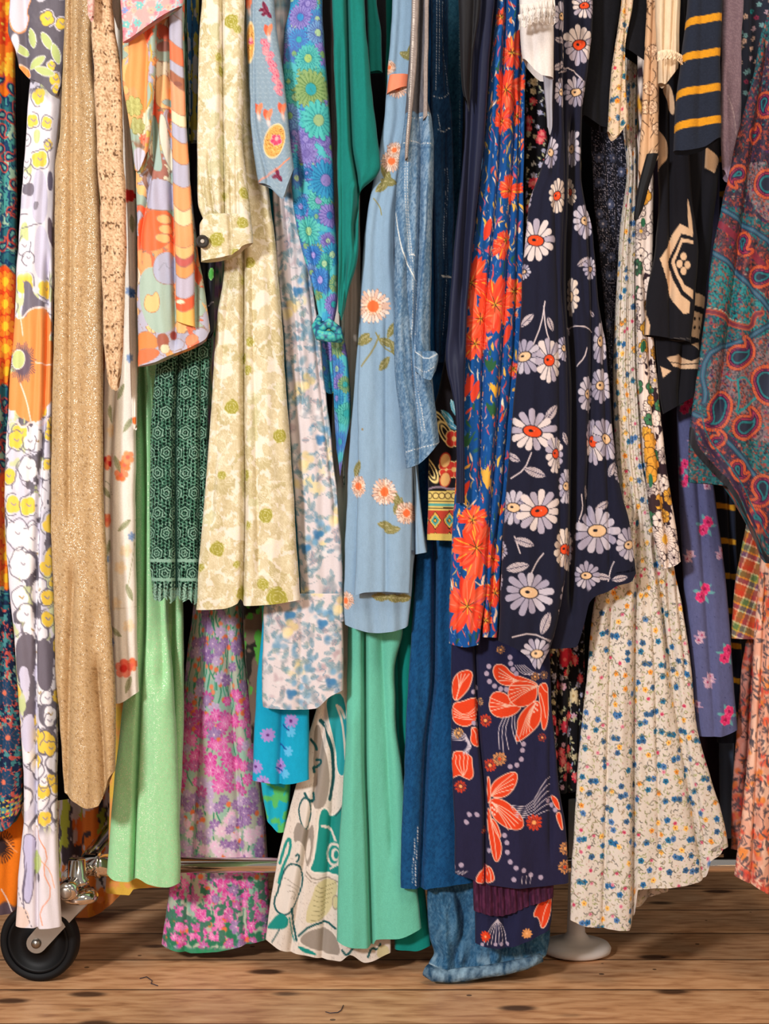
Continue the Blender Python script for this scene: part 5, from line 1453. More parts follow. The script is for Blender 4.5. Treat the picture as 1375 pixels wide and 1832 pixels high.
def pr_orangehem(p): p.fill('eda45c'); p.mix(smooth(.5, .6, fbm(p.S / 20, p.T / 20, 14)), 'e3b94c')
def pr_greyblue(p): p.fill('4f5f78')
def pr_plum(p): p.fill('2c2030')
# ------------------------------------------------------------------ the clothes, left to right
T = -130
# far left
o = cloth('paisley_dress', .0, [(T, -60), (1500, -60)], [(T, 26), (140, 22), (300, 26), (600, 26), (680, 12), (860, 8), (1000, 10), (1300, 34), (1500, 36)], [(0, 1500), (.5, 1492), (.8, 1480), (1, 1445)], pr_teal_paisley,
      folds=((8, 5, [(0, 8), (1400, 4)]),), wav=(3, 2), seed=1, D=.03, label='teal and orange paisley dress at the far left edge of the rack', cat='dress')
cloth('poppy_dress', .034, [(T, -70), (1640, -70)], [(T, 0), (1400, 20), (1480, 40), (1640, 28)], [(0, 1640), (1, 1636)], pr_orange_poppy, wav=(3, 2), seed=2, fine=(1400, 1640), D=.02,
      label='plain orange dress hem with a dark poppy, showing below the teal paisley dress', cat='dress')
ob = cloth('bouquet_dress', -.05, [(T, 52), (120, 52), (170, 48), (300, 38), (480, 26), (600, 20), (700, 12), (900, 4), (1000, 8), (1150, 22), (1300, 32), (1450, 40), (1560, 30), (1661, 24)],
      [(T, 110), (150, 108), (300, 96), (480, 92), (700, 90), (900, 88), (1100, 96), (1300, 100), (1450, 98), (1560, 102), (1661, 107)], [(0, 1659), (.5, 1662), (1, 1661)], bouquet_body, 'silk',
      folds=((16, 4, [(500, 82), (700, 78), (900, 68), (1100, 62), (1300, 62), (1661, 64)]), (6, 9, [(300, 78), (700, 60), (900, 50)])), wav=(2.5, 1.5), seed=3, D=.028,
      label='white, grey and yellow bouquet print dress with an orange poppy, hanging over the castor', cat='dress')
cloth('sleeve', -.058, [(T, 20), (0, 14), (50, 12), (90, 26), (170, 40)], [(T, 125), (0, 122), (60, 118), (100, 112), (170, 108)], [(0, 118), (.2, 138), (.5, 150), (.85, 172), (1, 150)], bouquet_sleeve, 'silk',
      folds=((9, 8, [(-50, 40), (120, 46)]),), wav=(2, 1), seed=4, D=.014, parent=ob)
cloth('gold_dress', -.08, [(T, 118), (60, 112), (160, 108), (240, 103), (300, 95), (420, 94), (600, 93), (800, 88), (950, 88), (1050, 92), (1200, 96), (1300, 104), (1445, 112)],
      [(T, 170), (0, 166), (100, 162), (200, 172), (300, 172), (450, 180), (700, 182), (850, 182), (1000, 188), (1150, 198), (1300, 205), (1400, 204), (1445, 190)],
      [(0, 1420), (.3, 1436), (.6, 1446), (.82, 1442), (.86, 1400), (1, 1380)], pr_gold, 'glitter',
      folds=((9, 5, [(-50, 126), (300, 126), (700, 122), (900, 122)]), (15, 7, [(1050, 128), (1200, 122), (1400, 118)]), (20, 6, [(1220, 172), (1320, 180), (1445, 186)]), (-7, 16, [(1100, 150), (1445, 158)])), wav=(3, 1.2), seed=5, res=2.6, D=.023,
      label='long glittery gold dress hanging right of the white bouquet dress', cat='dress')
oc_ = cloth('crochet_cardigan', -.104, [(T, 158), (0, 160), (100, 163), (200, 168), (300, 172), (450, 179), (600, 183), (660, 187), (700, 192)], [(T, 200), (0, 200), (60, 206), (120, 212), (300, 220), (450, 223), (600, 218), (660, 216), (700, 210)],
      [(0, 672), (.25, 690), (.5, 697), (.8, 694), (1, 670)], pr_tan_crochet, 'lace', folds=(), wav=(2, 1), seed=6, D=.02, res=1.6, crump=1.2, edgeplay=2.5,
      label='tan crochet sleeve hanging in front of the gold dress, ending above the white poppy dress', cat='cardigan')
cloth('lace_cuff', -.125, [(T, 150), (30, 155)], [(T, 172), (30, 166)], [(0, 24), (.5, 34), (1, 26)], lambda p: (p.fill('e3b9ae'), p.mix(smooth(.5, .6, fbm(p.S / 4, p.T / 4, 2)), 'c98f86')), wav=(1, 1), seed=7, D=.012,
      label='scrap of pink lace edging at the top, left of the tan crochet sleeve', cat='lace')
ow = cloth('poppy_print_dress', -.03, [(T, 196), (200, 200), (680, 184), (850, 182), (1000, 185), (1100, 192), (1258, 202)], [(T, 228), (0, 226), (300, 236), (450, 240), (650, 242), (900, 240), (1100, 242), (1250, 246)],
      [(0, 1259), (.15, 1259), (1, 1239)], pr_white_poppies, 'linen', folds=((12, 4, [(650, 205), (900, 194), (1258, 196)]), (6, 5, [(650, 222), (800, 214)])), wav=(2, 1.5), seed=8, D=.026,
      label='white dress with watercolour red and orange poppies, left of the mint dress', cat='dress')
cloth('sleeve', -.05, [(T, 214), (0, 212), (300, 222), (500, 229), (700, 232), (768, 236)], [(T, 238), (0, 236), (200, 236), (400, 244), (600, 244), (768, 243)], [(0, 762), (.5, 769), (1, 760)],
      lambda p: (pr_white_poppies(p), p.flower(233, 350, 13, 5, 'd9302f', .2, .6), p.flower(235, 525, 10, 7, '4a72b0', .4, .6, cc='2c4f8a'), p.flower(240, 752, 8, 5, 'ee7a3c', .3, .6)), 'linen', folds=(), wav=(1, 1), seed=9, D=.016, parent=ow)
cloth('shirt_collar', -.06, [(T, 190), (0, 196), (50, 206)], [(T, 222), (0, 216), (40, 214)], [(0, 22), (.5, 50), (1, 30)], lambda p: p.fill('e6e0da'), wav=(1, 1), seed=10, D=.012, parent=ow)
# seventies blouse and what hangs under it
os_ = cloth('seventies_blouse', -.085, [(T, 244), (60, 246), (300, 240), (420, 242), (560, 243), (660, 244)], [(T, 330), (60, 328), (250, 332), (350, 342), (450, 352), (540, 368), (590, 374), (620, 372)],
      [(0, 655), (.25, 648), (.5, 634), (.8, 618), (.95, 606), (1, 590)], seventies_body, 'silk', folds=((14, 4, [(60, 270), (250, 274), (420, 250)]), (14, 4, [(0, 305), (200, 304), (580, 312)]), (10, 4, [(0, 342), (300, 345), (560, 350)])), wav=(2.5, 2), seed=11, D=.024,
      label='orange, grey and sage seventies print blouse with a curved hem over the green lace', cat='blouse')
cloth('sleeve', -.107, [(T, 222), (40, 218), (120, 216), (240, 232), (306, 240)], [(T, 282), (60, 278), (150, 276), (230, 268), (306, 258)], [(0, 302), (.3, 307), (.8, 290), (1, 268)], seventies_sleeve, 'silk', folds=((8, 5, [(60, 262), (250, 256)]),), wav=(2, 1.5), seed=12, D=.016, parent=os_)
cloth('rolled_edge', -.100, [(T, 302), (0, 300), (300, 308), (578, 314)], [(T, 328), (0, 324), (200, 331), (400, 344), (578, 348)], [(0, 574), (.5, 580), (1, 584)], seventies_roll, 'silk', folds=(), wav=(1, 1), seed=13, D=.014, parent=os_)
cloth('flowered_scarf', -.126, [(T, 200), (0, 214), (72, 217)], [(T, 345), (0, 327), (20, 322), (72, 300)], [(0, 74), (.12, 70), (.5, 44), (.8, 22), (1, 8)], pr_pink_scarf, 'silk', folds=(), wav=(2, 1), seed=14, D=.014,
      label='corner of a pink and blue flowered scarf over the seventies blouse', cat='scarf')
cloth('striped_shirt', -.02, [(T, 322), (250, 328)], [(T, 358), (0, 356), (250, 352)], [(0, 250), (1, 250)], pr_bluestripe, folds=((10, 4, [(0, 341), (250, 339)]),), wav=(1, 1), seed=15, D=.02,
      label='blue, white and yellow shirt strip between the seventies blouse and the beige leaf dress', cat='shirt')
cloth('black_satin_dress', -.06, [(T, 356), (250, 352), (350, 346), (450, 352), (610, 362)], [(T, 366), (300, 372), (450, 384), (610, 380)], [(0, 606), (.6, 604), (1, 592)], pr_greenleafblack, 'silk', folds=((8, 4, [(350, 366), (600, 368)]),), wav=(2, 1), seed=16, fine=(200, 606), D=.014,
      label='narrow black satin strip with a green leaf beside the buttoned beige cuff', cat='dress')
om = cloth('mint_dress', .0, [(T, 244), (640, 244), (760, 238), (900, 238), (1060, 238), (1160, 228), (1300, 212), (1450, 196), (1586, 186)], [(T, 300), (640, 300), (900, 300), (1080, 296), (1200, 306), (1300, 312), (1450, 318), (1586, 320)],
      [(0, 1566), (.15, 1576), (.38, 1578), (.42, 1571), (.6, 1582), (.85, 1588), (1, 1583)], pr_mint, 'mintglitter',
      folds=((26, 3, [(640, 253), (900, 258), (1100, 257), (1250, 250), (1400, 243), (1586, 236)]), (12, 9, [(700, 268), (1000, 282), (1200, 290)]), (-6, 18, [(1200, 275), (1586, 280)])), wav=(2, 1), seed=17, fine=(630, 1590), D=.032, res=2.6,
      label='long plain mint green sparkly knit dress beside the white poppy dress', cat='dress')
cloth('back_panel', .034, [(T, 270), (1080, 284), (1300, 290), (1500, 300)], [(T, 318), (1000, 322), (1080, 326), (1250, 328), (1500, 318)], [(0, 1500), (1, 1490)], pr_mint, 'mintglitter', folds=((12, 5, [(1060, 306), (1400, 306)]),), wav=(1, 1), seed=18, fine=(1050, 1500), D=.014, res=3, parent=om)
ol = cloth('lace_dress', -.04, [(T, 304), (560, 290), (650, 276), (750, 268), (900, 265), (1000, 266), (1078, 272)], [(T, 330), (400, 342), (590, 376), (700, 372), (850, 370), (1000, 366), (1078, 358)],
      [(0, 1070), (.12, 1078), (.25, 1068), (.38, 1080), (.5, 1066), (.62, 1078), (.75, 1072), (.88, 1082), (1, 1066)], pr_green_lace, 'lace', folds=((14, 4, [(560, 322), (800, 312), (1078, 314)]), (8, 4, [(600, 360), (1000, 356)])), wav=(2, 2), seed=19, fine=(590, 1080), D=.022, res=1.5, crump=1,
      label='dark green crochet lace dress with a scalloped hem between mint and beige dresses', cat='dress')
cloth('lining', -.030, [(T, 306), (600, 290), (700, 276), (900, 272), (1055, 276)], [(T, 326), (400, 336), (600, 364), (900, 362), (1055, 354)], [(0, 1052), (1, 1050)], pr_lining, wav=(1, 1), seed=20, fine=(1050, 1055), D=.008, res=4, parent=ol)
# beige leaf dress
og = cloth('leaf_print_dress', -.06, [(T, 392), (0, 392), (300, 396), (480, 398), (560, 386), (700, 376), (850, 366), (1000, 354), (1092, 348)], [(T, 470), (0, 462), (200, 470), (340, 480), (480, 496), (650, 508), (800, 518), (950, 528), (1078, 536)],
      [(0, 1092), (.25, 1090), (.4, 1080), (.42, 1072), (.46, 1084), (.7, 1082), (1, 1074)], leafy_skirt,
      folds=((22, 4, [(440, 434), (700, 434), (900, 436), (1092, 432)]), (10, 8, [(500, 408), (900, 378)]), (-6, 14, [(500, 470), (1080, 490)]), (9, 6, [(500, 450), (1000, 462)])), wav=(3, 2), seed=21, D=.03, fine=(0, 1092),
      label='beige and olive leaf print dress with a gathered buttoned cuff', cat='dress')
cloth('sleeve', -.1, [(T, 366), (0, 358), (150, 352), (300, 350), (360, 352), (400, 366)], [(T, 436), (0, 436), (150, 434), (250, 432), (330, 442), (400, 448)], [(0, 396), (1, 402)], leafy_sleeve,
      folds=((16, 3.5, [(-60, 395), (200, 397), (396, 400)]), (9, 3, [(300, 372), (398, 384)]), (9, 3, [(310, 422), (398, 424)]), (7, 3, [(330, 412), (398, 414)]), (7, 3, [(340, 362), (398, 372)])), wav=(2, 2), seed=22, D=.022, parent=og)
cf = cloth('cuff', -.106, [(380, 366), (400, 354), (466, 358)], [(380, 446), (420, 451), (466, 452)], [(0, 466), (.5, 458), (.75, 446), (.8, 440), (1, 432)], leafy_cuff, folds=((10, 3, [(380, 410), (466, 414)]),), wav=(1, 1), seed=23, D=.026, top=382, crump=.6, parent=og)
import bmesh
bp_ = Vector(px(362, 432, -.1115))
bt = bm_obj('button', lathe([(0, -.001), (.0035, -.0012), (.0045, -.0016), (.0065, -.0022), (.0080, -.0016), (.0084, 0), (.0080, .002), (0, .002)], bp_, (-.25, 1, 0), 36), plain('dark_shell_button', '2e2926', .5, 0, .3))
bt.parent = og; bt.scale = (1, 1, 1)
og2 = bm_obj('button_centre', lathe([(0, -.0016), (.0012, -.0022), (.0026, -.0016), (.0026, 0), (0, 0)], bp_ + Vector((0, -.0006, 0)), (-.25, 1, 0), 20), plain('pale_shell', 'b9b2a8', .5)); og2.parent = bt
# japanese sleeve
oj = cloth('fan_print_blouse', -.08, [(T, 430), (0, 438), (100, 441), (200, 446), (300, 456), (360, 470)], [(T, 486), (0, 490), (60, 496), (150, 508), (250, 518), (300, 525), (360, 530)], [(0, 326), (.25, 330), (.6, 352), (.8, 330), (1, 300)], pr_japan,
      folds=((8, 4, [(0, 452), (200, 454), (320, 478)]),), wav=(2, 1.5), seed=24, D=.016, label='grey blue sleeve with fans and orange butterflies right of the beige sleeve', cat='blouse')
cloth('cuff', -.082, [(290, 454), (320, 458), (360, 478)], [(280, 520), (310, 526), (360, 530)], [(0, 330), (.3, 352), (.45, 356), (.75, 334), (1, 322)], lambda p: (pr_japan(p),), wav=(1, 1), seed=25, D=.018, top=300, parent=oj) if False else None
# turquoise daisies
ot = cloth('daisy_blouse', -.05, [(T, 520), (0, 518), (60, 506), (150, 505), (250, 516), (350, 522), (450, 540), (520, 560), (575, 572)], [(T, 575), (0, 576), (100, 582), (200, 590), (300, 596), (400, 600), (480, 604), (540, 602), (575, 596)], [(0, 574), (1, 574)], turq_sleeve, 'silk',
      folds=((8, 5, [(300, 530), (540, 575)]), (7, 3, [(500, 590), (570, 584)])), wav=(2.5, 1.2), seed=26, D=.022, label='turquoise and violet big daisy print sleeve knotted at its end', cat='blouse')
kn = tube_mesh([px(x, y, Yk) for x, y, Yk in ((574, 566, -.036), (566, 584, -.05), (572, 600, -.058), (590, 602, -.062), (606, 606, -.056), (604, 590, -.05), (588, 578, -.058), (572, 590, -.05), (574, 606, -.04))], [.005, .0065, .0075, .0075, .006, .006, .007, .006, .005], 20)
kmat, knt, kb = new_mat('knotted_silk'); kb.inputs['Base Color'].default_value = lc('3aaeb4'); kb.inputs['Roughness'].default_value = .5
_v = knt.nodes.new('ShaderNodeTexVoronoi'); _v.inputs['Scale'].default_value = 150; _r = knt.nodes.new('ShaderNodeValToRGB'); _tc = knt.nodes.new('ShaderNodeTexCoord')
link(knt, _tc, 'Object', _v, 'Vector'); knt.links.new(_v.outputs['Distance'], _r.inputs[0]); _e = _r.color_ramp.elements
_e[0].color = lc('7cc28a'); _e[1].color = lc('1a4f78'); _e[1].position = .7; _x = _e.new(.35); _x.color = lc('3ab7b8'); link(knt, _r, 0, kb, 'Base Color'); noise_bump(knt, kb, 120, .5, .002)
bm_obj('knot', kn, kmat, ot)
for i, (l, r, hm, Yt) in enumerate((([(560, 566), (700, 570), (780, 574)], [(560, 592), (650, 596), (720, 604), (780, 600)], [(0, 690), (.6, 704), (1, 700)], .0), ([(560, 588), (650, 594), (780, 600), (852, 604)], [(560, 604), (640, 622), (740, 628), (852, 612)], [(0, 800), (.5, 852), (1, 740)], -.007))):
    cloth('tail', Yt, l, r, hm, pr_turq, 'silk', folds=((8, 3, [(600, (l[0][1] + r[0][1]) / 2), (850, 606)]),), wav=(2, 1.5), seed=27 + i, D=.012, top=588, parent=ot)
cloth('daisy_dress', .022, [(T, 470), (60, 476), (340, 490)], [(T, 530), (200, 530), (340, 530)], [(0, 360), (1, 360)], lambda p: pr_turq(p, 15), 'silk', wav=(2, 1), seed=29, fine=(0, 360), D=.018, label='green and teal daisy cloth peeping between the fan sleeve and the violet daisy sleeve', cat='dress')
# blue rose chiffon
orr = cloth('blue_rose_dress', -.022, [(T, 480), (200, 484), (340, 486), (450, 492), (600, 506), (750, 516), (900, 526), (1070, 536), (1110, 536)], [(T, 530), (300, 528), (400, 546), (500, 558), (600, 572), (700, 582), (800, 594), (900, 604), (1000, 612), (1110, 616)],
      [(0, 1112), (1, 1112)], blue_roses_body, 'sheer', folds=((8, 5, [(350, 508), (700, 540)]), (9, 3.5, [(500, 552), (700, 574), (900, 598)])), wav=(2.5, 1.6), seed=30, fine=(330, 1112), D=.014,
      label='sheer white dress with blue roses ending in a wide straight tier', cat='dress')
cloth('lower_tier', -.026, [(1050, 480), (1100, 470), (1250, 468), (1275, 470)], [(1050, 612), (1100, 613), (1200, 614), (1275, 612)], [(0, 1266), (.1, 1268), (.5, 1270), (.66, 1268), (.85, 1246), (1, 1236)], blue_roses_body, 'sheer', folds=((4, 5, [(1090, 540), (1260, 536)]),), wav=(2, 1.2), seed=31, top=1062, D=.02, parent=orr)
cloth('cyan_dress', .0, [(T, 480), (1080, 470), (1250, 456), (1400, 450)], [(T, 540), (1080, 545), (1250, 552), (1400, 552)], [(0, 1397), (.6, 1404), (1, 1396)], pr_cyan, folds=((10, 5, [(1250, 505), (1400, 500)]),), wav=(2, 1), seed=32, fine=(1200, 1404), D=.016,
      label='bright cyan dress with small violet daisies below the blue rose dress', cat='dress')
cloth('aqua_scarf', .048, [(T, 480), (1380, 466), (1490, 480)], [(T, 520), (1380, 520), (1490, 512)], [(0, 1470), (.6, 1490), (1, 1488)], pr_cyan2, wav=(2, 1), seed=33, fine=(1380, 1490), D=.012, label='aqua and green scarf end hanging below the bright cyan dress', cat='scarf')
cloth('taupe_leaf_dress', .062, [(T, 430), (1060, 432), (1300, 448)], [(T, 474), (1060, 478), (1300, 478)], [(0, 1330), (1, 1330)], pr_taupe, wav=(1, 1), seed=34, fine=(1060, 1330), D=.016, label='dark taupe dress with green leaf spots behind the beige leaf dress', cat='dress')
cloth('meadow_dress', .088, [(T, 380), (1080, 342), (1200, 328), (1350, 318), (1540, 304), (1700, 284)], [(T, 420), (1080, 428), (1200, 440), (1350, 458), (1500, 474), (1700, 484)], [(0, 1696), (.3, 1706), (.6, 1700), (.85, 1688), (1, 1684)], pr_pinkmeadow,
      folds=((12, 7, [(1100, 370), (1700, 330)]), (12, 7, [(1100, 405), (1700, 440)]), (-6, 20, [(1200, 390), (1700, 390)])), wav=(3, 1.5), seed=35, fine=(1070, 1706), D=.05, label='pink, violet and green meadow flower dress hanging behind the chrome base bar', cat='dress')
# teal, swirl, mint
cloth('teal_blouse', -.076, [(T, 592), (100, 596), (250, 602), (400, 604), (560, 604)], [(T, 650), (0, 652), (130, 662), (250, 676), (295, 680), (310, 674), (345, 642), (450, 640), (520, 622), (570, 612)], [(0, 556), (.4, 562), (.7, 570), (1, 548)], pr_teal, 'cotton',
      folds=((24, 3.5, [(0, 620), (250, 628), (340, 640), (400, 633)]), (8, 6, [(100, 610), (500, 612)]), (8, 3, [(480, 618), (560, 616)]), (-6, 10, [(50, 650), (250, 655)])), wav=(2, 1.5), seed=36, D=.02, label='plain deep teal blouse with a pointed side, left of the light blue dress', cat='blouse')
cloth('teal_sleeved_blouse', -.03, [(T, 652), (130, 660)], [(T, 684), (0, 674), (60, 682), (130, 684)], [(0, 128), (.6, 126), (1, 128)], pr_teal, wav=(1, 1), seed=37, D=.012, label='short teal sleeve end with frayed tip at the top beside the light blue dress', cat='top')
cloth('swirl_dress', .026, [(T, 598), (1100, 590), (1240, 572), (1330, 548), (1450, 518), (1550, 494), (1640, 480), (1715, 470)], [(T, 640), (1100, 650), (1250, 660), (1500, 690), (1690, 698), (1722, 698)],
      [(0, 1682), (.12, 1698), (.3, 1708), (.6, 1720), (.68, 1708), (.8, 1722), (1, 1706)], pr_swirl, 'silk', folds=((10, 6, [(1300, 580), (1700, 520)]), (9, 6, [(1350, 600), (1720, 575)]), (-6, 12, [(1450, 550), (1700, 500)])), wav=(3, 2), seed=38, fine=(1200, 1722), D=.018, roll=.6,
      label='white, teal and grey swirl print dress flaring to the floor left of the turquoise dress', cat='dress')
cloth('turquoise_dress', .004, [(T, 705), (300, 700), (600, 668), (900, 642), (1060, 628), (1130, 622), (1300, 619), (1420, 612), (1550, 604), (1697, 602)], [(T, 740), (600, 718), (1050, 716), (1130, 720), (1200, 706), (1260, 706), (1400, 722), (1550, 742), (1697, 756)],
      [(0, 1686), (.1, 1692), (.35, 1697), (.42, 1694), (.46, 1682), (.7, 1680), (1, 1664)], pr_mintgreen, 'knit',
      folds=((28, 3.5, [(1100, 652), (1350, 653), (1500, 658), (1697, 664)]), (10, 8, [(1100, 680), (1300, 690), (1500, 700)]), (-8, 16, [(1300, 630), (1690, 630)])), wav=(2, 1.2), seed=39, fine=(1080, 1700), D=.02, res=3,
      label='plain turquoise green long dress below the light blue dress', cat='dress')
cloth('emerald_dress', .032, [(T, 690), (1130, 690), (1240, 700), (1697, 706)], [(T, 720), (1130, 740), (1350, 738), (1697, 772)], [(0, 1700), (.5, 1702), (1, 1692)], pr_emerald, folds=((14, 4, [(1130, 708), (1300, 712)]),), wav=(2, 1), seed=40, fine=(1120, 1700), D=.012, res=4,
      label='dark emerald dress showing as a sliver behind the plain turquoise dress', cat='dress')
cloth('sketch_print_dress', .014, [(T, 600), (560, 606), (700, 606), (860, 612)], [(T, 616), (600, 616), (860, 617)], [(0, 872), (1, 866)], lambda p: (p.fill('c9cfc6'), [p.stroke([(x, y), (x + R.uniform(-12, 12), y + 10), (x + R.uniform(-10, 10), y + 24)], 2, '25403f', raw=True) for x, y, R in p.grid(14, 4, .9, 18)]), wav=(1, 1), seed=41, fine=(640, 872), D=.012,
      label='white dress with dark sketched lines just left of the light blue dress', cat='dress')
# light blue
ob2 = cloth('chrysanthemum_dress', -.034, [(T, 706), (0, 702), (120, 694), (200, 688), (300, 672), (380, 656), (460, 648), (600, 640), (700, 632), (850, 622), (1000, 616), (1080, 614), (1135, 617)],
      [(T, 750), (0, 747), (200, 742), (300, 716), (450, 705), (600, 722), (700, 738), (830, 748), (930, 756), (985, 764), (990, 742), (1060, 736), (1135, 727)],
      [(0, 1118), (.08, 1122), (.5, 1133), (.7, 1131), (.95, 1124), (1, 1120)], pr_lightblue, 'cotton', folds=((14, 4, [(200, 712), (350, 694), (450, 682)]), (9, 5, [(600, 690), (800, 672), (1000, 655)]), (8, 5, [(700, 705), (900, 722)])), wav=(3, 2), seed=42, D=.018,
      label='light blue dress with cream and orange chrysanthemums, centre of the rack', cat='dress')
cloth('front_flap', -.054, [(T, 706), (0, 702), (120, 694), (200, 688), (300, 672), (380, 656), (460, 648), (600, 643), (700, 640), (900, 639), (1000, 636), (1070, 632)], [(T, 750), (0, 747), (200, 742), (300, 716), (450, 705), (600, 722), (700, 736), (850, 739), (950, 738), (1000, 736), (1070, 733)], [(0, 1066), (.2, 1060), (.5, 1059), (1, 1061)], pr_lightblue, 'cotton', folds=((7, 5, [(600, 690), (1060, 690)]),), wav=(2, 1.5), seed=43, D=.018, roll=.8, parent=ob2)
cloth('side_fold', -.04, [(800, 735), (900, 740), (990, 742)], [(800, 742), (900, 752), (960, 760), (992, 765)], [(0, 992), (1, 988)], pr_lightblue, wav=(1, 1), seed=44, top=800, D=.012, parent=ob2)
cloth('tie', -.062, [(110, 698), (165, 691)], [(110, 736), (165, 732)], [(0, 166), (.5, 158), (1, 152)], pr_coral, 'silk', wav=(1, 1), seed=45, top=132, D=.028, parent=ob2)
# denim
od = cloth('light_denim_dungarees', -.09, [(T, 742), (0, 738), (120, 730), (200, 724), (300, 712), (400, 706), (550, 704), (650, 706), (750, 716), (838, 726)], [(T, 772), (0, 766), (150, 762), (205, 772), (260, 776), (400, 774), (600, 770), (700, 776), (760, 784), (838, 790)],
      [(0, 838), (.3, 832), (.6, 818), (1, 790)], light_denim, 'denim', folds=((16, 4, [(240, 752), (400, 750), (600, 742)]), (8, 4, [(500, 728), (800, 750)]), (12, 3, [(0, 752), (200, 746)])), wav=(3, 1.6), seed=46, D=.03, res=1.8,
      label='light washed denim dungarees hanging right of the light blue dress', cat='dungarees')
cloth('zip_placket', -.102, [(T, 738), (0, 736), (150, 732), (280, 724)], [(T, 752), (0, 750), (150, 742), (280, 730)], [(0, 286), (1, 280)], pr_zip, wav=(1, .5), seed=47, D=.01, parent=od)
cloth('strap', -.094, [(T, 758), (0, 758), (170, 757)], [(T, 770), (0, 768), (150, 766), (215, 765)], [(0, 214), (1, 205)], pr_zip, 'denim', wav=(1, .5), seed=48, D=.012, parent=od)
def _rolltab():
    a = tube_mesh([px(742, 664, -.076), px(756, 676, -.082), px(770, 678, -.082), px(780, 662, -.076)], .0085, 16); return a
cloth('rolled_tab', -.106, [(620, 740), (640, 742), (668, 744)], [(620, 770), (635, 784), (668, 778)], [(0, 664), (.4, 676), (.75, 680), (1, 662)], lambda p: (dn_light(p), p.stroke([(744, 656), (760, 668), (776, 656)], 1.4, 'd5dade', dash=5), p.stroke([(742, 628), (762, 644), (782, 632)], 1.8, 'cdd6dc')), 'denim', folds=((6, 4, [(625, 756), (670, 758)]),), wav=(1, 1), seed=49, top=628, D=.02, res=1.5, parent=od)
odd = cloth('dark_denim_jeans', -.03, [(T, 772), (200, 770), (400, 776), (640, 778)], [(T, 802), (60, 800), (130, 802), (200, 808), (350, 812), (500, 812), (640, 808)], [(0, 650), (1, 644)], dark_denim, 'denim', folds=((12, 4, [(0, 792), (150, 797)]), (10, 5, [(240, 796), (640, 790)])), wav=(2, 1.5), seed=50, D=.014,
      label='dark blue jeans with white stitching right of the light denim dungarees', cat='jeans')
cloth('studded_denim_jacket', .016, [(T, 800), (700, 796)], [(T, 836), (0, 832), (150, 830), (400, 826), (700, 822)], [(0, 700), (1, 700)], lambda p: (dn_mid(p), [p.ell(829, y, 3, 4.5, 0, 'd9c9a0', oc='14110f', ow=2) for y in range(30, 170, 13)], p.stroke([(822, 0), (822, 300)], 1.3, '9fc0cc', dash=5)), 'denim', wav=(2, 1), seed=51, fine=(0, 700), D=.018,
      label='blue denim jacket edge with a row of studs, left of the navy drape', cat='jacket')
on = cloth('navy_dress', -.094, [(T, 838), (0, 838), (150, 834), (250, 830), (350, 822), (450, 812), (550, 804), (640, 796), (720, 812), (760, 816)], [(T, 888), (0, 884), (100, 876), (250, 866), (400, 850), (550, 836), (760, 830), (900, 832)], [(0, 900), (1, 900)], pr_navy, 'silk',
      folds=((11, 6, [(100, 848), (400, 832), (600, 822)]), (8, 5, [(0, 862), (250, 845), (500, 828)])), wav=(1.5, 1), crump=.6, seed=52, D=.014, res=3, label='plain navy draped dress between the denims and the orange hibiscus dress', cat='dress')
cloth('black_wrap', -.113, [(T, 816), (0, 820), (150, 826), (190, 836)], [(T, 862), (0, 860), (100, 846), (190, 842)], [(0, 170), (.6, 196), (1, 150)], pr_charcoal, 'silk', folds=((9, 4, [(0, 848), (150, 840)]),), wav=(1, 1), seed=53, D=.014, res=3, label='black draped cloth at the top left of the plain navy dress', cat='wrap')
cloth('folk_embroidered_dress', -.05, [(T, 848), (300, 838), (450, 824), (600, 802), (700, 784), (760, 768), (850, 766), (970, 764)], [(T, 878), (300, 862), (500, 840), (700, 830), (800, 832), (970, 826)], [(0, 966), (1, 968)], pr_folk, wav=(2, 1), seed=54, fine=(640, 968), D=.016, res=1.6,
      label='black dress with bright folk embroidery and a gold border, left of the hibiscus dress', cat='dress')
cloth('denim_trousers', -.013, [(T, 745), (800, 736), (900, 746), (1000, 745), (1100, 738), (1250, 728), (1400, 722), (1500, 718), (1592, 716)], [(T, 800), (800, 808), (970, 822), (1200, 820), (1400, 835), (1592, 848)], [(0, 1590), (.35, 1592), (.4, 1590), (.9, 1582), (1, 1580)], pr_trouser, 'denim',
      folds=((24, 4, [(850, 768), (1000, 778), (1200, 776), (1350, 762), (1592, 752)]), (-6, 16, [(900, 758), (1500, 735)])), wav=(2, 1.5), seed=55, fine=(800, 1592), D=.014, res=2.4, label='long dark blue denim trousers left of the lily print dress', cat='trousers')
cloth('crumpled_jeans', .012, [(T, 842), (1300, 830), (1500, 778), (1600, 764), (1680, 768), (1710, 776), (1730, 766), (1758, 762)], [(T, 860), (1500, 900), (1600, 980), (1680, 985), (1740, 972)], [(0, 1738), (.1, 1750), (.3, 1752), (.6, 1740), (.85, 1730), (1, 1714)],
      lambda p: (dn_crumple(p), p.stroke([(768, 1728), (800, 1742), (860, 1735), (920, 1726), (980, 1712)], 3, '9bb4c6'), p.mix(smooth(.5, .8, vnoise(p.S / 9, p.T / 30, 4)) * smooth(1700, 1720, p.T) * .6, 'a9c0cf')), 'denim',
      folds=((12, 9, [(1560, 800), (1650, 830), (1720, 815)]), (12, 8, [(1580, 860), (1700, 880)]), (-9, 12, [(1600, 790), (1720, 800)]), (9, 6, [(1600, 930), (1720, 940)])), wav=(5, 3), seed=56, fine=(1540, 1752), D=.028, crump=8, hemw=3, label='crumpled faded blue jeans with a turned up hem lying on the floorboards', cat='jeans')
_j = bpy.data.objects['crumpled_jeans']
_tp = []
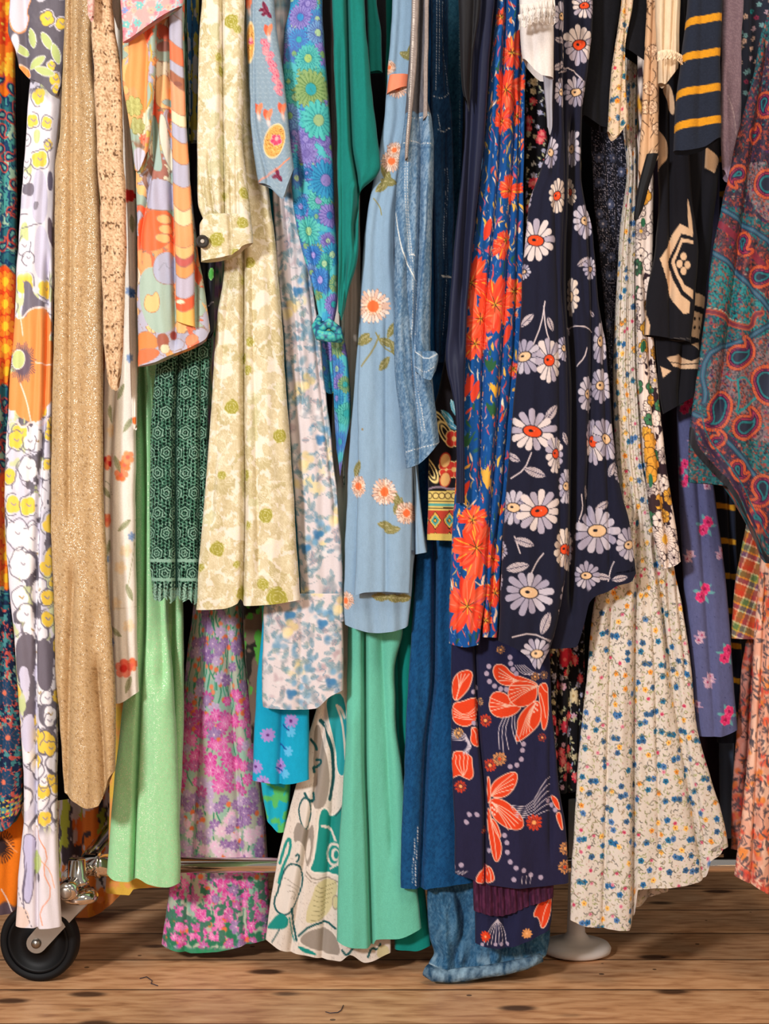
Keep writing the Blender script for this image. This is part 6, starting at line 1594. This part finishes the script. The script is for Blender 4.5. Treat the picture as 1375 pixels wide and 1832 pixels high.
for x, y, Yd in ((762, 1738, .0), (776, 1746, -.006), (800, 1750, -.004), (830, 1746, -.006), (862, 1742, -.003), (900, 1736, -.005), (940, 1727, -.002), (968, 1716, .004)): _tp.append(px(x, y - 3, Yd))
bm_obj('turned_up_hem', tube_mesh(_tp, [.0085, .0098, .0085, .0096, .008, .0088, .0078, .006], 18), M['hem_denim'], _j)
# hibiscus
oh = cloth('hibiscus_dress', -.076, [(T, 898), (0, 890), (100, 880), (200, 872), (300, 862), (400, 852), (500, 840), (600, 832), (800, 818), (950, 810), (1100, 804), (1158, 803)], [(T, 940), (0, 934), (100, 932), (250, 928), (400, 926), (600, 920), (800, 905), (900, 896), (1000, 880), (1158, 857)],
      [(0, 1152), (.5, 1158), (1, 1154)], pr_hibiscus, folds=((14, 3, [(0, 905), (300, 892), (600, 866), (850, 858)]), (14, 3, [(200, 922), (600, 900), (1000, 872)])), wav=(2.5, 2), seed=57, D=.026, res=1.7,
      label='blue dress with big orange hibiscus flowers left of the navy daisy dress', cat='dress')
cloth('pleat', -.066, [(T, 922), (300, 925), (600, 905), (850, 885), (1000, 868), (1140, 862)], [(T, 950), (0, 944), (300, 938), (600, 936), (800, 915), (1000, 898), (1140, 890)], [(0, 1140), (1, 1141)], pr_hibiscus, folds=((8, 3, [(300, 930), (1100, 878)]),), wav=(1.5, 1), seed=58, D=.015, res=1.7, parent=oh)
# lily
oll = cloth('lily_dress', -.045, [(T, 885), (1000, 870), (1120, 830), (1150, 808), (1300, 807), (1450, 812), (1590, 815)], [(T, 925), (900, 950), (1080, 980), (1250, 988), (1400, 1000), (1500, 1014), (1590, 1020)], [(0, 1566), (.16, 1576), (.2, 1582), (.6, 1588), (1, 1582)], pr_lilies,
      folds=((16, 3, [(1150, 850), (1300, 856), (1450, 868), (1580, 868)]), (9, 5, [(1350, 985), (1500, 985)]), (-5, 18, [(1200, 920), (1580, 930)])), wav=(3, 1.6), seed=59, fine=(1120, 1590), D=.022, res=1.8,
      label='navy dress with large orange lilies, maroon band and lower tier', cat='dress')
cloth('maroon_band', -.038, [(1540, 846), (1640, 848)], [(1540, 992), (1640, 990)], [(0, 1632), (.3, 1640), (.7, 1622), (1, 1608)], pr_maroon, 'silk', folds=tuple((5, 3, [(1570, x), (1640, x + 3)]) for x in range(858, 985, 11)), wav=(2, 3), seed=60, top=1545, D=.02, crump=4, parent=oll)
cloth('lower_tier', -.032, [(1580, 850), (1700, 850)], [(1580, 990), (1640, 988), (1700, 976)], [(0, 1690), (.35, 1698), (.7, 1686), (1, 1666)], pr_lily_tier, folds=((6, 6, [(1630, 900), (1690, 905)]),), wav=(3, 2), seed=61, top=1590, D=.02, res=1.8, parent=oll)
# daisies
odz = cloth('navy_daisy_dress', -.106, [(T, 980), (0, 984), (150, 992), (240, 985), (300, 968), (360, 948), (450, 938), (600, 930), (700, 922), (850, 908), (1000, 898), (1150, 893)], [(T, 1010), (0, 1010), (150, 1008), (300, 1012), (500, 1006), (650, 1016), (850, 1020), (1000, 1015), (1060, 1008), (1120, 998), (1190, 978)],
      [(0, 1148), (.3, 1160), (.6, 1178), (.82, 1200), (1, 1160)], daisy_front, folds=((8, 5, [(300, 990), (600, 1000), (1000, 1004)]), (-5, 16, [(500, 960), (1100, 940)])), wav=(2.5, 1.3), seed=62, D=.026, res=1.7,
      label='navy dress with large white daisies with orange centres, right of the hibiscus dress', cat='dress')
cloth('side_panel', -.08, [(T, 1000), (300, 1000), (600, 1004), (900, 1000), (1060, 992), (1160, 985)], [(T, 1062), (0, 1062), (100, 1056), (200, 1042), (300, 1040), (420, 1062), (520, 1070), (620, 1086), (750, 1096), (850, 1108), (950, 1130), (1040, 1142)],
      [(0, 1162), (.28, 1158), (.36, 1120), (.42, 1078), (.5, 1066), (.62, 1060), (.75, 1048), (.9, 1042), (1, 1026)], daisy_right, folds=((26, 5, [(250, 1022), (500, 1016), (700, 1026), (1060, 1022)]), (14, 4, [(300, 1048), (600, 1060), (900, 1050)]), (9, 5, [(600, 1080), (1000, 1092)])), wav=(2.5, 2), seed=63, D=.026, res=1.7, roll=.8, parent=odz)
ocu = cloth('lace_cuffed_blouse', -.134, [(T, 925), (0, 930), (60, 932), (130, 940)], [(T, 985), (0, 990), (60, 992), (135, 992)], [(0, 100), (.3, 122), (.6, 135), (1, 137)], pr_lacewhite, 'linen', folds=((5, 6, [(40, 950), (130, 958)]),), wav=(1.5, 1), seed=64, D=.026,
      label='white cuff with lace frills hanging in front of the navy daisy dress', cat='blouse')
def frill(name, Y, x0, x1, y0, parent, amp=6, h=26, seed=0, mat='linen', c='ddd5d0'):
    """a gathered lace frill: a strip waving in and out with a toothed edge"""
    n = 150; k = 9; co = []
    S_ = K * (2 + Y) / 2
    for j in range(k):
        for i in range(n):
            u = i / (n - 1); v = j / (k - 1)
            x = x0 + (x1 - x0) * u + 3 * math.sin(u * 37 + seed) * v
            y = y0 + v * h + (3.2 * abs(math.sin(u * 60)) if j == k - 1 else 0) + 5 * math.sin(u * 3.1 + seed)
            dy = -amp * v * (math.sin(u * 42 + seed) + .6 * math.sin(u * 77)) - 8 * v - 10 * math.sin(u * PI)
            co.append(((x - 687.5) * S_, Y + dy * K, CZ - (y - 916) * S_))
    idx = np.arange(n * k).reshape(k, n)
    q = np.stack([idx[:-1, :-1], idx[1:, :-1], idx[1:, 1:], idx[:-1, 1:]], -1).reshape(-1, 4)
    co = np.array(co); al = np.ones(len(co)); I, J = np.tile(np.arange(n), k), np.repeat(np.arange(k), n)
    al[((I // 2 + J) % 3 == 0) & (J > 2) & (J < k - 1)] = 0.0
    col = np.concatenate([np.tile(lin(hexc(c)), (len(co), 1)), al[:, None]], 1)
    return np_mesh(name, co, q, M['lace'], parent, col)
frill('lace_frill', -.145, 930, 992, 4, ocu, h=30, seed=1); frill('lace_frill', -.149, 926, 990, 22, ocu, h=26, seed=2)
cloth('chiffon_panel', -.12, [(110, 968), (150, 972), (235, 980)], [(110, 990), (150, 989), (240, 987)], [(0, 226), (.6, 240), (1, 224)], pr_greychiffon, 'sheer', wav=(1, 1), seed=65, D=.006, top=112, parent=ocu)
cloth('meadow_print_dress', -.035, [(T, 934), (250, 940)], [(T, 985), (120, 978), (280, 980), (420, 950)], [(0, 470), (1, 330)], pr_darkfloral, wav=(1.5, 1), seed=66, D=.016, label='black dress with tiny pale meadow flowers left of the daisy dress under the lace cuff', cat='dress')
cloth('rosebud_dress', -.004, [(T, 990), (1000, 986), (1150, 984), (1420, 980)], [(T, 1040), (1000, 1045), (1150, 1048), (1300, 1046), (1420, 1040)], [(0, 1416), (.5, 1420), (1, 1412)], pr_darkfloral, folds=((16, 3, [(1100, 1000), (1420, 996)]), (10, 3, [(1100, 1022), (1420, 1016)]), (8, 3, [(1150, 1038), (1420, 1034)])), wav=(2, 2), seed=67, fine=(1060, 1420), D=.026, res=1.6,
      label='black dress with red and cream flowers between the lily dress and the small flowered skirt', cat='dress')
# right half top
cloth('black_jacket', -.05, [(T, 1058), (0, 1058), (100, 1054), (160, 1046), (215, 1042)], [(T, 1112), (0, 1112), (100, 1098), (225, 1096)], [(0, 202), (.4, 218), (1, 232)], pr_charcoal, 'dull', folds=((7, 6, [(0, 1080), (200, 1075)]),), wav=(2, 1), seed=68, D=.03, res=3.5,
      label='black jacket sleeve left of the small beige flowered sleeve', cat='jacket')
cloth('black_knit_top', -.08, [(T, 1126), (0, 1124), (60, 1118), (100, 1116)], [(T, 1166), (0, 1164), (110, 1158)], [(0, 84), (.5, 98), (1, 112)], pr_charcoal, 'dull', wav=(1, 1), seed=69, D=.03, res=3.5, label='short black sleeve right of the small beige flowered sleeve', cat='top')
cloth('ditsy_blouse', -.095, [(T, 1118), (0, 1112), (80, 1101), (160, 1092), (245, 1088)], [(T, 1142), (0, 1134), (80, 1120), (160, 1122), (210, 1126), (245, 1118)], [(0, 232), (.3, 246), (.6, 240), (1, 214)], lambda p: (pr_ditsy(p), p.c.__imul__(np.array([1.0, .93, .84]))), folds=((7, 3, [(0, 1122), (220, 1110)]),), wav=(1, 1), seed=70, D=.02, res=1.5,
      label='narrow beige sleeve with tiny flowers hanging between two black sleeves', cat='blouse')
cloth('dotted_paisley_dress', -.02, [(T, 1062), (200, 1058), (350, 1064), (500, 1078), (650, 1090), (1000, 1100)], [(T, 1120), (200, 1126), (350, 1122), (500, 1115), (650, 1106), (1000, 1115)], [(0, 1000), (1, 1000)], pr_inkdots, folds=((8, 4, [(200, 1082), (600, 1098)]), (8, 4, [(200, 1104), (500, 1106)])), wav=(2, 1.5), seed=71, fine=(200, 700), D=.02, res=1.6,
      label='charcoal dress with dotted paisley scrolls under the black jacket sleeve', cat='dress')
odt = cloth('ditsy_dress', -.046, [(T, 1116), (100, 1118), (200, 1116), (300, 1124), (400, 1112), (500, 1106), (600, 1100), (700, 1098), (800, 1102), (900, 1106), (1000, 1080), (1100, 1062), (1200, 1052), (1300, 1042), (1400, 1034), (1500, 1027), (1600, 1022), (1665, 1020)],
      [(T, 1152), (100, 1146), (200, 1142), (300, 1140), (400, 1142), (550, 1144), (700, 1150), (800, 1156), (900, 1175), (1000, 1205), (1100, 1226), (1200, 1240), (1300, 1250), (1400, 1276), (1480, 1300), (1520, 1306), (1665, 1306)],
      [(0, 1650), (.12, 1660), (.36, 1664), (.4, 1640), (.42, 1592), (.55, 1590), (.8, 1580), (.85, 1572), (.88, 1542), (.94, 1530), (1, 1490)], pr_ditsy, 'cotton',
      folds=((18, 4, [(950, 1140), (1100, 1138), (1300, 1136), (1660, 1133)]), (13, 5, [(980, 1172), (1200, 1200), (1450, 1240), (1580, 1262)]), (8, 5, [(960, 1155), (1200, 1172), (1500, 1180)]), (9, 5, [(1100, 1095), (1650, 1080)]), (9, 4, [(1050, 1195), (1300, 1222), (1500, 1262)]), (-6, 13, [(1200, 1110), (1650, 1105)]), (7, 3, [(1060, 1185), (1180, 1195)]), (7, 3, [(1060, 1212), (1180, 1226)])),
      wav=(3, 3.3), seed=72, D=.024, res=1.6, label='long cream skirt with tiny blue and yellow flowers spreading above the floor', cat='dress')
cloth('back_hem', -.01, [(1500, 1128), (1628, 1124)], [(1500, 1210), (1600, 1196), (1628, 1164)], [(0, 1626), (.45, 1622), (.5, 1606), (1, 1596)], pr_ditsy, folds=((7, 5, [(1560, 1160), (1628, 1160)]),), wav=(3, 2), seed=73, top=1500, D=.02, parent=odt)
opk = cloth('peach_line_blouse', -.116, [(T, 1158), (0, 1158), (100, 1154), (200, 1150), (320, 1142), (400, 1140)], [(T, 1192), (0, 1190), (120, 1180), (280, 1180), (330, 1174), (400, 1166)], [(0, 300), (.4, 340), (.7, 300), (1, 276)], pr_peach, 'silk', folds=((6, 4, [(0, 1170), (300, 1160)]),), wav=(1.5, 1), seed=74, D=.018,
      label='peach blouse with brown line drawings beside the cream frilled cuff', cat='blouse')
cloth('black_tie_end', -.127, [(270, 1158), (340, 1140), (400, 1132)], [(270, 1180), (340, 1160), (400, 1142)], [(0, 384), (.5, 394), (1, 372)], pr_black, 'silk', wav=(1, 1), seed=75, top=274, D=.01, parent=opk)
cloth('ink_flower_dress', -.068, [(T, 1140), (340, 1142), (450, 1138), (600, 1140), (750, 1148), (850, 1156), (950, 1168), (1018, 1186)], [(T, 1172), (400, 1170), (550, 1168), (700, 1180), (850, 1196), (950, 1212), (1018, 1222)], [(0, 1018), (.5, 1014), (1, 1004)], pr_inkflowers, folds=((10, 3, [(500, 1152), (750, 1170), (1000, 1196)]),), wav=(1.5, 1.5), seed=76, fine=(330, 1018), D=.018, res=1.6,
      label='cream dress with black outlined flowers, some ochre, right of the small flowered dress', cat='dress')
oge = cloth('geometric_kimono', -.096, [(T, 1182), (200, 1178), (350, 1180), (450, 1172), (530, 1158), (612, 1153)], [(T, 1222), (200, 1232), (350, 1240), (450, 1252), (530, 1246), (612, 1238)], [(0, 598), (.5, 604), (1, 612)], pr_geo, folds=((10, 4, [(200, 1198), (600, 1200)]),), wav=(2, 1.2), seed=77, D=.022,
      label='black kimono sleeve with cream geometric shapes left of the paisley shawl', cat='kimono')
cloth('under_sleeve', -.072, [(T, 1200), (500, 1180), (600, 1175), (700, 1182), (745, 1190)], [(T, 1290), (250, 1290), (400, 1278), (550, 1262), (700, 1252), (745, 1248)], [(0, 740), (.3, 730), (1, 704)], pr_geo2, folds=((10, 5, [(300, 1258), (700, 1215)]),), wav=(2, 2), seed=78, fine=(100, 745), D=.02, parent=oge)
ocf = cloth('cream_silk_blouse', -.142, [(T, 1172), (0, 1174), (70, 1176), (110, 1180), (148, 1180)], [(T, 1222), (0, 1219), (100, 1217), (148, 1212)], [(0, 146), (.3, 150), (.6, 138), (1, 118)], pr_cream, 'silk', folds=((8, 3, [(0, 1190), (110, 1188)]), (8, 3, [(0, 1206), (110, 1200)])), wav=(2, 2), seed=79, D=.02,
      label='cream silk sleeve with a ruffled wrist left of the navy striped sleeve', cat='blouse')
frill('wrist_ruffle', -.152, 1176, 1222, 96, ocf, h=17, seed=4, c='ecd3b4', amp=4)
for q in ('_',):
    pass
ons = cloth('striped_rugby_shirt', -.165, [(T, 1240), (0, 1234), (100, 1222), (180, 1212), (265, 1208)], [(T, 1300), (0, 1295), (100, 1293), (265, 1293)], [(0, 266), (.15, 269), (.6, 262), (.9, 246), (1, 242)], pr_navystripe, 'dull', folds=((4, 8, [(0, 1256), (220, 1250)]),), wav=(1.5, 1), seed=80, D=.03, res=1.7,
      label='navy sleeve with four yellow stripes, top right of the rack', cat='shirt')
cloth('mauve_blouse', -.09, [(T, 1290), (0, 1294), (250, 1292), (320, 1296)], [(T, 1334), (0, 1332), (120, 1328), (220, 1328), (320, 1316)], [(0, 300), (.3, 318), (.7, 320), (1, 262)], pr_lavender, 'knit', folds=((5, 4, [(150, 1300), (300, 1304)]),), wav=(1, 1), seed=81, D=.022, label='dusty mauve ribbed sleeve right of the navy striped sleeve', cat='blouse')
cloth('blossom_print_blouse', -.07, [(T, 1326), (0, 1328), (200, 1322)], [(T, 1400), (300, 1400)], [(0, 300), (1, 320)], pr_shawl_top, folds=((10, 4, [(0, 1345), (300, 1342)]),), wav=(2, 1), seed=82, D=.02, label='dark sheer blouse with pale blossoms in the top right corner', cat='blouse')
cloth('rose_print_dress', -.03, [(T, 1240), (600, 1225), (720, 1214), (900, 1218), (1050, 1226), (1200, 1238), (1318, 1246)], [(T, 1290), (650, 1290), (800, 1272), (900, 1284), (1050, 1302), (1200, 1314), (1318, 1324)], [(0, 1318), (.5, 1318), (1, 1306)], pr_rosedress, folds=((6, 6, [(750, 1240), (1300, 1278)]), (-5, 12, [(800, 1255), (1300, 1290)])), wav=(2, 1.2), seed=83, fine=(650, 1318), D=.028,
      label='violet blue dress with small pink roses right of the cream flowered skirt', cat='dress')
cloth('navy_stripe_dress', .006, [(T, 1270), (880, 1262), (1300, 1285)], [(T, 1310), (300, 1310), (880, 1318), (1300, 1335)], [(0, 1330), (1, 1330)], pr_bstripe, folds=((10, 4, [(900, 1305), (1300, 1318)]),), wav=(1.5, 1.5), seed=84, fine=(270, 1330), D=.02, label='navy dress with thin yellow stripes in the gap right of the violet blue dress', cat='dress')
cloth('plaid_skirt', -.03, [(T, 1345), (900, 1342), (980, 1330), (1060, 1316), (1146, 1309)], [(T, 1400), (900, 1420), (1146, 1420)], [(0, 1143), (.4, 1144), (1, 1136)], pr_plaid, folds=((5, 8, [(950, 1355), (1140, 1345)]),), wav=(2, 1), seed=85, fine=(880, 1146), D=.022, label='red, green and yellow plaid cloth below the paisley shawl', cat='skirt')
cloth('coral_flower_skirt', -.062, [(T, 1400), (900, 1372), (1050, 1360), (1150, 1352), (1300, 1346), (1450, 1332), (1575, 1316)], [(T, 1450), (1640, 1450)], [(0, 1570), (.25, 1586), (.5, 1606), (1, 1640)], pr_coralfloral, 'sheer', folds=((14, 4, [(1050, 1372), (1600, 1345)]), (10, 4, [(1200, 1390), (1600, 1380)])), wav=(3, 2), seed=86, fine=(900, 1640), D=.026,
      label='coral and pale pink flowered sheer skirt at the right edge of the rack', cat='skirt')
cloth('muted_coral_dress', -.01, [(T, 1370), (1100, 1342), (1200, 1328), (1400, 1312), (1525, 1308)], [(T, 1420), (1525, 1420)], [(0, 1520), (.3, 1524), (1, 1524)], lambda p: (pr_coralfloral(p), p.c.__imul__(np.array([.78, .66, .68]))), 'sheer', folds=((8, 5, [(1100, 1352), (1500, 1330)]),), wav=(2, 1.5), seed=87, fine=(1080, 1525), D=.012,
      label='darker rose flowered sheer dress just left of the coral skirt', cat='dress')
osh = cloth('paisley_shawl', -.108, [(T, 1384), (0, 1378), (60, 1362), (150, 1345), (250, 1318), (350, 1296), (450, 1276), (560, 1262), (650, 1250), (740, 1238), (790, 1232), (1020, 1232)], [(T, 1460), (400, 1460), (1020, 1460)],
      [(0, 794), (.08, 818), (.17, 838), (.3, 872), (.42, 915), (.54, 965), (.62, 1008), (1, 1012)], pr_shawl, 'silk', folds=((12, 6, [(100, 1372), (400, 1330), (700, 1290)]), (7, 12, [(500, 1350), (900, 1345)]), (-6, 18, [(400, 1300), (750, 1262)])), wav=(4, 2.4), seed=88, D=.02, roll=.6,
      label='teal, plum and coral paisley shawl hanging down the right side', cat='shawl')
# added filler coats keep the gaps dark, around a flowered dress and plum coat
for i, (x0, x1, yb, mt, lab) in enumerate(((-60, 130, 1440, pr_black, 'black filler coat added to darken the gaps behind the gold dress'), (96, 262, 1420, pr_bigorange, 'orange, grey and lime flowered dress behind the castor of the rack'),
                                           (240, 420, 1520, pr_plum, 'dark plum filler coat added to darken the gaps behind the lace dress'), (425, 600, 1545, pr_black, 'black filler coat added to darken the gaps behind the cyan dress'),
                                           (600, 790, 1540, pr_charcoal, 'charcoal filler coat added to darken the gaps behind the teal blouse'), (780, 960, 1545, pr_black, 'black filler coat added to darken the gaps behind the navy drape'),
                                           (950, 1150, 1562, pr_charcoal, 'charcoal filler coat added to darken the gaps behind the rosebud dress'), (1140, 1320, 1535, pr_plum, 'dark plum long coat at the back, right of the cream flowered skirt'), (1300, 1460, 1545, pr_black, 'black filler coat added to darken the gaps behind the coral skirt'))):
    big = mt is pr_bigorange
    cloth('flowered_dress' if big else 'dark_backing_coat', .15 + .065 * (i % 2) if not big else .30, [(T, x0 + 10), (1400, x0 + 3), (1700, x0 + 2)], [(T, x1 - 10), (1400, x1 - 3), (1700, x1 - (40 if big else 0))], [(0, 1645), (.5, 1640), (1, 1580)] if big else [(0, yb), (1, yb - 8)],
          mt, 'cotton' if big else 'dull', folds=((14, 8, [(0, x0 + 50), (1600, x0 + 45)]), (14, 8, [(0, x0 + 95), (1600, x0 + 90)])), wav=(5, 3), seed=90 + i, fine=(1380, 1650) if big else (1600, 1601), D=.06, res=3,
          label=lab, cat='dress' if big else 'coat', group=None)
cloth('orange_hem_dress', .075, [(T, 200), (1500, 192), (1605, 186)], [(T, 270), (1500, 285), (1605, 296)], [(0, 1598), (.4, 1602), (.5, 1590), (1, 1588)], pr_orangehem, wav=(3, 2), seed=99, fine=(1500, 1605), D=.02, label='peach and yellow dress hem showing just below the mint dress', cat='dress')
cloth('grey_blue_dress', .05, [(T, 1286), (1300, 1288), (1520, 1290)], [(T, 1312), (1300, 1316), (1520, 1316)], [(0, 1500), (1, 1500)], pr_greyblue, wav=(1, 1), seed=100, fine=(1290, 1500), D=.02, res=3, label='plain grey blue dress in the gap below the violet blue rose dress', cat='dress')
